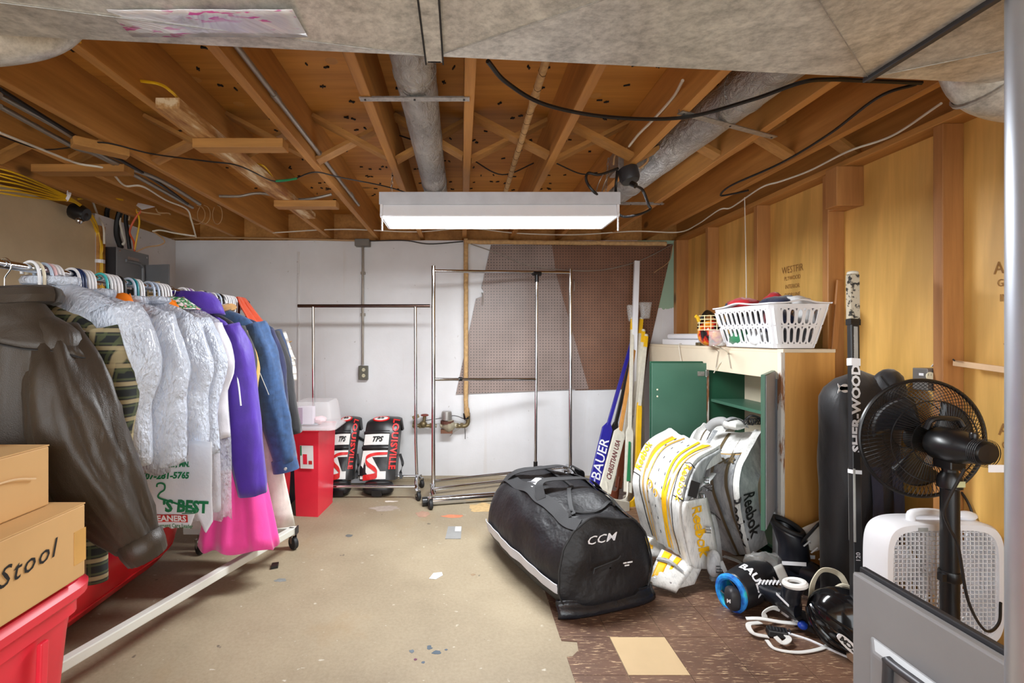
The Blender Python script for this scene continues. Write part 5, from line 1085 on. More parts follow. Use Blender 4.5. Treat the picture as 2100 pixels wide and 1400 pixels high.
def bagpt(s, a, off=0):
    """s along the length 0..1 from the near end, a angle (0 = right, pi/2 = top, pi = left)"""
    e = math.sin(math.pi*min(1, max(0, s)))**.6
    hw = .250+.055*e-.07*max(0, (s-.72)/.28)**2; H = (.415+.05*math.sin(math.pi*s)-.085*max(0, (s-.7)/.3)**2)
    ca, sa = math.cos(a), math.sin(a)
    x = sgp(ca, .62)*hw; z = H*.5+sgp(sa, .62)*H*.5
    x *= 1-.22*max(0, z/H-.45)/.55
    if sa > 0: z -= (.030*nz(x*7+3, s*6, 2)+.022*math.exp(-((s-.1)/.05)**2)*abs(ca)*0+.03*math.exp(-((s-.13)/.06)**2-(x/.09)**2))*min(1, sa*1.5)
    r = 1+(.035*nz(ca*2.2, sa*2.2, s*5)+.022*nz(ca*5, sa*5+3, s*11)-.02*max(0, nz(ca*4+7, sa*4, s*8)))*(1 if sa > -.4 else .2)
    p = B0+BD*(s*BL)+BE*(x*r)+V(0, 0, max(.002, z))
    if off: 
        q = V(0, 0, H*.5)+B0+BD*(s*BL); d = (p-q); d -= BD*d.dot(BD); p = p+d.normalized()*off
    return p
def shellp(u, v):
    a = 2*math.pi*v
    if u > .9:
        k = (u-.9)/.1; p = bagpt(1, a); cc = B0+BD*BL+V(0, 0, .18); q = cc+(p-cc)*math.cos(k*math.pi/2*.98)+BD*.06*math.sin(k*math.pi/2); return q
    return bagpt(u/.9, a)
obj('body', MB().grid(shellp, 44, 64, cv=True), M['nylon'], db_, smooth=True, sharp=180)
def endp(u, v, off=0):
    a = 2*math.pi*v; p = bagpt(0, a); cc = B0+V(0, 0, .2); q = cc+(p-cc)*(1-u)
    z = q.z; bul = .035*(1-(1-u)**4)+.02*nz(q.x*9, z*9)*(1 if u > .1 else 0)
    if z < .09 and u < .35: bul += .0
    return q-BD*(bul+off)
obj('end_panel', MB().grid(lambda u, v: endp(u*.985, v), 12, 64, cv=True, capu=False), M['nylon'], db_, smooth=True, sharp=180)
def onend(px, py, off=.006):
    """pixel -> point on the near end plane"""
    n_ = -BD; d = at(px, py, 1)-V(0, 0, EYE); o = V(0, 0, EYE); P = B0-BD*.035; tt = (P-o).dot(n_)/d.dot(n_); return o+d*tt+n_*off
def bagtext(s, size, px, py, m, bold, shear, sx, rot=.0):
    c0 = onend(px, py); U = (onend(px+10, py-1.8)-c0).normalized(); W_ = V(0, 0, 1)
    text('lettering', s, size, lambda x, y: c0+U*x+W_*y-BD*.012, m, db_, bold=bold, shear=shear, sx=sx)
bagtext('C C M'.replace(' ', ''), .052, 1228, 1102, M['white'], .0004, .25, 1.35)
for dx, dy, ln_ in ((0, 0, .018), (.022, 0, .028), (.008, -.012, .024)):
    p = onend(1273, 1151, .018)+BE*dx+V(0, 0, dy); obj('small_print', MB().beam(p, p+BE*ln_, .002, .006, V(0, 0, 1)), M['white'], db_)
obj('pocket_zip', MB().tube([onend(1212, 1172, .018), onend(1214, 1162, .018), onend(1262, 1143, .018), onend(1268, 1136, .016)], .004, 6), M['rubber'], db_, smooth=True)
def rowpt(v, k): return endp(k, v, .006)
obj('bottom_panel', MB().grid(lambda u, v: (lambda q: V(q.x, q.y, lerp(.004, .075, u)+.012*nz(v*5)*u)-BD*(.040-.014*u+.010*math.sin(u*6)-.03*abs(2*v-1)**4))(B0+BE*lerp(-.256, .262, v)), 7, 30), M['tarp'], db_, smooth=True, solid=.008)
obj('piping', MB().tube([bagpt(-.004, 2*math.pi*k/48, .004) for k in range(48)], .005, 6, closed=True), M['rubber'], db_, smooth=True)
def strip(name, path, w_, m, off=.006, up=None, n=7):
    """path of (s, a); ribbon lying on the bag"""
    P = sp([V(s, a, o_) for s, a, o_ in path], n); pts = [bagpt(p.x, p.y, off+p.z) for p in P]; W_ = []
    for i, p in enumerate(P):
        tg = (pts[min(i+1, len(pts)-1)]-pts[max(i-1, 0)]).normalized(); cc = V(0, 0, .2)+B0+BD*(p.x*BL); d = (pts[i]-cc); d -= BD*d.dot(BD)
        W_.append(tg.cross(d.normalized()).normalized()*w_/2)
    return obj(name, MB().rib(pts, W_, .0018), m, db_, smooth=True)
strip('reflective_band', [(s, math.pi*(1.065-.02*s), .002) for s in (.0, .1, .25, .4, .55, .7, .85)], .052, mat('reflective_white', c(206,208,216), .3))
strip('side_webbing', [(s, 2.16+.1*s, .003) for s in (.0, .12, .25, .4, .6, .8, .92)], .062, M['web'])
strip('side_webbing', [(s, .98-.1*s, .003) for s in (.0, .12, .25, .4, .6, .8, .92)], .062, M['web'])
strip('handle', [(.74, 2.25, .004), (.68, 1.95, .03), (.62, 1.6, .045), (.60, 1.2, .03), (.58, .9, .006)], .05, M['web'], n=8)
strip('handle', [(.30, 2.2, .004), (.36, 2.0, .045), (.36, 1.7, .05), (.33, 1.3, .035), (.34, .95, .006)], .05, M['web'], n=8)
strip('handle_wrap', [(.585, 1.12, .04), (.60, .95, .05), (.62, .80, .03)], .075, M['rubber'])
strip('zipper', [(.10, 2.15, .003), (.13, 1.9, .004), (.10, 1.57, .003), (.14, 1.2, .004), (.10, .95, .003)], .016, M['rubber'])
strip('zipper', [(.10, 1.9, .003), (.30, 1.6, .003), (.5, 1.5, .002), (.85, 1.5, .002)], .02, M['rubber'])
for s, a in ((.10, 2.05), (.11, 1.30)): strip('zip_pull', [(s-.02, a, .012), (s+.0, a-.06, .014), (s+.03, a-.1, .012)], .014, M['black'])
strip('tag_sleeve', [(.42, 1.98, .003), (.49, 1.96, .005), (.56, 1.94, .003)], .10, M['rubber'])
strip('name_tag', [(.43, 1.985, .008), (.48, 1.975, .0085), (.53, 1.965, .008)], .072, M['white'])
mb = MB()
for k in range(4): 
    p = bagpt(.45+.02*k, 1.99, .0175); mb.beam(p-BE*.02, p+BE*.022, .006, .002, BD)
obj('tag_print', mb, mat('tag_grey', c(130,132,136), .6), db_)
strip('end_loop', [(.93, 1.7, .02), (.90, 1.2, .05), (.86, .9, .02)], .06, M['web'])

# ================================================================ GOALIE PADS
leath = NT('scuffed_white_leather'); n = leath.noise(5, 5, .7, leath.mapped((1.6, 1.6, .6))); g2 = leath.noise(22, 5, .7, leath.mapped((2.6, 2.6, .7)))
col = leath.ramp(n, [(.3, c(196,194,190)), (.6, c(226,225,222))]); col = leath.mix(leath.ramp(g2, [(.52, G0), (.72, (.55,)*3)]), col, c(110,110,112)); leath.bump(g2, .2, .004)
M['leather'] = leath.set(Base_Color=col, Roughness=.48)
t = NT('grey_scuffed_leather'); n = t.noise(7, 5, .7, t.mapped((2.4, 2.4, .6))); M['gleather'] = t.set(Base_Color=t.ramp(n, [(.35, c(120,122,126)), (.62, c(186,187,188))]), Roughness=.5)
M['gold'] = mat('yellow_leather', c(244,184,24), .4, var=.1, vs=20); M['tanl'] = mat('tan_outline', c(206,160,80), .5); M['brownl'] = mat('olive_brown_leather', c(96,80,54), .45, var=.1)
M['dirty'] = mat('grey_canvas', c(150,150,150), .8, var=.12, vs=12, bs=60)
class Pad:
    def __init__(s, root, Ls, Rs, th, front=(-.4, -.9, .2), k=6, prof=None, m=None, seed=0):
        s.L, s.R = sp(Ls, k), sp(Rs, k); s.n = len(s.L); s.th = th; s.prof = prof or (lambda v: .018*(math.exp(-((v-.08)/.08)**2)+math.exp(-((v-.92)/.08)**2))); s.root = root; s.N = []; s.seed = seed
        for i in range(s.n):
            t_ = (s.L[min(i+1, s.n-1)]+s.R[min(i+1, s.n-1)]-s.L[max(i-1, 0)]-s.R[max(i-1, 0)]); w_ = s.R[i]-s.L[i]; q = w_.cross(t_).normalized()
            if q.dot(Vector(front)) < 0 and i == 0 or (i and q.dot(s.N[-1]) < 0): q = -q
            s.N.append(q)
        def ring(u, v):
            if v < .5: return s.at(u, v*2, 0)
            return s.at(u, 1-(v-.5)*2, -s.th, False)
        s.o = obj('shell', MB().grid(ring, 30, 40, cv=True, capu=True), m, root, smooth=True, sharp=50)
    def at(s, u, v, off=0, bulge=True):
        x = min(max(u, 0), 1)*(s.n-1); i = min(int(x), s.n-2); f_ = x-i
        L = s.L[i].lerp(s.L[i+1], f_); R = s.R[i].lerp(s.R[i+1], f_); N_ = s.N[i].lerp(s.N[i+1], f_).normalized()
        return L.lerp(R, v)+N_*(off+(s.prof(v)+.006*nz(u*7, v*4, s.seed) if bulge else 0))
    def stripe(s, name, m, u0, u1, va, vb, off=.003, n=24):
        va = va if callable(va) else (lambda u, q=va: q); vb = vb if callable(vb) else (lambda u, q=vb: q)
        return obj(name, MB().grid(lambda u, v: (lambda U: s.at(U, lerp(va(U), vb(U), v), off))(lerp(u0, u1, u)), n, 4), m, s.root, smooth=True)
    def seam(s, u0, v0, u1, v1, r=.0025, m=None, n=12, off=.001): return obj('seam', MB().tube([s.at(lerp(u0, u1, k/n), lerp(v0, v1, k/n), off) for k in range(n+1)], r, 5), m or M['ink'], s.root)
    def side(s, u, w, right=True, off=.004):
        """point on the side wall, w 0 front .. 1 back"""
        p = s.at(u, 1 if right else 0, 0).lerp(s.at(u, 1 if right else 0, -s.th, False), w); d = s.at(u, 1, 0, False)-s.at(u, 0, 0, False)
        return p+d.normalized()*(off if right else -off)
    def label(s, str_, size, u, v, m, along=-1, bold=.001, sx=1, side=False, shear=0, flip=1):
        Lu = sum((s.L[i+1]-s.L[i]).length for i in range(s.n-1)); wv = (s.R[s.n//2]-s.L[s.n//2]).length
        if side: f_ = lambda x, y: s.side(u-along*x/Lu, v+flip*y/s.th)
        else: f_ = lambda x, y: s.at(u-along*x/Lu, v+flip*y/wv, .005)
        return text('lettering', str_, size, f_, m, s.root, bold=bold, sx=sx, shear=shear)
def buckle(par, p, U, W_):
    p, U, W_ = Vector(p), Vector(U).normalized(), Vector(W_).normalized(); mb = MB()
    mb.tube([p+U*a*.018+W_*b*.014 for a, b in ((-1,-1),(1,-1),(1,1),(-1,1))], .003, 6, closed=True); mb.tube([p-U*.018, p+U*.018], .002, 5)
    return obj('buckle', mb, M['chrome'], par)
def strapb(par, pts, w_=.012, m=None, name='strap', up=(0, 0, 1), n=6):
    P = sp(pts, n); u_ = Vector(up); return obj(name, MB().rib(P, [((P[min(i+1, len(P)-1)]-P[max(i-1, 0)]).cross(u_)).normalized()*w_ for i in range(len(P))], .0018), m or M['dirty'], par, smooth=True)

yp = thing('goalie_pad', 'scuffed white goalie leg pad with yellow stripes, in front', 'goalie pad', (1.1, 2.5, 0))
P1 = Pad(yp, [at(1371, 882, 2.95), at(1326, 911, 2.80), at(1302, 969, 2.65), at(1306, 1022, 2.65), at(1320, 1090, 2.68)],
         [at(1482, 920, 2.70), at(1428, 957, 2.54), at(1405, 1030, 2.40), at(1408, 1092, 2.40), at(1426, 1162, 2.43)], .075, (-.4, -.9, .5), m=M['leather'], seed=1,
         prof=lambda v: .022*(math.exp(-((v-.06)/.07)**2)+math.exp(-((v-.90)/.09)**2))+.004*math.cos(v*40))
P1.stripe('yellow_stripe', M['gold'], .06, .42, .20, lambda u: .20+.10*max(.12, 1-u/.45)); P1.stripe('outline_stripe', M['tanl'], .03, .98, lambda u: .36-.10*min(1, u*2)+.08*max(0, u-.5), lambda u: .385-.10*min(1, u*2)+.08*max(0, u-.5), .004)
P1.stripe('outline_stripe', M['tanl'], .06, .98, lambda u: .185-.03*u+.12*max(0, u-.4), lambda u: .205-.03*u+.12*max(0, u-.4), .004)
P1.stripe('yellow_stripe', M['gold'], .03, .98, lambda u: .62-.10*u, lambda u: .66-.085*u, .004)
P1.stripe('yellow_stripe', M['gold'], .03, .97, lambda u: .70-.06*u, lambda u: .86-.30*min(1, u*1.6)+.14*max(0, u-.45), .004)
P1.stripe('outline_stripe', M['tanl'], .05, .97, lambda u: .90-.25*min(1, u*1.6)+.14*max(0, u-.45), lambda u: .92-.25*min(1, u*1.6)+.14*max(0, u-.45), .004)
P1.label('Reebok', .048, .36, .075, M['gold'], along=1, sx=1.25, bold=.001, flip=-1); P1.label('Reebok', .052, .40, .905, M['gold'], along=-1, sx=1.25, bold=.001)
for u in (.27, .5): P1.seam(u, .0, u, .13); P1.seam(u, .80, u, 1.0)
P1.seam(.5, .13, .98, .2); P1.seam(.28, .8, .98, .74, .002)
for v, u in ((.34, .52), (.46, .56)): obj('emblem', MB().tube([P1.at(u+.03*math.cos(q), v+.035*math.sin(q), .006) for q in [2*math.pi*k/16 for k in range(14)]], .003, 5), M['gold'], yp)
for v in (.30, .43, .55):
    mb = MB()
    for k in range(9): mb.tube([P1.at(.08+.1*k, v+.01*nz(k*3), .002), P1.at(.10+.1*k, v+.02*nz(k*3+1), .002)], .0016, 5)
    tag(obj('lacing', mb, M['dgrey'], yp), kind='stuff')
# side wing with big letters
wr_ = sp([at(1446, 1020, 2.50), at(1462, 1090, 2.47), at(1472, 1165, 2.49)], 6)
def sw(u, v): return P1.at(lerp(.50, 1.0, u), .99, .004).lerp(wr_[min(12, int(u*12.001))], v)
obj('side_wing', MB().grid(sw, 13, 8), M['leather'], yp, smooth=True, solid=.022)
text('lettering', 'Reebok', .082, lambda x, y: sw(min(1, max(0, .47+x/.335)), .46+y/.15)+V(.004, -.017, .004), M['gold'], yp, bold=.002, sx=.98)
up_ = [P1.at(.02+.48*k/12, 1, 0) for k in range(13)]
obj('side_wing', MB().grid(lambda u, v: up_[int(u*12.001)].lerp(V(1.50, 2.80, .46+.14*(1-u)), v*.4), 13, 6), M['gleather'], yp, smooth=True, solid=.012)
obj('size_patch', MB().grid(lambda u, v: at(lerp(1414, 1432, v)+lerp(4, -4, u), lerp(984, 1016, u)+6*v, 2.40)+V(0, 0, 0), 3, 3), M['ink'], yp, solid=.002)
cal = obj('calf_wrap', MB().grid(lambda u, v: at(lerp(1444, 1464, v)+14*math.sin(u*2.5), lerp(1060, 1225, u), lerp(2.50, 2.44, v))+V(.03*math.sin(v*3), .05*v, 0), 12, 10), M['dirty'], yp, smooth=True, solid=.03)
obj('knee_pad', MB().ell(at(1464, 1155, 2.38), (.032, .03, .065), 10, 14, ex=.8), M['gleather'], yp, smooth=True)
for px, py, Y in ((1449, 985, 2.5), (1438, 1018, 2.48), (1452, 1086, 2.42), (1474, 1167, 2.34)): buckle(yp, at(px, py, Y), (1, .4, -.2), (0, .1, 1))
strapb(yp, [at(1478, 1150, 2.36), at(1492, 1180, 2.32), at(1510, 1205, 2.30)], .011); strapb(yp, [at(1470, 1200, 2.3), at(1484, 1215, 2.28), at(1500, 1232, 2.29)], .008)
strapb(yp, [at(1430, 1000, 2.50), at(1452, 985, 2.52), at(1464, 970, 2.6)], .012)
# toe boxes
def toe(par, q, thick, m, nm='toe_box'):
    a, b, c_, d = [Vector(p) for p in q]
    return obj(nm, MB().grid(lambda u, v: (lambda p: p)(a.lerp(b, v).lerp(d.lerp(c_, v), u))+V(0, 0, .014*math.sin(u*3.14)*math.sin(v*3.14)), 8, 8), m, par, smooth=True, solid=thick)
TA = [at(1356, 1130, 2.52), at(1424, 1164, 2.44), at(1388, 1228, 2.335), at(1328, 1192, 2.38)]
TA[2].z = .03; TA[3].z = .05
toe(yp, TA, .035, M['leather'])
def tq(u, v): return TA[0].lerp(TA[1], v).lerp(TA[3].lerp(TA[2], v), u)+V(0, 0, .014*math.sin(u*3.14)*math.sin(v*3.14)+.0195)
for v0, v1, u0, u1 in ((.12, .36, .05, .36), (.10, .40, .45, .92), (.50, .66, .05, .4), (.52, .66, .46, .95)): obj('yellow_stripe', MB().grid(lambda u, v: tq(lerp(u0, u1, u), lerp(v0, v1, v)), 6, 5), M['gold'], yp, smooth=True, solid=.002)
strapb(yp, [tq(.38, .02)+V(0, 0, .004), tq(.42, .4)+V(0, 0, .012), tq(.46, .9)+V(0, 0, .004)], .014, M['gleather'], 'toe_strap')
obj('toe_side', MB().grid(lambda u, v: lerp(TA[1], TA[2], v)+V(.11*u, .05*u+.02, .06*u*(1-v)-.0*u), 6, 8), M['leather'], yp, smooth=True, solid=.02)
for v in (.2, .75): obj('eyelet', MB().lathe([(.006, 0), (.005, .003)], tq(.93, v), (0, -.5, 1), 10), M['chrome'], yp)
y2 = thing('goalie_pad_toe', 'second yellow striped pad toe lying behind the front pad', 'goalie pad', at(1330, 1120, 2.62))
TB = [at(1324, 1075, 2.78), at(1368, 1105, 2.70), at(1358, 1140, 2.62), at(1312, 1135, 2.66)]; TB[2].z = .06; TB[3].z = .05
toe(y2, TB, .035, M['leather'])
for v0, v1, u0, u1 in ((.45, .75, .15, .4), (.15, .55, .55, .9)): obj('yellow_stripe', MB().grid(lambda u, v: TB[0].lerp(TB[1], lerp(v0, v1, v)).lerp(TB[3].lerp(TB[2], lerp(v0, v1, v)), lerp(u0, u1, u))+V(0, 0, .033), 5, 5), M['gold'], y2, solid=.002)

xp = thing('goalie_pad', 'grey goalie leg pad with brown lines, leaning into the open cabinet', 'goalie pad', (1.5, 2.75, 0))
P2 = Pad(xp, [at(1462, 884, 3.02), at(1442, 925, 2.92), at(1432, 985, 2.84), at(1452, 1050, 2.82), at(1488, 1140, 2.88)],
         [at(1566, 890, 2.70), at(1543, 930, 2.62), at(1524, 975, 2.55), at(1526, 1045, 2.53), at(1546, 1135, 2.60)], .10, (-.4, -.9, .4), m=M['gleather'], seed=4,
         prof=lambda v: .03*math.exp(-((v-.93)/.10)**2)+.014*math.exp(-((v-.05)/.06)**2))
P2.stripe('edge_roll', M['leather'], 0, 1, .84, 1.0, .002); P2.stripe('top_leather', M['leather'], 0, .26, .0, .84, .002)
for v0 in (.30, .62): P2.stripe('brown_stripe', M['brownl'], .02, 1, lambda u, q=v0: q+.06-.16*math.sin(u*2.6)+.20*u, lambda u, q=v0: q+.115-.16*math.sin(u*2.6)+.22*u, .006)
P2.label('XR', .075, .33, .55, M['ink'], along=-1, bold=.003, shear=.3) if False else text('lettering', 'XR', .06, lambda x, y: P2.at(.35-y/.75, .60+x/.30, .010), M['brownl'], xp, bold=.003, shear=.2, sx=1.2)
P2.label('Reebok', .085, .80, .92, M['ink'], along=-1, bold=.002, sx=.95)
P2.label('Reebok', .085, .78, .45, M['ink'], along=-1, bold=.002, side=True, sx=.9)
P2.seam(.27, 0, .27, .86, .0025, M['tanl']); P2.seam(0, .83, 1, .83)
for k in range(3): P2.seam(.34+.2*k, .08, .40+.2*k, .3, .002)
for px, py in ((1455, 1000), (1446, 1040)): buckle(xp, at(px, py, 2.72), (1, .4, 0), (0, 0, 1))
obj('toe_end', MB().grid(lambda u, v: at(lerp(1488, 1560, v), lerp(1140, 1190, u), lerp(2.82, 2.55, v))+V(0, -.06*u, 0), 5, 6), M['brownl'], xp, smooth=True, solid=.03)
strapb(xp, [at(1484, 1140, 2.55), at(1512, 1150, 2.5), at(1532, 1162, 2.48)], .014, M['gleather'])
p3 = thing('goalie_pad', 'dirty white goalie pad wedged behind the yellow striped one', 'goalie pad', (1.45, 3.05, .3))
P3 = Pad(p3, [at(1440, 872, 3.10), at(1415, 898, 3.02), at(1400, 960, 3.0), at(1405, 1050, 3.0)], [at(1502, 862, 3.02), at(1486, 905, 2.92), at(1470, 985, 2.86), at(1474, 1060, 2.9)], .07, (-.4, -.9, .4), m=M['leather'], seed=9)
P3.seam(.0, .5, 1, .5); P3.stripe('brown_stripe', M['brownl'], 0, .9, .30, .33)
ct = thing('catch_glove', 'white goalie catching glove with black netting lying on top of the pads', 'glove', at(1510, 868, 2.80))
def gp_(px, py, Y=2.78): return at(px, py, Y)
obj('cuff', MB().tube(sp([gp_(1452, 878, 2.92), gp_(1466, 866, 2.88), gp_(1484, 864, 2.84), gp_(1492, 874, 2.8)], 6), .026, 12, flat=.7), M['dirty'], ct, smooth=True)
obj('palm', MB().ell(gp_(1505, 870), (.055, .06, .03), 10, 16, disp=lambda p: .25*nz(p.x*30, p.y*30)), M['leather'], ct, smooth=True)
strapb(ct, [gp_(1488, 862), gp_(1505, 856), gp_(1522, 862), gp_(1532, 876)], .018, M['gleather'])
strapb(ct, [gp_(1510, 858), gp_(1518, 870), gp_(1514, 880)], .014, M['white'])
mb = MB()
for k in range(7):
    for s in (0, 1):
        mb.tube([gp_(1528+k*5, 858+12*s, 2.72)+V(0, 0, 0), gp_(1533+k*5, 864+6*math.sin(k)+2, 2.70), gp_(1528+k*5+8, 858+12*(1-s), 2.72)], .003, 5)
mb.tube(sp([gp_(1524, 866, 2.74), gp_(1540, 852, 2.72), gp_(1562, 860, 2.70), gp_(1566, 876, 2.69)], 6), .006, 6)
obj('netting', mb, M['black'], ct, smooth=True)

# red and black pads on the back wall
redl = mat('red_leather', c(206,34,34), .4); blkl = mat('black_leather', c(30,30,32), .33, var=.1); whl = mat('white_leather', c(222,222,218), .4, var=.06)
def tps(label, x0, x1, sd, lv):
    th = thing('goalie_pad', label, 'goalie pad', ((x0+x1)/2, 3.85, 0))
    zs = [.545, .53, .42, .30, .20, .10]; ys = [4.14, 4.05, 3.99, 3.95, 3.92, 3.90]; sk_ = [.035, .02, .01, 0, -.01, -.012]
    p = Pad(th, [V(x0+k, y, z) for z, y, k in zip(zs, ys, sk_)], [V(x1+k*.6, y+.02, z) for z, y, k in zip(zs, ys, sk_)], .085, (0, -1, .1), m=blkl, seed=sd, prof=lambda v: .03*max(0, math.sin(math.pi*v))**.6)
    b = lambda u, k: .72 if k else 0
    R = .70
    p.stripe('white_band', whl, .36, .49, .02, R, .006); p.stripe('white_field', whl, .56, .98, .02, R, .005)
    obj('top_roll', MB().tube([p.at(.34, v/10*R, -.004) for v in range(11)], .016, 8), blkl, th, smooth=True)
    obj('lower_roll', MB().tube([p.at(.525, v/10*R, -.002) for v in range(11)], .016, 8), blkl, th, smooth=True)
    sw_ = sp([V(.60, .70, 0), V(.61, .35, 0), V(.66, .14, 0), V(.75, .20, 0), V(.84, .42, 0), V(.92, .45, 0), V(.96, .1, 0)], 6)
    obj('red_swoosh', MB().rib([p.at(q.x, q.y, .009) for q in sw_], [(p.at(q.x+.001, q.y, .009)-p.at(q.x, q.y, .009)).normalized()*lerp(.010, .022, min(1, i/30)) for i, q in enumerate(sw_)], .001), redl, th)
    obj('black_field', MB().grid(lambda u, v: p.at(lerp(.65, .86, u), lerp(.30+.25*u, R, v), .0075), 6, 6), blkl, th, smooth=True)
    obj('black_field', MB().grid(lambda u, v: p.at(lerp(.78, .93, u), lerp(.02, .04+.2*u, v), .0075), 6, 6), blkl, th, smooth=True)
    oval = [p.at(.16+.045*math.sin(q), .40+.22*math.cos(q), .004) for q in [2*math.pi*k/24 for k in range(24)]]
    obj('emblem_ring', MB().tube(oval, .007, 6, closed=True), redl, th)
    obj('emblem_field', MB().grid(lambda u, v: p.at(.16+.043*u*math.sin(6.283*v), .40+.21*u*math.cos(6.283*v), .0075), 4, 24, cv=True), whl, th)
    for v in (.34, .44): obj('emblem_mark', MB().tube([p.at(.16+.012*math.sin(q), v+.035*math.cos(q), .009) for q in [2*math.pi*k/12 for k in range(12)]], .0035, 5, closed=True), blkl, th)
    text('lettering', 'TPS', .048, lambda x, y: p.at(.425-y/.56, .37+x/.32, .010), M['ink'], th, bold=.002, shear=.3, sx=1.25)
    text('lettering', lv, .075, lambda x, y: p.at(.50+x/.62, .845+y/.31, .010), redl, th, bold=.003, sx=1.0, space=1.1)
    obj('toe_block', MB().ell(((x0+x1)/2, 3.86, .055), ((x1-x0)*.42, .07, .05), 8, 16, ex=.6).box(((x0+x1)/2-.04, 3.78, .012), ((x0+x1)/2+.04, 3.82, .055)), M['black'], th, smooth=True)
    strapb(th, [p.at(.6, 1.02, -.06), p.at(.75, 1.12, -.05), p.at(.9, 1.08, -.06), p.at(.99, 1.1, -.04)], .012, M['rubber'])
    return th
tps('black white and red goalie pad half hidden by the red wastebasket', -1.05, -.855, 21, 'LOUISVILLE')
tps('black white and red goalie pad standing fully in view against the white wall', -.80, -.505, 33, 'LOUISVILLE')
bo = thing('leaning_board', 'white board with black edging wedged between two goalie pads', 'board', (-.87, 4.1, 0))
obj('board', MB().hexa([at(720, 990, 4.14), at(758, 990, 4.14), at(758, 990, 4.17), at(720, 990, 4.17), at(722, 887, 4.2), at(752, 905, 4.2), at(752, 905, 4.22), at(722, 887, 4.22)]), M['white'], bo)
obj('edging', MB().beam(at(722, 888, 4.195), at(753, 907, 4.195), .02, .02), M['black'], bo)

# ================================================================ LONG STICK, BAT BAG
hs = thing('hockey_stick', 'tall black hockey stick with white lettering leaning by the plywood wall', 'hockey stick', (1.62, 1.95, 0))
s0, s1 = at(1757, 1330, 1.885), at(1748.5, 563, 2.05); s0.z = .03
d = (s1-s0).normalized()
obj('shaft', MB().beam(s0, s1, .036, .024, (0, 1, 0)), blk, hs, bev=.004)
t = NT('dirty_grip_tape'); n = t.noise(50, 3); tape = t.set(Base_Color=t.ramp(n, [(.42, c(50,48,46)), (.5, c(190,180,160))]), Roughness=.9)
obj('grip_tape', MB().beam(s1-d*.19, s1, .040, .028, (0, 1, 0)), tape, hs, bev=.004); obj('butt_end', MB().lathe([(.02, 0), (.021, .008), (.018, .012)], s1, d, 14), wht, hs, smooth=True)
obj('tape_ring', MB().beam(s1-d*.215, s1-d*.19, .0405, .0285, (0, 1, 0)), M['black'], hs)
nn = V(0, -1, 0); nn = (nn-d*nn.dot(d)).normalized(); wd = d.cross(nn)
def shp(z): 
    k = (z-s0.z)/(s1.z-s0.z); return s0.lerp(s1, k)
def shtext(s, z, size, m, bold=.001, sx=1): text('lettering', s, size, lambda x, y: shp(z)+nn*.0135+d*x-wd*y*(1 if d.cross(-wd).dot(nn) > 0 else -1), m, hs, bold=bold, sx=sx)
shtext('SHER-WOOD', .96, .047, M['white'], .002, 1.24); shtext('SHERWOOD', 1.20, .022, M['white'], .0005); shtext('BPM', .29, .045, gry, .001); shtext('120', .385, .024, M['white'], .0005)
obj('white_band', MB().beam(shp(1.13), shp(1.16), .0372, .0252, (0, 1, 0)), M['white'], hs); obj('grey_panel', MB().beam(shp(1.16)+nn*.0006, shp(1.29)+nn*.0006, .016, .026, (0, 1, 0)), gry, hs); obj('white_band', MB().beam(shp(.70), shp(.715), .0372, .0252, (0, 1, 0)), M['white'], hs)
obj('side_stripe', MB().beam(shp(.44)+wd*-.012, shp(.72)+wd*-.012, .008, .0258, (0, 1, 0)), gry, hs)
obj('blade', MB().rib(sp([s0+V(0, 0, .02), s0+V(-.03, .1, .02), s0+V(-.10, .22, .02)], 5), [V(0, 0, .035)]*11, .008), blk, hs)
bb = thing('backpack', 'black sports backpack with white emblem hanging behind the tall hockey stick', 'bag', (1.75, 2.28, .1))
def bpp(u, v):
    a = 2*math.pi*v; z = lerp(1.10, .06, u); s = min(1, (u/.10)**.5) if u < .10 else 1; hw = .155*s*(1-.06*u); th = (.085+.02*math.sin(u*5))*s
    if u > .97: hw *= .8
    return V(1.80+sgp(math.cos(a), .7)*hw*(1+.04*nz(math.cos(a)*3, u*6))-.02*u, 2.20+sgp(math.sin(a), .7)*th*(1+.12*nz(math.sin(a)*3, u*7, 3)), z)
obj('body', MB().grid(bpp, 26, 36, cv=True, capu=True), cloth('black_pack_cloth', c(26,26,30), .5, .15), bb, smooth=True, sharp=180)
obj('side_pocket', MB().ell((1.885, 2.15, 1.0), (.07, .06, .11), 12, 16, disp=lambda p: .1*nz(p.x*30, p.z*30)), cloth('black_pocket_cloth', c(30,30,34), .5, .15), bb, smooth=True)
obj('piping', MB().tube(sp([(1.82, 2.11, 1.08), (1.86, 2.10, 1.0), (1.855, 2.10, .85), (1.84, 2.105, .7)], 6), .004, 6), M['rubber'], bb, smooth=True)
for sx_ in (1.78, 1.87): strapb(bb, [(sx_, 2.10, .75), (sx_+.01, 2.09, .5), (sx_+.005, 2.11, .22)], .022, cloth('navy_strap', c(30,34,56), .7), up=(0, 1, 0))
ec = at(1733, 796, 2.10)
for s in (-1, 1):
    obj('emblem_arc', MB().rib([ec+V(.034*math.cos(q), 0, s*(.026-.038*math.sin(q))+.006*s) for q in [math.pi*(.12+.76*k/10) for k in range(11)]], [V(0, 0, .0095*(.35+math.sin(math.pi*k/10))) for k in range(11)], .001), M['white'], bb)

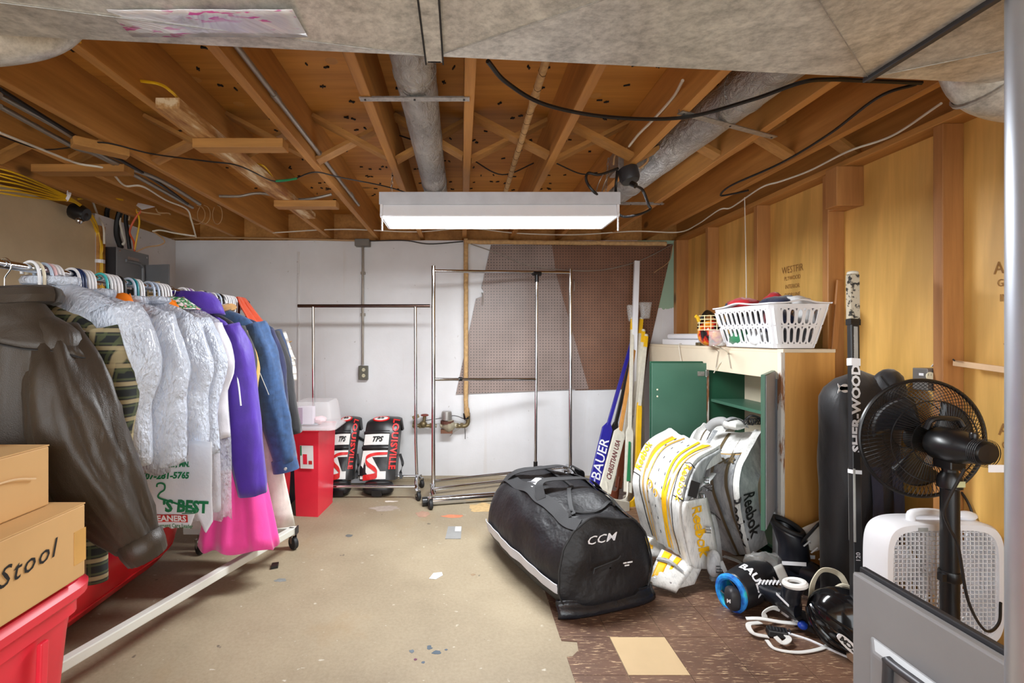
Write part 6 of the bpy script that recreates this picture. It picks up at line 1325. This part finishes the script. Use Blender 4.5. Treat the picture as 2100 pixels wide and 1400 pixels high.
# ================================================================ FANS
pf = thing('pedestal_fan', 'black pedestal fan with wire grille seen from behind', 'fan', (1.69, 1.70, 0))
FC = V(1.70, 1.80, .875); fx = V(.09, .996, 0).normalized(); fr_ = V(fx.y, -fx.x, 0); FR = .212
def fp(r, a, y): return FC+fr_*(r*math.cos(a))+V(0, 0, r*math.sin(a))+fx*y
for nm, sg in (('back_grille', -1), ('front_grille', 1)):
    mb = MB()
    for k in range(84):
        a = 2*math.pi*k/84; mb.tube([fp(r, a+.5*(r/FR)**1.0*sg*-1, sg*(.062*(1-(r/FR)**4.0)+.006)) for r in (.05, .09, .14, .18, .205, FR)], .00125, 4, cap=False)
    for r in (.05, .085, .145): mb.tube([fp(r, 2*math.pi*k/36, sg*(.062*(1-(r/FR)**4)+.007)) for k in range(36)], .002, 5, closed=True)
    tag(obj(nm, mb, M['black'], pf), kind='stuff')
obj('rim_ring', MB().tube([fp(FR+.002, 2*math.pi*k/64, 0) for k in range(64)], .007, 8, closed=True), M['black'], pf, smooth=True)
t = NT('smoky_blade'); bladem = t.set(Base_Color=c(34,34,38), Roughness=.22, Alpha=.94)
for k in range(3):
    a0 = math.radians(128+120*k)
    obj('blade', MB().grid(lambda u, v: fp(lerp(.045, .178-.02*(2*v-1)**2, u), a0+(v-.5)*lerp(.7, 1.35, u**.7)+.25*u, .018*(v-.5)*2*(1-.3*u)), 10, 10), bladem, pf, smooth=True, solid=.002)
obj('hub', MB().lathe([(.048, -.02), (.05, .02), (.035, .035)], FC, fx, 20), M['black'], pf, smooth=True)
ma = (-fx+V(.13, 0, -.02)).normalized(); m0 = FC-fx*.066
prof = [(.0, 0), (.058, .002), (.066, .012), (.066, .07), (.058, .10), (.046, .128), (.044, .155), (.036, .164), (0, .166)]
mt = MB().lathe(prof, m0, ma, 24, cap=False)
mt.v = [v+V(0, 0, (v.z-FC.z)*-.12) for v in mt.v]
mo = obj('motor_housing', mt, M['black'], pf, smooth=True, sharp=45)
obj('handle', MB().tube(sp([m0+ma*.01+V(-.05, 0, .05), m0+ma*.02+V(-.035, 0, .085), m0+ma*.02+V(.045, 0, .085), m0+ma*.03+V(.06, 0, .06)], 6), .009, 8), M['black'], pf, smooth=True)
mb = MB()
for k in range(5): mb.lathe([(.0455, .134+.006*k), (.0455, .137+.006*k)], m0, ma, 24, cap=False)
obj('motor_vents', mb, M['rubber'], pf)
obj('osc_knob', MB().lathe([(.010, 0), (.012, .014), (.009, .02)], m0+ma*.12+V(0, 0, .04), (0, 0, 1), 12), M['black'], pf, smooth=True)
lbp = m0+ma*.135+V(-.0, -.0, -.055)
obj('rating_label', MB().box(lbp+V(-.016, -.045, 0), lbp+V(.034, -.043, .024)), M['white'], pf)
PX, PY = 1.705, 1.70
obj('neck', MB().box((PX-.028, PY-.03, .79), (PX+.028, PY+.035, .845)).tube([(PX, PY, .70), (PX, PY, .82)], .022, 12), M['black'], pf, bev=.005)
obj('upper_pole', MB().tube([(PX, PY, .45), (PX, PY, .75)], .0145, 14), M['black'], pf, smooth=True)
obj('lower_pole', MB().lathe([(.026, .03), (.026, .72), (.034, .725), (.034, .76), (.022, .78)], (PX, PY, 0), n=20), M['black'], pf, smooth=True)
obj('height_collar', MB().lathe([(.03, .40), (.032, .405), (.032, .43), (.03, .435)], (PX, PY, 0), n=20).box((PX-.045, PY-.02, .405), (PX-.03, PY, .43)), M['black'], pf, smooth=True)
obj('pole_sticker', MB().box((PX-.012, PY-.0355, .735), (PX+.018, PY-.034, .755)), mat('sticker', c(196,196,150), .5), pf)
obj('base', MB().lathe([(.19, 0), (.19, .012), (.15, .028), (.05, .04), (.03, .06), (0, .06)], (PX, PY-.03, 0), n=32), M['black'], pf, smooth=True)
cable('black fan cord hanging from the pedestal fan motor down beside the box fan', [m0+ma*.12+V(-.03, 0, -.06), at(1938, 1040, 1.64), at(1946, 1080, 1.64), at(1965, 1120, 1.64), at(1985, 1230, 1.62), at(2020, 1292, 1.62), at(2048, 1278, 1.66), at(2052, 1235, 1.70)], .0045, M['black_wire'], 'cord', 'cord')
cable('black cord running down the plywood behind the fan', [at(1958, 990, 1.95), at(1985, 1030, 1.90), at(2000, 1070, 1.87), at(2016, 1100, 1.84)], .0045, M['black_wire'], 'cord', 'cord')
bf = thing('box_fan', 'white square box fan with lattice grille standing behind the pedestal fan', 'fan', (1.75, 1.82, .115))
X0_, X1_, Z0_, Z1_ = 1.54, 1.975, .118, .575; YF, YB = 1.765, 1.875
def sq(q, hw, r, cx=(X0_+X1_)/2, cz=(Z0_+Z1_)/2):
    ca, sa = math.cos(q), math.sin(q); return cx+sgp(ca, r)*hw*.956, cz+sgp(sa, r)*hw
N_ = 72; e_ = .36
def ringp(hw, y): return [V(*(lambda s: (s[0], y, s[1]))(sq(2*math.pi*k/N_, hw, e_))) for k in range(N_)]
hwO = (Z1_-Z0_)/2
mb = MB(); R_ = [ringp(hwO*.86, YF+.012), ringp(hwO*.88, YF), ringp(hwO*.97, YF), ringp(hwO, YF+.012), ringp(hwO, YB-.012), ringp(hwO*.97, YB), ringp(hwO*.87, YB), ringp(hwO*.86, YB-.01)]
vs = [p for r in R_ for p in r]; mb.add(vs, [(i*N_+j, i*N_+(j+1) % N_, ((i+1) % 8)*N_+(j+1) % N_, ((i+1) % 8)*N_+j) for i in range(8) for j in range(N_)])
obj('housing', mb, M['white'], bf, smooth=True, sharp=50)
for nm, y in (('front_lattice', YF+.008), ('back_lattice', YB-.008)):
    mb = MB(); cx, cz = (X0_+X1_)/2, (Z0_+Z1_)/2; h_ = hwO*.88
    def lim(a): return h_*max(0, 1-abs(a/h_)**5.5)**(1/5.5)
    n_ = 25 if nm == 'front_lattice' else 17
    for k in range(n_):
        a = -h_+2*h_*(k+.5)/n_; L_ = lim(a)
        mb.box((cx+(a-.0016)*.956, y-.003, cz-L_), (cx+(a+.0016)*.956, y+.003, cz+L_)); 
        if k % 1 == 0: mb.box((cx-L_*.956, y-.003, cz+a-.0013), (cx+L_*.956, y+.002, cz+a+.0013))
    tag(obj(nm, mb, M['white'], bf), kind='stuff')
cf = V((X0_+X1_)/2, (YF+YB)/2, (Z0_+Z1_)/2)
for k in range(5):
    a0 = 2*math.pi*k/5+.3; obj('blade', MB().grid(lambda u, v: cf+V(lerp(.04, .185, u)*math.cos(a0+(v-.5)*1.0), .03*(v-.5), lerp(.04, .185, u)*math.sin(a0+(v-.5)*1.0)), 5, 6), mat('fan_blade_%d' % k, c(206,206,210), .3), bf, smooth=True, solid=.002)
obj('hub', MB().lathe([(.05, -.03), (.05, .03)], cf, (0, 1, 0), 18), M['white'], bf)
obj('top_handle', MB().tube(sp([(1.66, 1.80, .57), (1.67, 1.80, .60), (1.76, 1.80, .60), (1.80, 1.80, .57)], 5), .014, 10), M['white'], bf, smooth=True)
obj('control_knob', MB().ell((1.875, 1.81, .585), (.04, .022, .018), 8, 14).ell((1.81, 1.81, .585), (.026, .02, .016), 8, 14), M['white'], bf, smooth=True)
obj('brand_plate', MB().box((1.655, YF-.002, .545), (1.69, YF+.004, .558)), gry, bf)
lowb = thing('low_box', 'low beige box under the box fan by the plywood wall', 'box', (1.72, 1.65, 0))
obj('carton', MB().box((1.50, 1.46, 0), (1.895, 1.90, .108)), mat('beige_board', c(216,188,160), .6), lowb, bev=.004)
obj('lid', MB().box((1.497, 1.457, .075), (1.898, 1.903, .115)), mat('beige_lid', c(216,188,160), .6), lowb, bev=.004)

# television seen from behind
tv = thing('television', 'flat grey television seen from behind in the bottom right corner', 'television', (1.2, 1.15, 0))
tvm = mat('tv_grey', c(146,146,148), .42, .15, var=.04); TX = 1.175
obj('back_shell', MB().hexa([(TX, .55, .02), (TX+.03, .55, .02), (TX+.03, 1.464, .02), (TX, 1.464, .02), (TX, .55, .545), (TX+.03, .55, .545), (TX+.03, 1.464, .545), (TX, 1.464, .545)]), tvm, tv, bev=.006)
obj('screen_bezel', MB().box((TX+.03, .54, .012), (TX+.048, 1.474, .556)), M['dgrey'], tv, bev=.003)
obj('rear_bulge', MB().hexa([(TX-.028, .6, .04), (TX, .57, .03), (TX, 1.40, .03), (TX-.028, 1.36, .04), (TX-.028, .6, .37), (TX, .57, .40), (TX, 1.40, .40), (TX-.028, 1.36, .37)]), tvm, tv, bev=.008)
obj('vent_handle', MB().tube(sp([(TX-.032, 1.30, .10), (TX-.036, 1.30, .36), (TX-.036, 1.26, .385), (TX-.036, .9, .385)], 5), .012, 10), mat('tv_dark', c(72,72,76), .4, .3), tv, smooth=True)
mb = MB()
for k in range(9): mb.box((TX-.0295, 1.24-.02*k, .12), (TX-.027, 1.232-.02*k, .33))
obj('vent_slots', mb, M['ink'], tv)

# ================================================================ SKATES AND GEAR PILE
bootm = mat('black_boot', c(24,26,34), .3, var=.15, bs=40, bst=.1)
def skate(label, M4, white=False):
    """skate built along +x (toe), z up, heel at origin, ankle leaning up"""
    th = thing('ice_skate', label, 'skate', M4 @ V(.12, 0, 0))
    T_ = lambda p: M4 @ Vector(p)
    secs = [(.0, .10, .034, .055), (.05, .10, .040, .06), (.12, .095, .043, .05), (.19, .085, .046, .035), (.25, .078, .040, .028), (.275, .076, .02, .016)]
    mb = MB(); mb.grid(lambda u, v: (lambda q, i, f_: T_((lerp(secs[i][0], secs[i+1][0], f_), math.cos(6.283*v)*lerp(secs[i][2], secs[i+1][2], f_), lerp(secs[i][1], secs[i+1][1], f_)+sgp(math.sin(6.283*v), .8)*lerp(secs[i][3], secs[i+1][3], f_))))(0, min(4, int(u*5)), u*5-min(4, int(u*5))), 16, 18, cv=True, capu=True)
    obj('foot', mb, bootm, th, smooth=True)
    an = [(.05, .11, .055, .042), (.045, .17, .05, .04), (.035, .22, .055, .045), (.02, .26, .06, .048)]
    obj('ankle', MB().grid(lambda u, v: (lambda i, f_: T_((lerp(an[i][0], an[i+1][0], f_)+math.cos(6.283*v)*lerp(an[i][2], an[i+1][2], f_), math.sin(6.283*v)*lerp(an[i][3], an[i+1][3], f_), lerp(an[i][1], an[i+1][1], f_)+.02*math.cos(6.283*v)*-1)))(min(2, int(u*3)), u*3-min(2, int(u*3))), 10, 18, cv=True), bootm, th, smooth=True, solid=.008)
    obj('lining', MB().tube([T_((.022+.052*math.cos(q), .041*math.sin(q), .262-.02*math.cos(q))) for q in [2*math.pi*k/20 for k in range(20)]], .013, 8, closed=True), mat('fleece_lining', c(220,218,214), .9) if white else M['rubber'], th, smooth=True)
    obj('blade_holder', MB().hexa([T_(p) for p in ((.01, -.012, .02), (.25, -.012, .02), (.25, .012, .02), (.01, .012, .02), (-.02, -.02, .05), (.24, -.02, .05), (.24, .02, .05), (-.02, .02, .05))]), M['dgrey'], th, bev=.004)
    obj('runner', MB().beam(T_((-.01, 0, .010)), T_((.275, 0, .010)), .004, .022, M4.to_3x3() @ V(0, 0, 1)), M['chrome'], th)
    mb = MB()
    for k in range(7):
        x, z = .085+.024*k, .215-.017*k; mb.tube([T_((x, -.026, z-.004)), T_((x+.012, 0, z+.012)), T_((x+.006, .026, z-.004))], .0035, 5)
    obj('laces', mb, M['white'], th)
    obj('tongue', MB().grid(lambda u, v: T_((lerp(.075, .11, u)+.02*u, (v-.5)*.06, lerp(.22, .31, u))), 5, 5), M['rubber'] if not white else mat('felt_tongue', c(170,168,164), .9), th, smooth=True, solid=.008)
    for s in (-1, 1): obj('side_stripe', MB().rib([T_((.02+.02*k, s*(.0475), .13+.006*k)) for k in range(5)], [M4.to_3x3() @ V(0, 0, .007)]*5, .001), M['white'], th)
    return th
def MX(loc, rz, rx=0, ry=0, s=1): return Matrix.Translation(loc) @ Matrix.Rotation(math.radians(rz), 4, 'Z') @ Matrix.Rotation(math.radians(ry), 4, 'Y') @ Matrix.Rotation(math.radians(rx), 4, 'X') @ Matrix.Scale(s, 4)
skate('black ice skate standing upright with white laces beside the cabinet corner', MX(V(1.575, 2.40, .0), -52, 0, 0, 1.25))
xa = (V(1.37, 2.24, .06)-V(1.43, 2.07, .03)).normalized(); za = V(-.02, -.45, .8); za = (za-xa*za.dot(xa)).normalized(); ya = za.cross(xa)
TM = Matrix.Translation(V(1.43, 2.07, .03)) @ Matrix((xa, ya, za)).transposed().to_4x4() @ Matrix.Scale(.72, 4)
ts = skate('black ice skate tipped over with a white fleece lining', TM, True)
obj('end_cap', MB().ell(TM @ V(-.03, 0, .018), (.02, .016, .018)), mat('blue_cap', c(30,70,180), .35), ts, smooth=True)
# elbow guard with blue lining
eg = thing('elbow_guard', 'black padded guard with bright blue lining and white letters on the tiles', 'pad', fl(1560, 1240))
ax = (V(.9, .42, .12)).normalized(); c0 = V(1.335, 2.28, .088)
a_, b_ = V(0, 0, 1), ax.cross(V(0, 0, 1)).normalized()
def egp(u, v, k=1): 
    q = 2*math.pi*v; r = (.080-.010*u+.016*math.sin(u*3.1))*k; return c0+ax*(lerp(-.10, .14, u))+a_*(math.sin(q)*r*.95)+b_*(math.cos(q)*r*.85)
obj('shell', MB().grid(egp, 14, 30, cv=True), mat('guard_black', c(28,28,32), .35, bs=60), eg, smooth=True, solid=.008, sharp=180)
t = NT('blue_lining'); n = t.noise(16, 3); bl_ = t.set(Base_Color=t.ramp(n, [(.35, c(20,60,150)), (.55, c(30,140,220)), (.7, c(60,200,190))]), Roughness=.8)
obj('lining', MB().grid(lambda u, v: egp(lerp(-.04, .8, u), v, .90), 8, 26, cv=True), bl_, eg, smooth=True, solid=.006)
obj('lining_roll', MB().tube([egp(-.03, k/28, .96) for k in range(28)], .014, 8, closed=True), bl_, eg, smooth=True)
obj('flap', MB().ell(c0-ax*.115+V(-.005, -.03, -.005), (.028, .035, .05), 8, 14, ex=.6), mat('flap_black', c(36,36,40), .5), eg, smooth=True)
text('lettering', 'BAUER', .055, lambda x, y: egp(.34+y/.24, .135-x/.55, 1.09), M['white'], eg, bold=.002, sx=.95)
text('lettering', '4', .035, lambda x, y: egp(.80+y/.24, .06-x/.5, 1.10), M['white'], eg, bold=.001)
text('lettering', 'M', .022, lambda x, y: c0-ax*.145+V(-.01, -.045, -.0)+V(.8*x, -.4*x, 0)+V(0, 0, y), M['white'], eg, bold=.001)
# helmet
hm = thing('hockey_helmet', 'glossy black hockey helmet lying on its side among the skates', 'helmet', (1.45, 1.95, 0))
hc = V(1.535, 1.95, .12); HMt = Matrix.Rotation(math.radians(28), 3, 'Y') @ Matrix.Rotation(math.radians(-25), 3, 'Z')
gbl = mat('gloss_black', c(18,18,20), .12)
def hp(u, v, k=1): 
    ph = math.pi*(.5-u*.62); th_ = 2*math.pi*v; ridge = 1+.035*sgp(math.cos(th_*3), .5)*math.cos(ph)
    return hc+HMt @ V(-math.sin(ph)*.125*k, math.cos(ph)*math.cos(th_)*.105*k*ridge, math.cos(ph)*math.sin(th_)*.115*k*ridge)
obj('shell', MB().grid(hp, 16, 40, cv=True), gbl, hm, smooth=True, solid=.006, sharp=60)
obj('rim', MB().tube([hp(1, k/40) for k in range(40)], .008, 6, closed=True), gbl, hm, smooth=True)
obj('liner', MB().grid(lambda u, v: hp(lerp(.35, .98, u), v, .9), 8, 28, cv=True), mat('liner_foam', c(150,158,160), .8, var=.3, vs=14), hm, smooth=True, solid=.006)
for k in range(5): obj('ridge', MB().tube([hp(.15+.8*j/10, .52+.055*k, 1.03) for j in range(11)], .006, 6), gbl, hm, smooth=True)
for k in range(3): obj('vent', MB().ell(hp(.45+.2*k, .60, 1.02), (.012, .02, .008)), M['ink'], hm, smooth=True)
lc = hc+V(-.070, -.108, -.035); lu = V(.62, -.25, -.62).normalized(); lw_ = V(.6, .1, .62).normalized(); lw_ = (lw_-lu*lw_.dot(lu)).normalized(); ln = -(lu.cross(lw_)) if lu.cross(lw_).y > 0 else lu.cross(lw_)
obj('label_plate', MB().prism([lc+lu*(.048*math.cos(q))+lw_*(.016*sgp(math.sin(q), .6)) for q in [2*math.pi*k/20 for k in range(20)]], ln*.004), M['white'], hm)
text('lettering', 'CCM', .022, lambda x, y: lc+ln*.0055-lu*x-lw_*y, M['ink'], hm, bold=.0012, sx=1.5)
strapb(hm, [V(1.47, 2.05, .14), V(1.49, 2.06, .215), V(1.545, 2.08, .255), V(1.60, 2.06, .245), V(1.61, 2.02, .19)], .011, mat('cream_strap', c(206,198,176), .7), up=(0, 1, .3))
obj('ear_loop', MB().tube(sp([V(1.55, 2.02, .205), V(1.575, 2.01, .225), V(1.60, 2.0, .215), V(1.585, 2.0, .19)], 5), .009, 8), mat('cream_strap2', c(206,198,176), .7), hm, smooth=True)
# straps and buckle
bu = thing('strap_bundle', 'white elastic straps tangled round a black buckle on the tiles', 'straps', fl(1590, 1290))
whs = mat('white_elastic', c(214,212,208), .8)
bq = fl(1590, 1292, .02)
obj('buckle', MB().hexa([bq+V(-.045, -.022, -.015), bq+V(.03, -.045, -.015), bq+V(.05, .0, -.015), bq+V(-.03, .022, -.015), bq+V(-.04, -.02, .012), bq+V(.028, -.04, .012), bq+V(.045, 0, .012), bq+V(-.028, .02, .012)]), M['black'], bu, bev=.005)
mb = MB()
for k in range(7): mb.beam(bq+V(-.03+.011*k, -.018-.004*k, .014), bq+V(-.018+.011*k, .01-.004*k, .014), .004, .004)
obj('buckle_teeth', mb, M['dgrey'], bu)
strapb(bu, [fl(1530, 1268, .02), fl(1560, 1268, .03), fl(1600, 1275, .035), fl(1636, 1278, .03)], .011, whs)
strapb(bu, [fl(1570, 1272, .02), fl(1568, 1255, .05), fl(1585, 1246, .06), fl(1602, 1250, .05)], .011, whs, up=(0, 1, .4))
strapb(bu, [fl(1575, 1305, .01), fl(1545, 1298, .02), fl(1535, 1280, .03), fl(1560, 1276, .02)], .010, whs)
strapb(bu, [fl(1572, 1312, .01), fl(1590, 1330, .008), fl(1640, 1337, .008), fl(1690, 1327, .008), fl(1704, 1310, .012), fl(1702, 1296, .012), fl(1684, 1292, .01)], .007, whs, n=8)
strapb(bu, [fl(1610, 1300, .02), fl(1618, 1310, .025), fl(1605, 1318, .02), fl(1590, 1305, .03)], .010, whs)
cable('white cord lying across the brown tiles from the straps', [fl(1616, 1298, .006), fl(1660, 1312, .005), fl(1700, 1330, .005), fl(1760, 1356, .005), fl(1800, 1372, .005)], .005, M['white'], 'cord', 'cord')
tag(obj('plastic_bag', MB().ell(V(1.49, 2.37, .15), (.10, .05, .05), 14, 22, disp=lambda p: .45*nz(p.x*22, p.y*22, p.z*22)+.2*nz(p.x*60, p.y*60, p.z*60)), M['guard'], smooth=True, sharp=180), 'crumpled clear plastic bag between grey pad and skate', 'bag')
sc_ = thing('white_scoop', 'white rounded plastic tub tilted against the cabinet side', 'tub', (1.74, 2.42, .3))
SM = Matrix.Translation(V(1.735, 2.40, .28)) @ Matrix.Rotation(math.radians(-24), 4, 'Y') @ Matrix.Rotation(math.radians(72), 4, 'X')
mb = tub(-.075, -.05, .075, .05, [(0, -.02), (.004, -.012), (.05, 0)], .025); mb.v = [SM @ v for v in mb.v]
obj('shell', mb, mat('milky_plastic', c(214,206,196), .3), sc_, smooth=True, sharp=50)
mb = tub(-.075, -.05, .075, .05, [(.046, .002), (.048, .006), (.054, .006), (.056, .002)], .025); mb.v = [SM @ v for v in mb.v]
obj('rim', mb, mat('milky_rim', c(222,216,208), .3), sc_, smooth=True, sharp=50)

# outlet box on the stud, ledge stick
ob = thing('outlet_box', 'grey metal outlet box with an ivory receptacle on plywood behind the fan', 'outlet', (1.91, 1.98, .95))
q0, q1 = at(1892, 755, 1.985), at(1936, 800, 1.985)
obj('box', MB().box((q0.x, 1.965, q1.z), (1.984, 2.03, q0.z)), mat('outlet_grey', c(118,114,110), .45, .5), ob, bev=.003)
obj('receptacle', MB().lathe([(.017, 0), (.0165, .003)], at(1907, 771, 1.965), (0, -1, 0), 20), mat('ivory', c(226,218,190), .4), ob)
for dx in (-.005, .005): obj('slot', MB().box(at(1907, 768, 1.962)+V(dx-.001, 0, -.005), at(1907, 768, 1.9605)+V(dx+.001, 0, .004)), M['ink'], ob)
obj('side_slot', MB().box((q0.x-.001, 1.98, q0.z-.03), (q0.x+.0, 2.0, q0.z-.02)), M['white'], ob)
tag(obj('paper_scrap', MB().prism([at(1910, 752, 1.99), at(1935, 752, 1.99), at(1921, 739, 1.99)], (0, .004, 0)), M['paper']), 'white paper corner poking up from the outlet box', 'paper')
tag(obj('wooden_lath', MB().beam(at(1957, 744, 1.895), V(1.875, 1.55, 1.125), .012, .022), mat('pale_lath', c(226,190,150), .6), bev=.002), 'pale wooden lath fixed across the wall studs at right', 'lath')
tag(obj('dark_stake', MB().beam(at(1712, 716, 2.50)+V(-.02, -.02, 0), at(1724, 575, 2.515)+V(-.02, -.02, 0), .03, .012, (0, 1, 0)), M['stud'], bev=.002), 'brown wooden slat leaning on the stud behind the basket', 'slat')
tag(obj('nail', MB().tube([at(1958, 740, 1.90), at(1955, 737, 1.86)], .003, 6), M['ink']), 'dark nail head above the pale lath', 'nail')
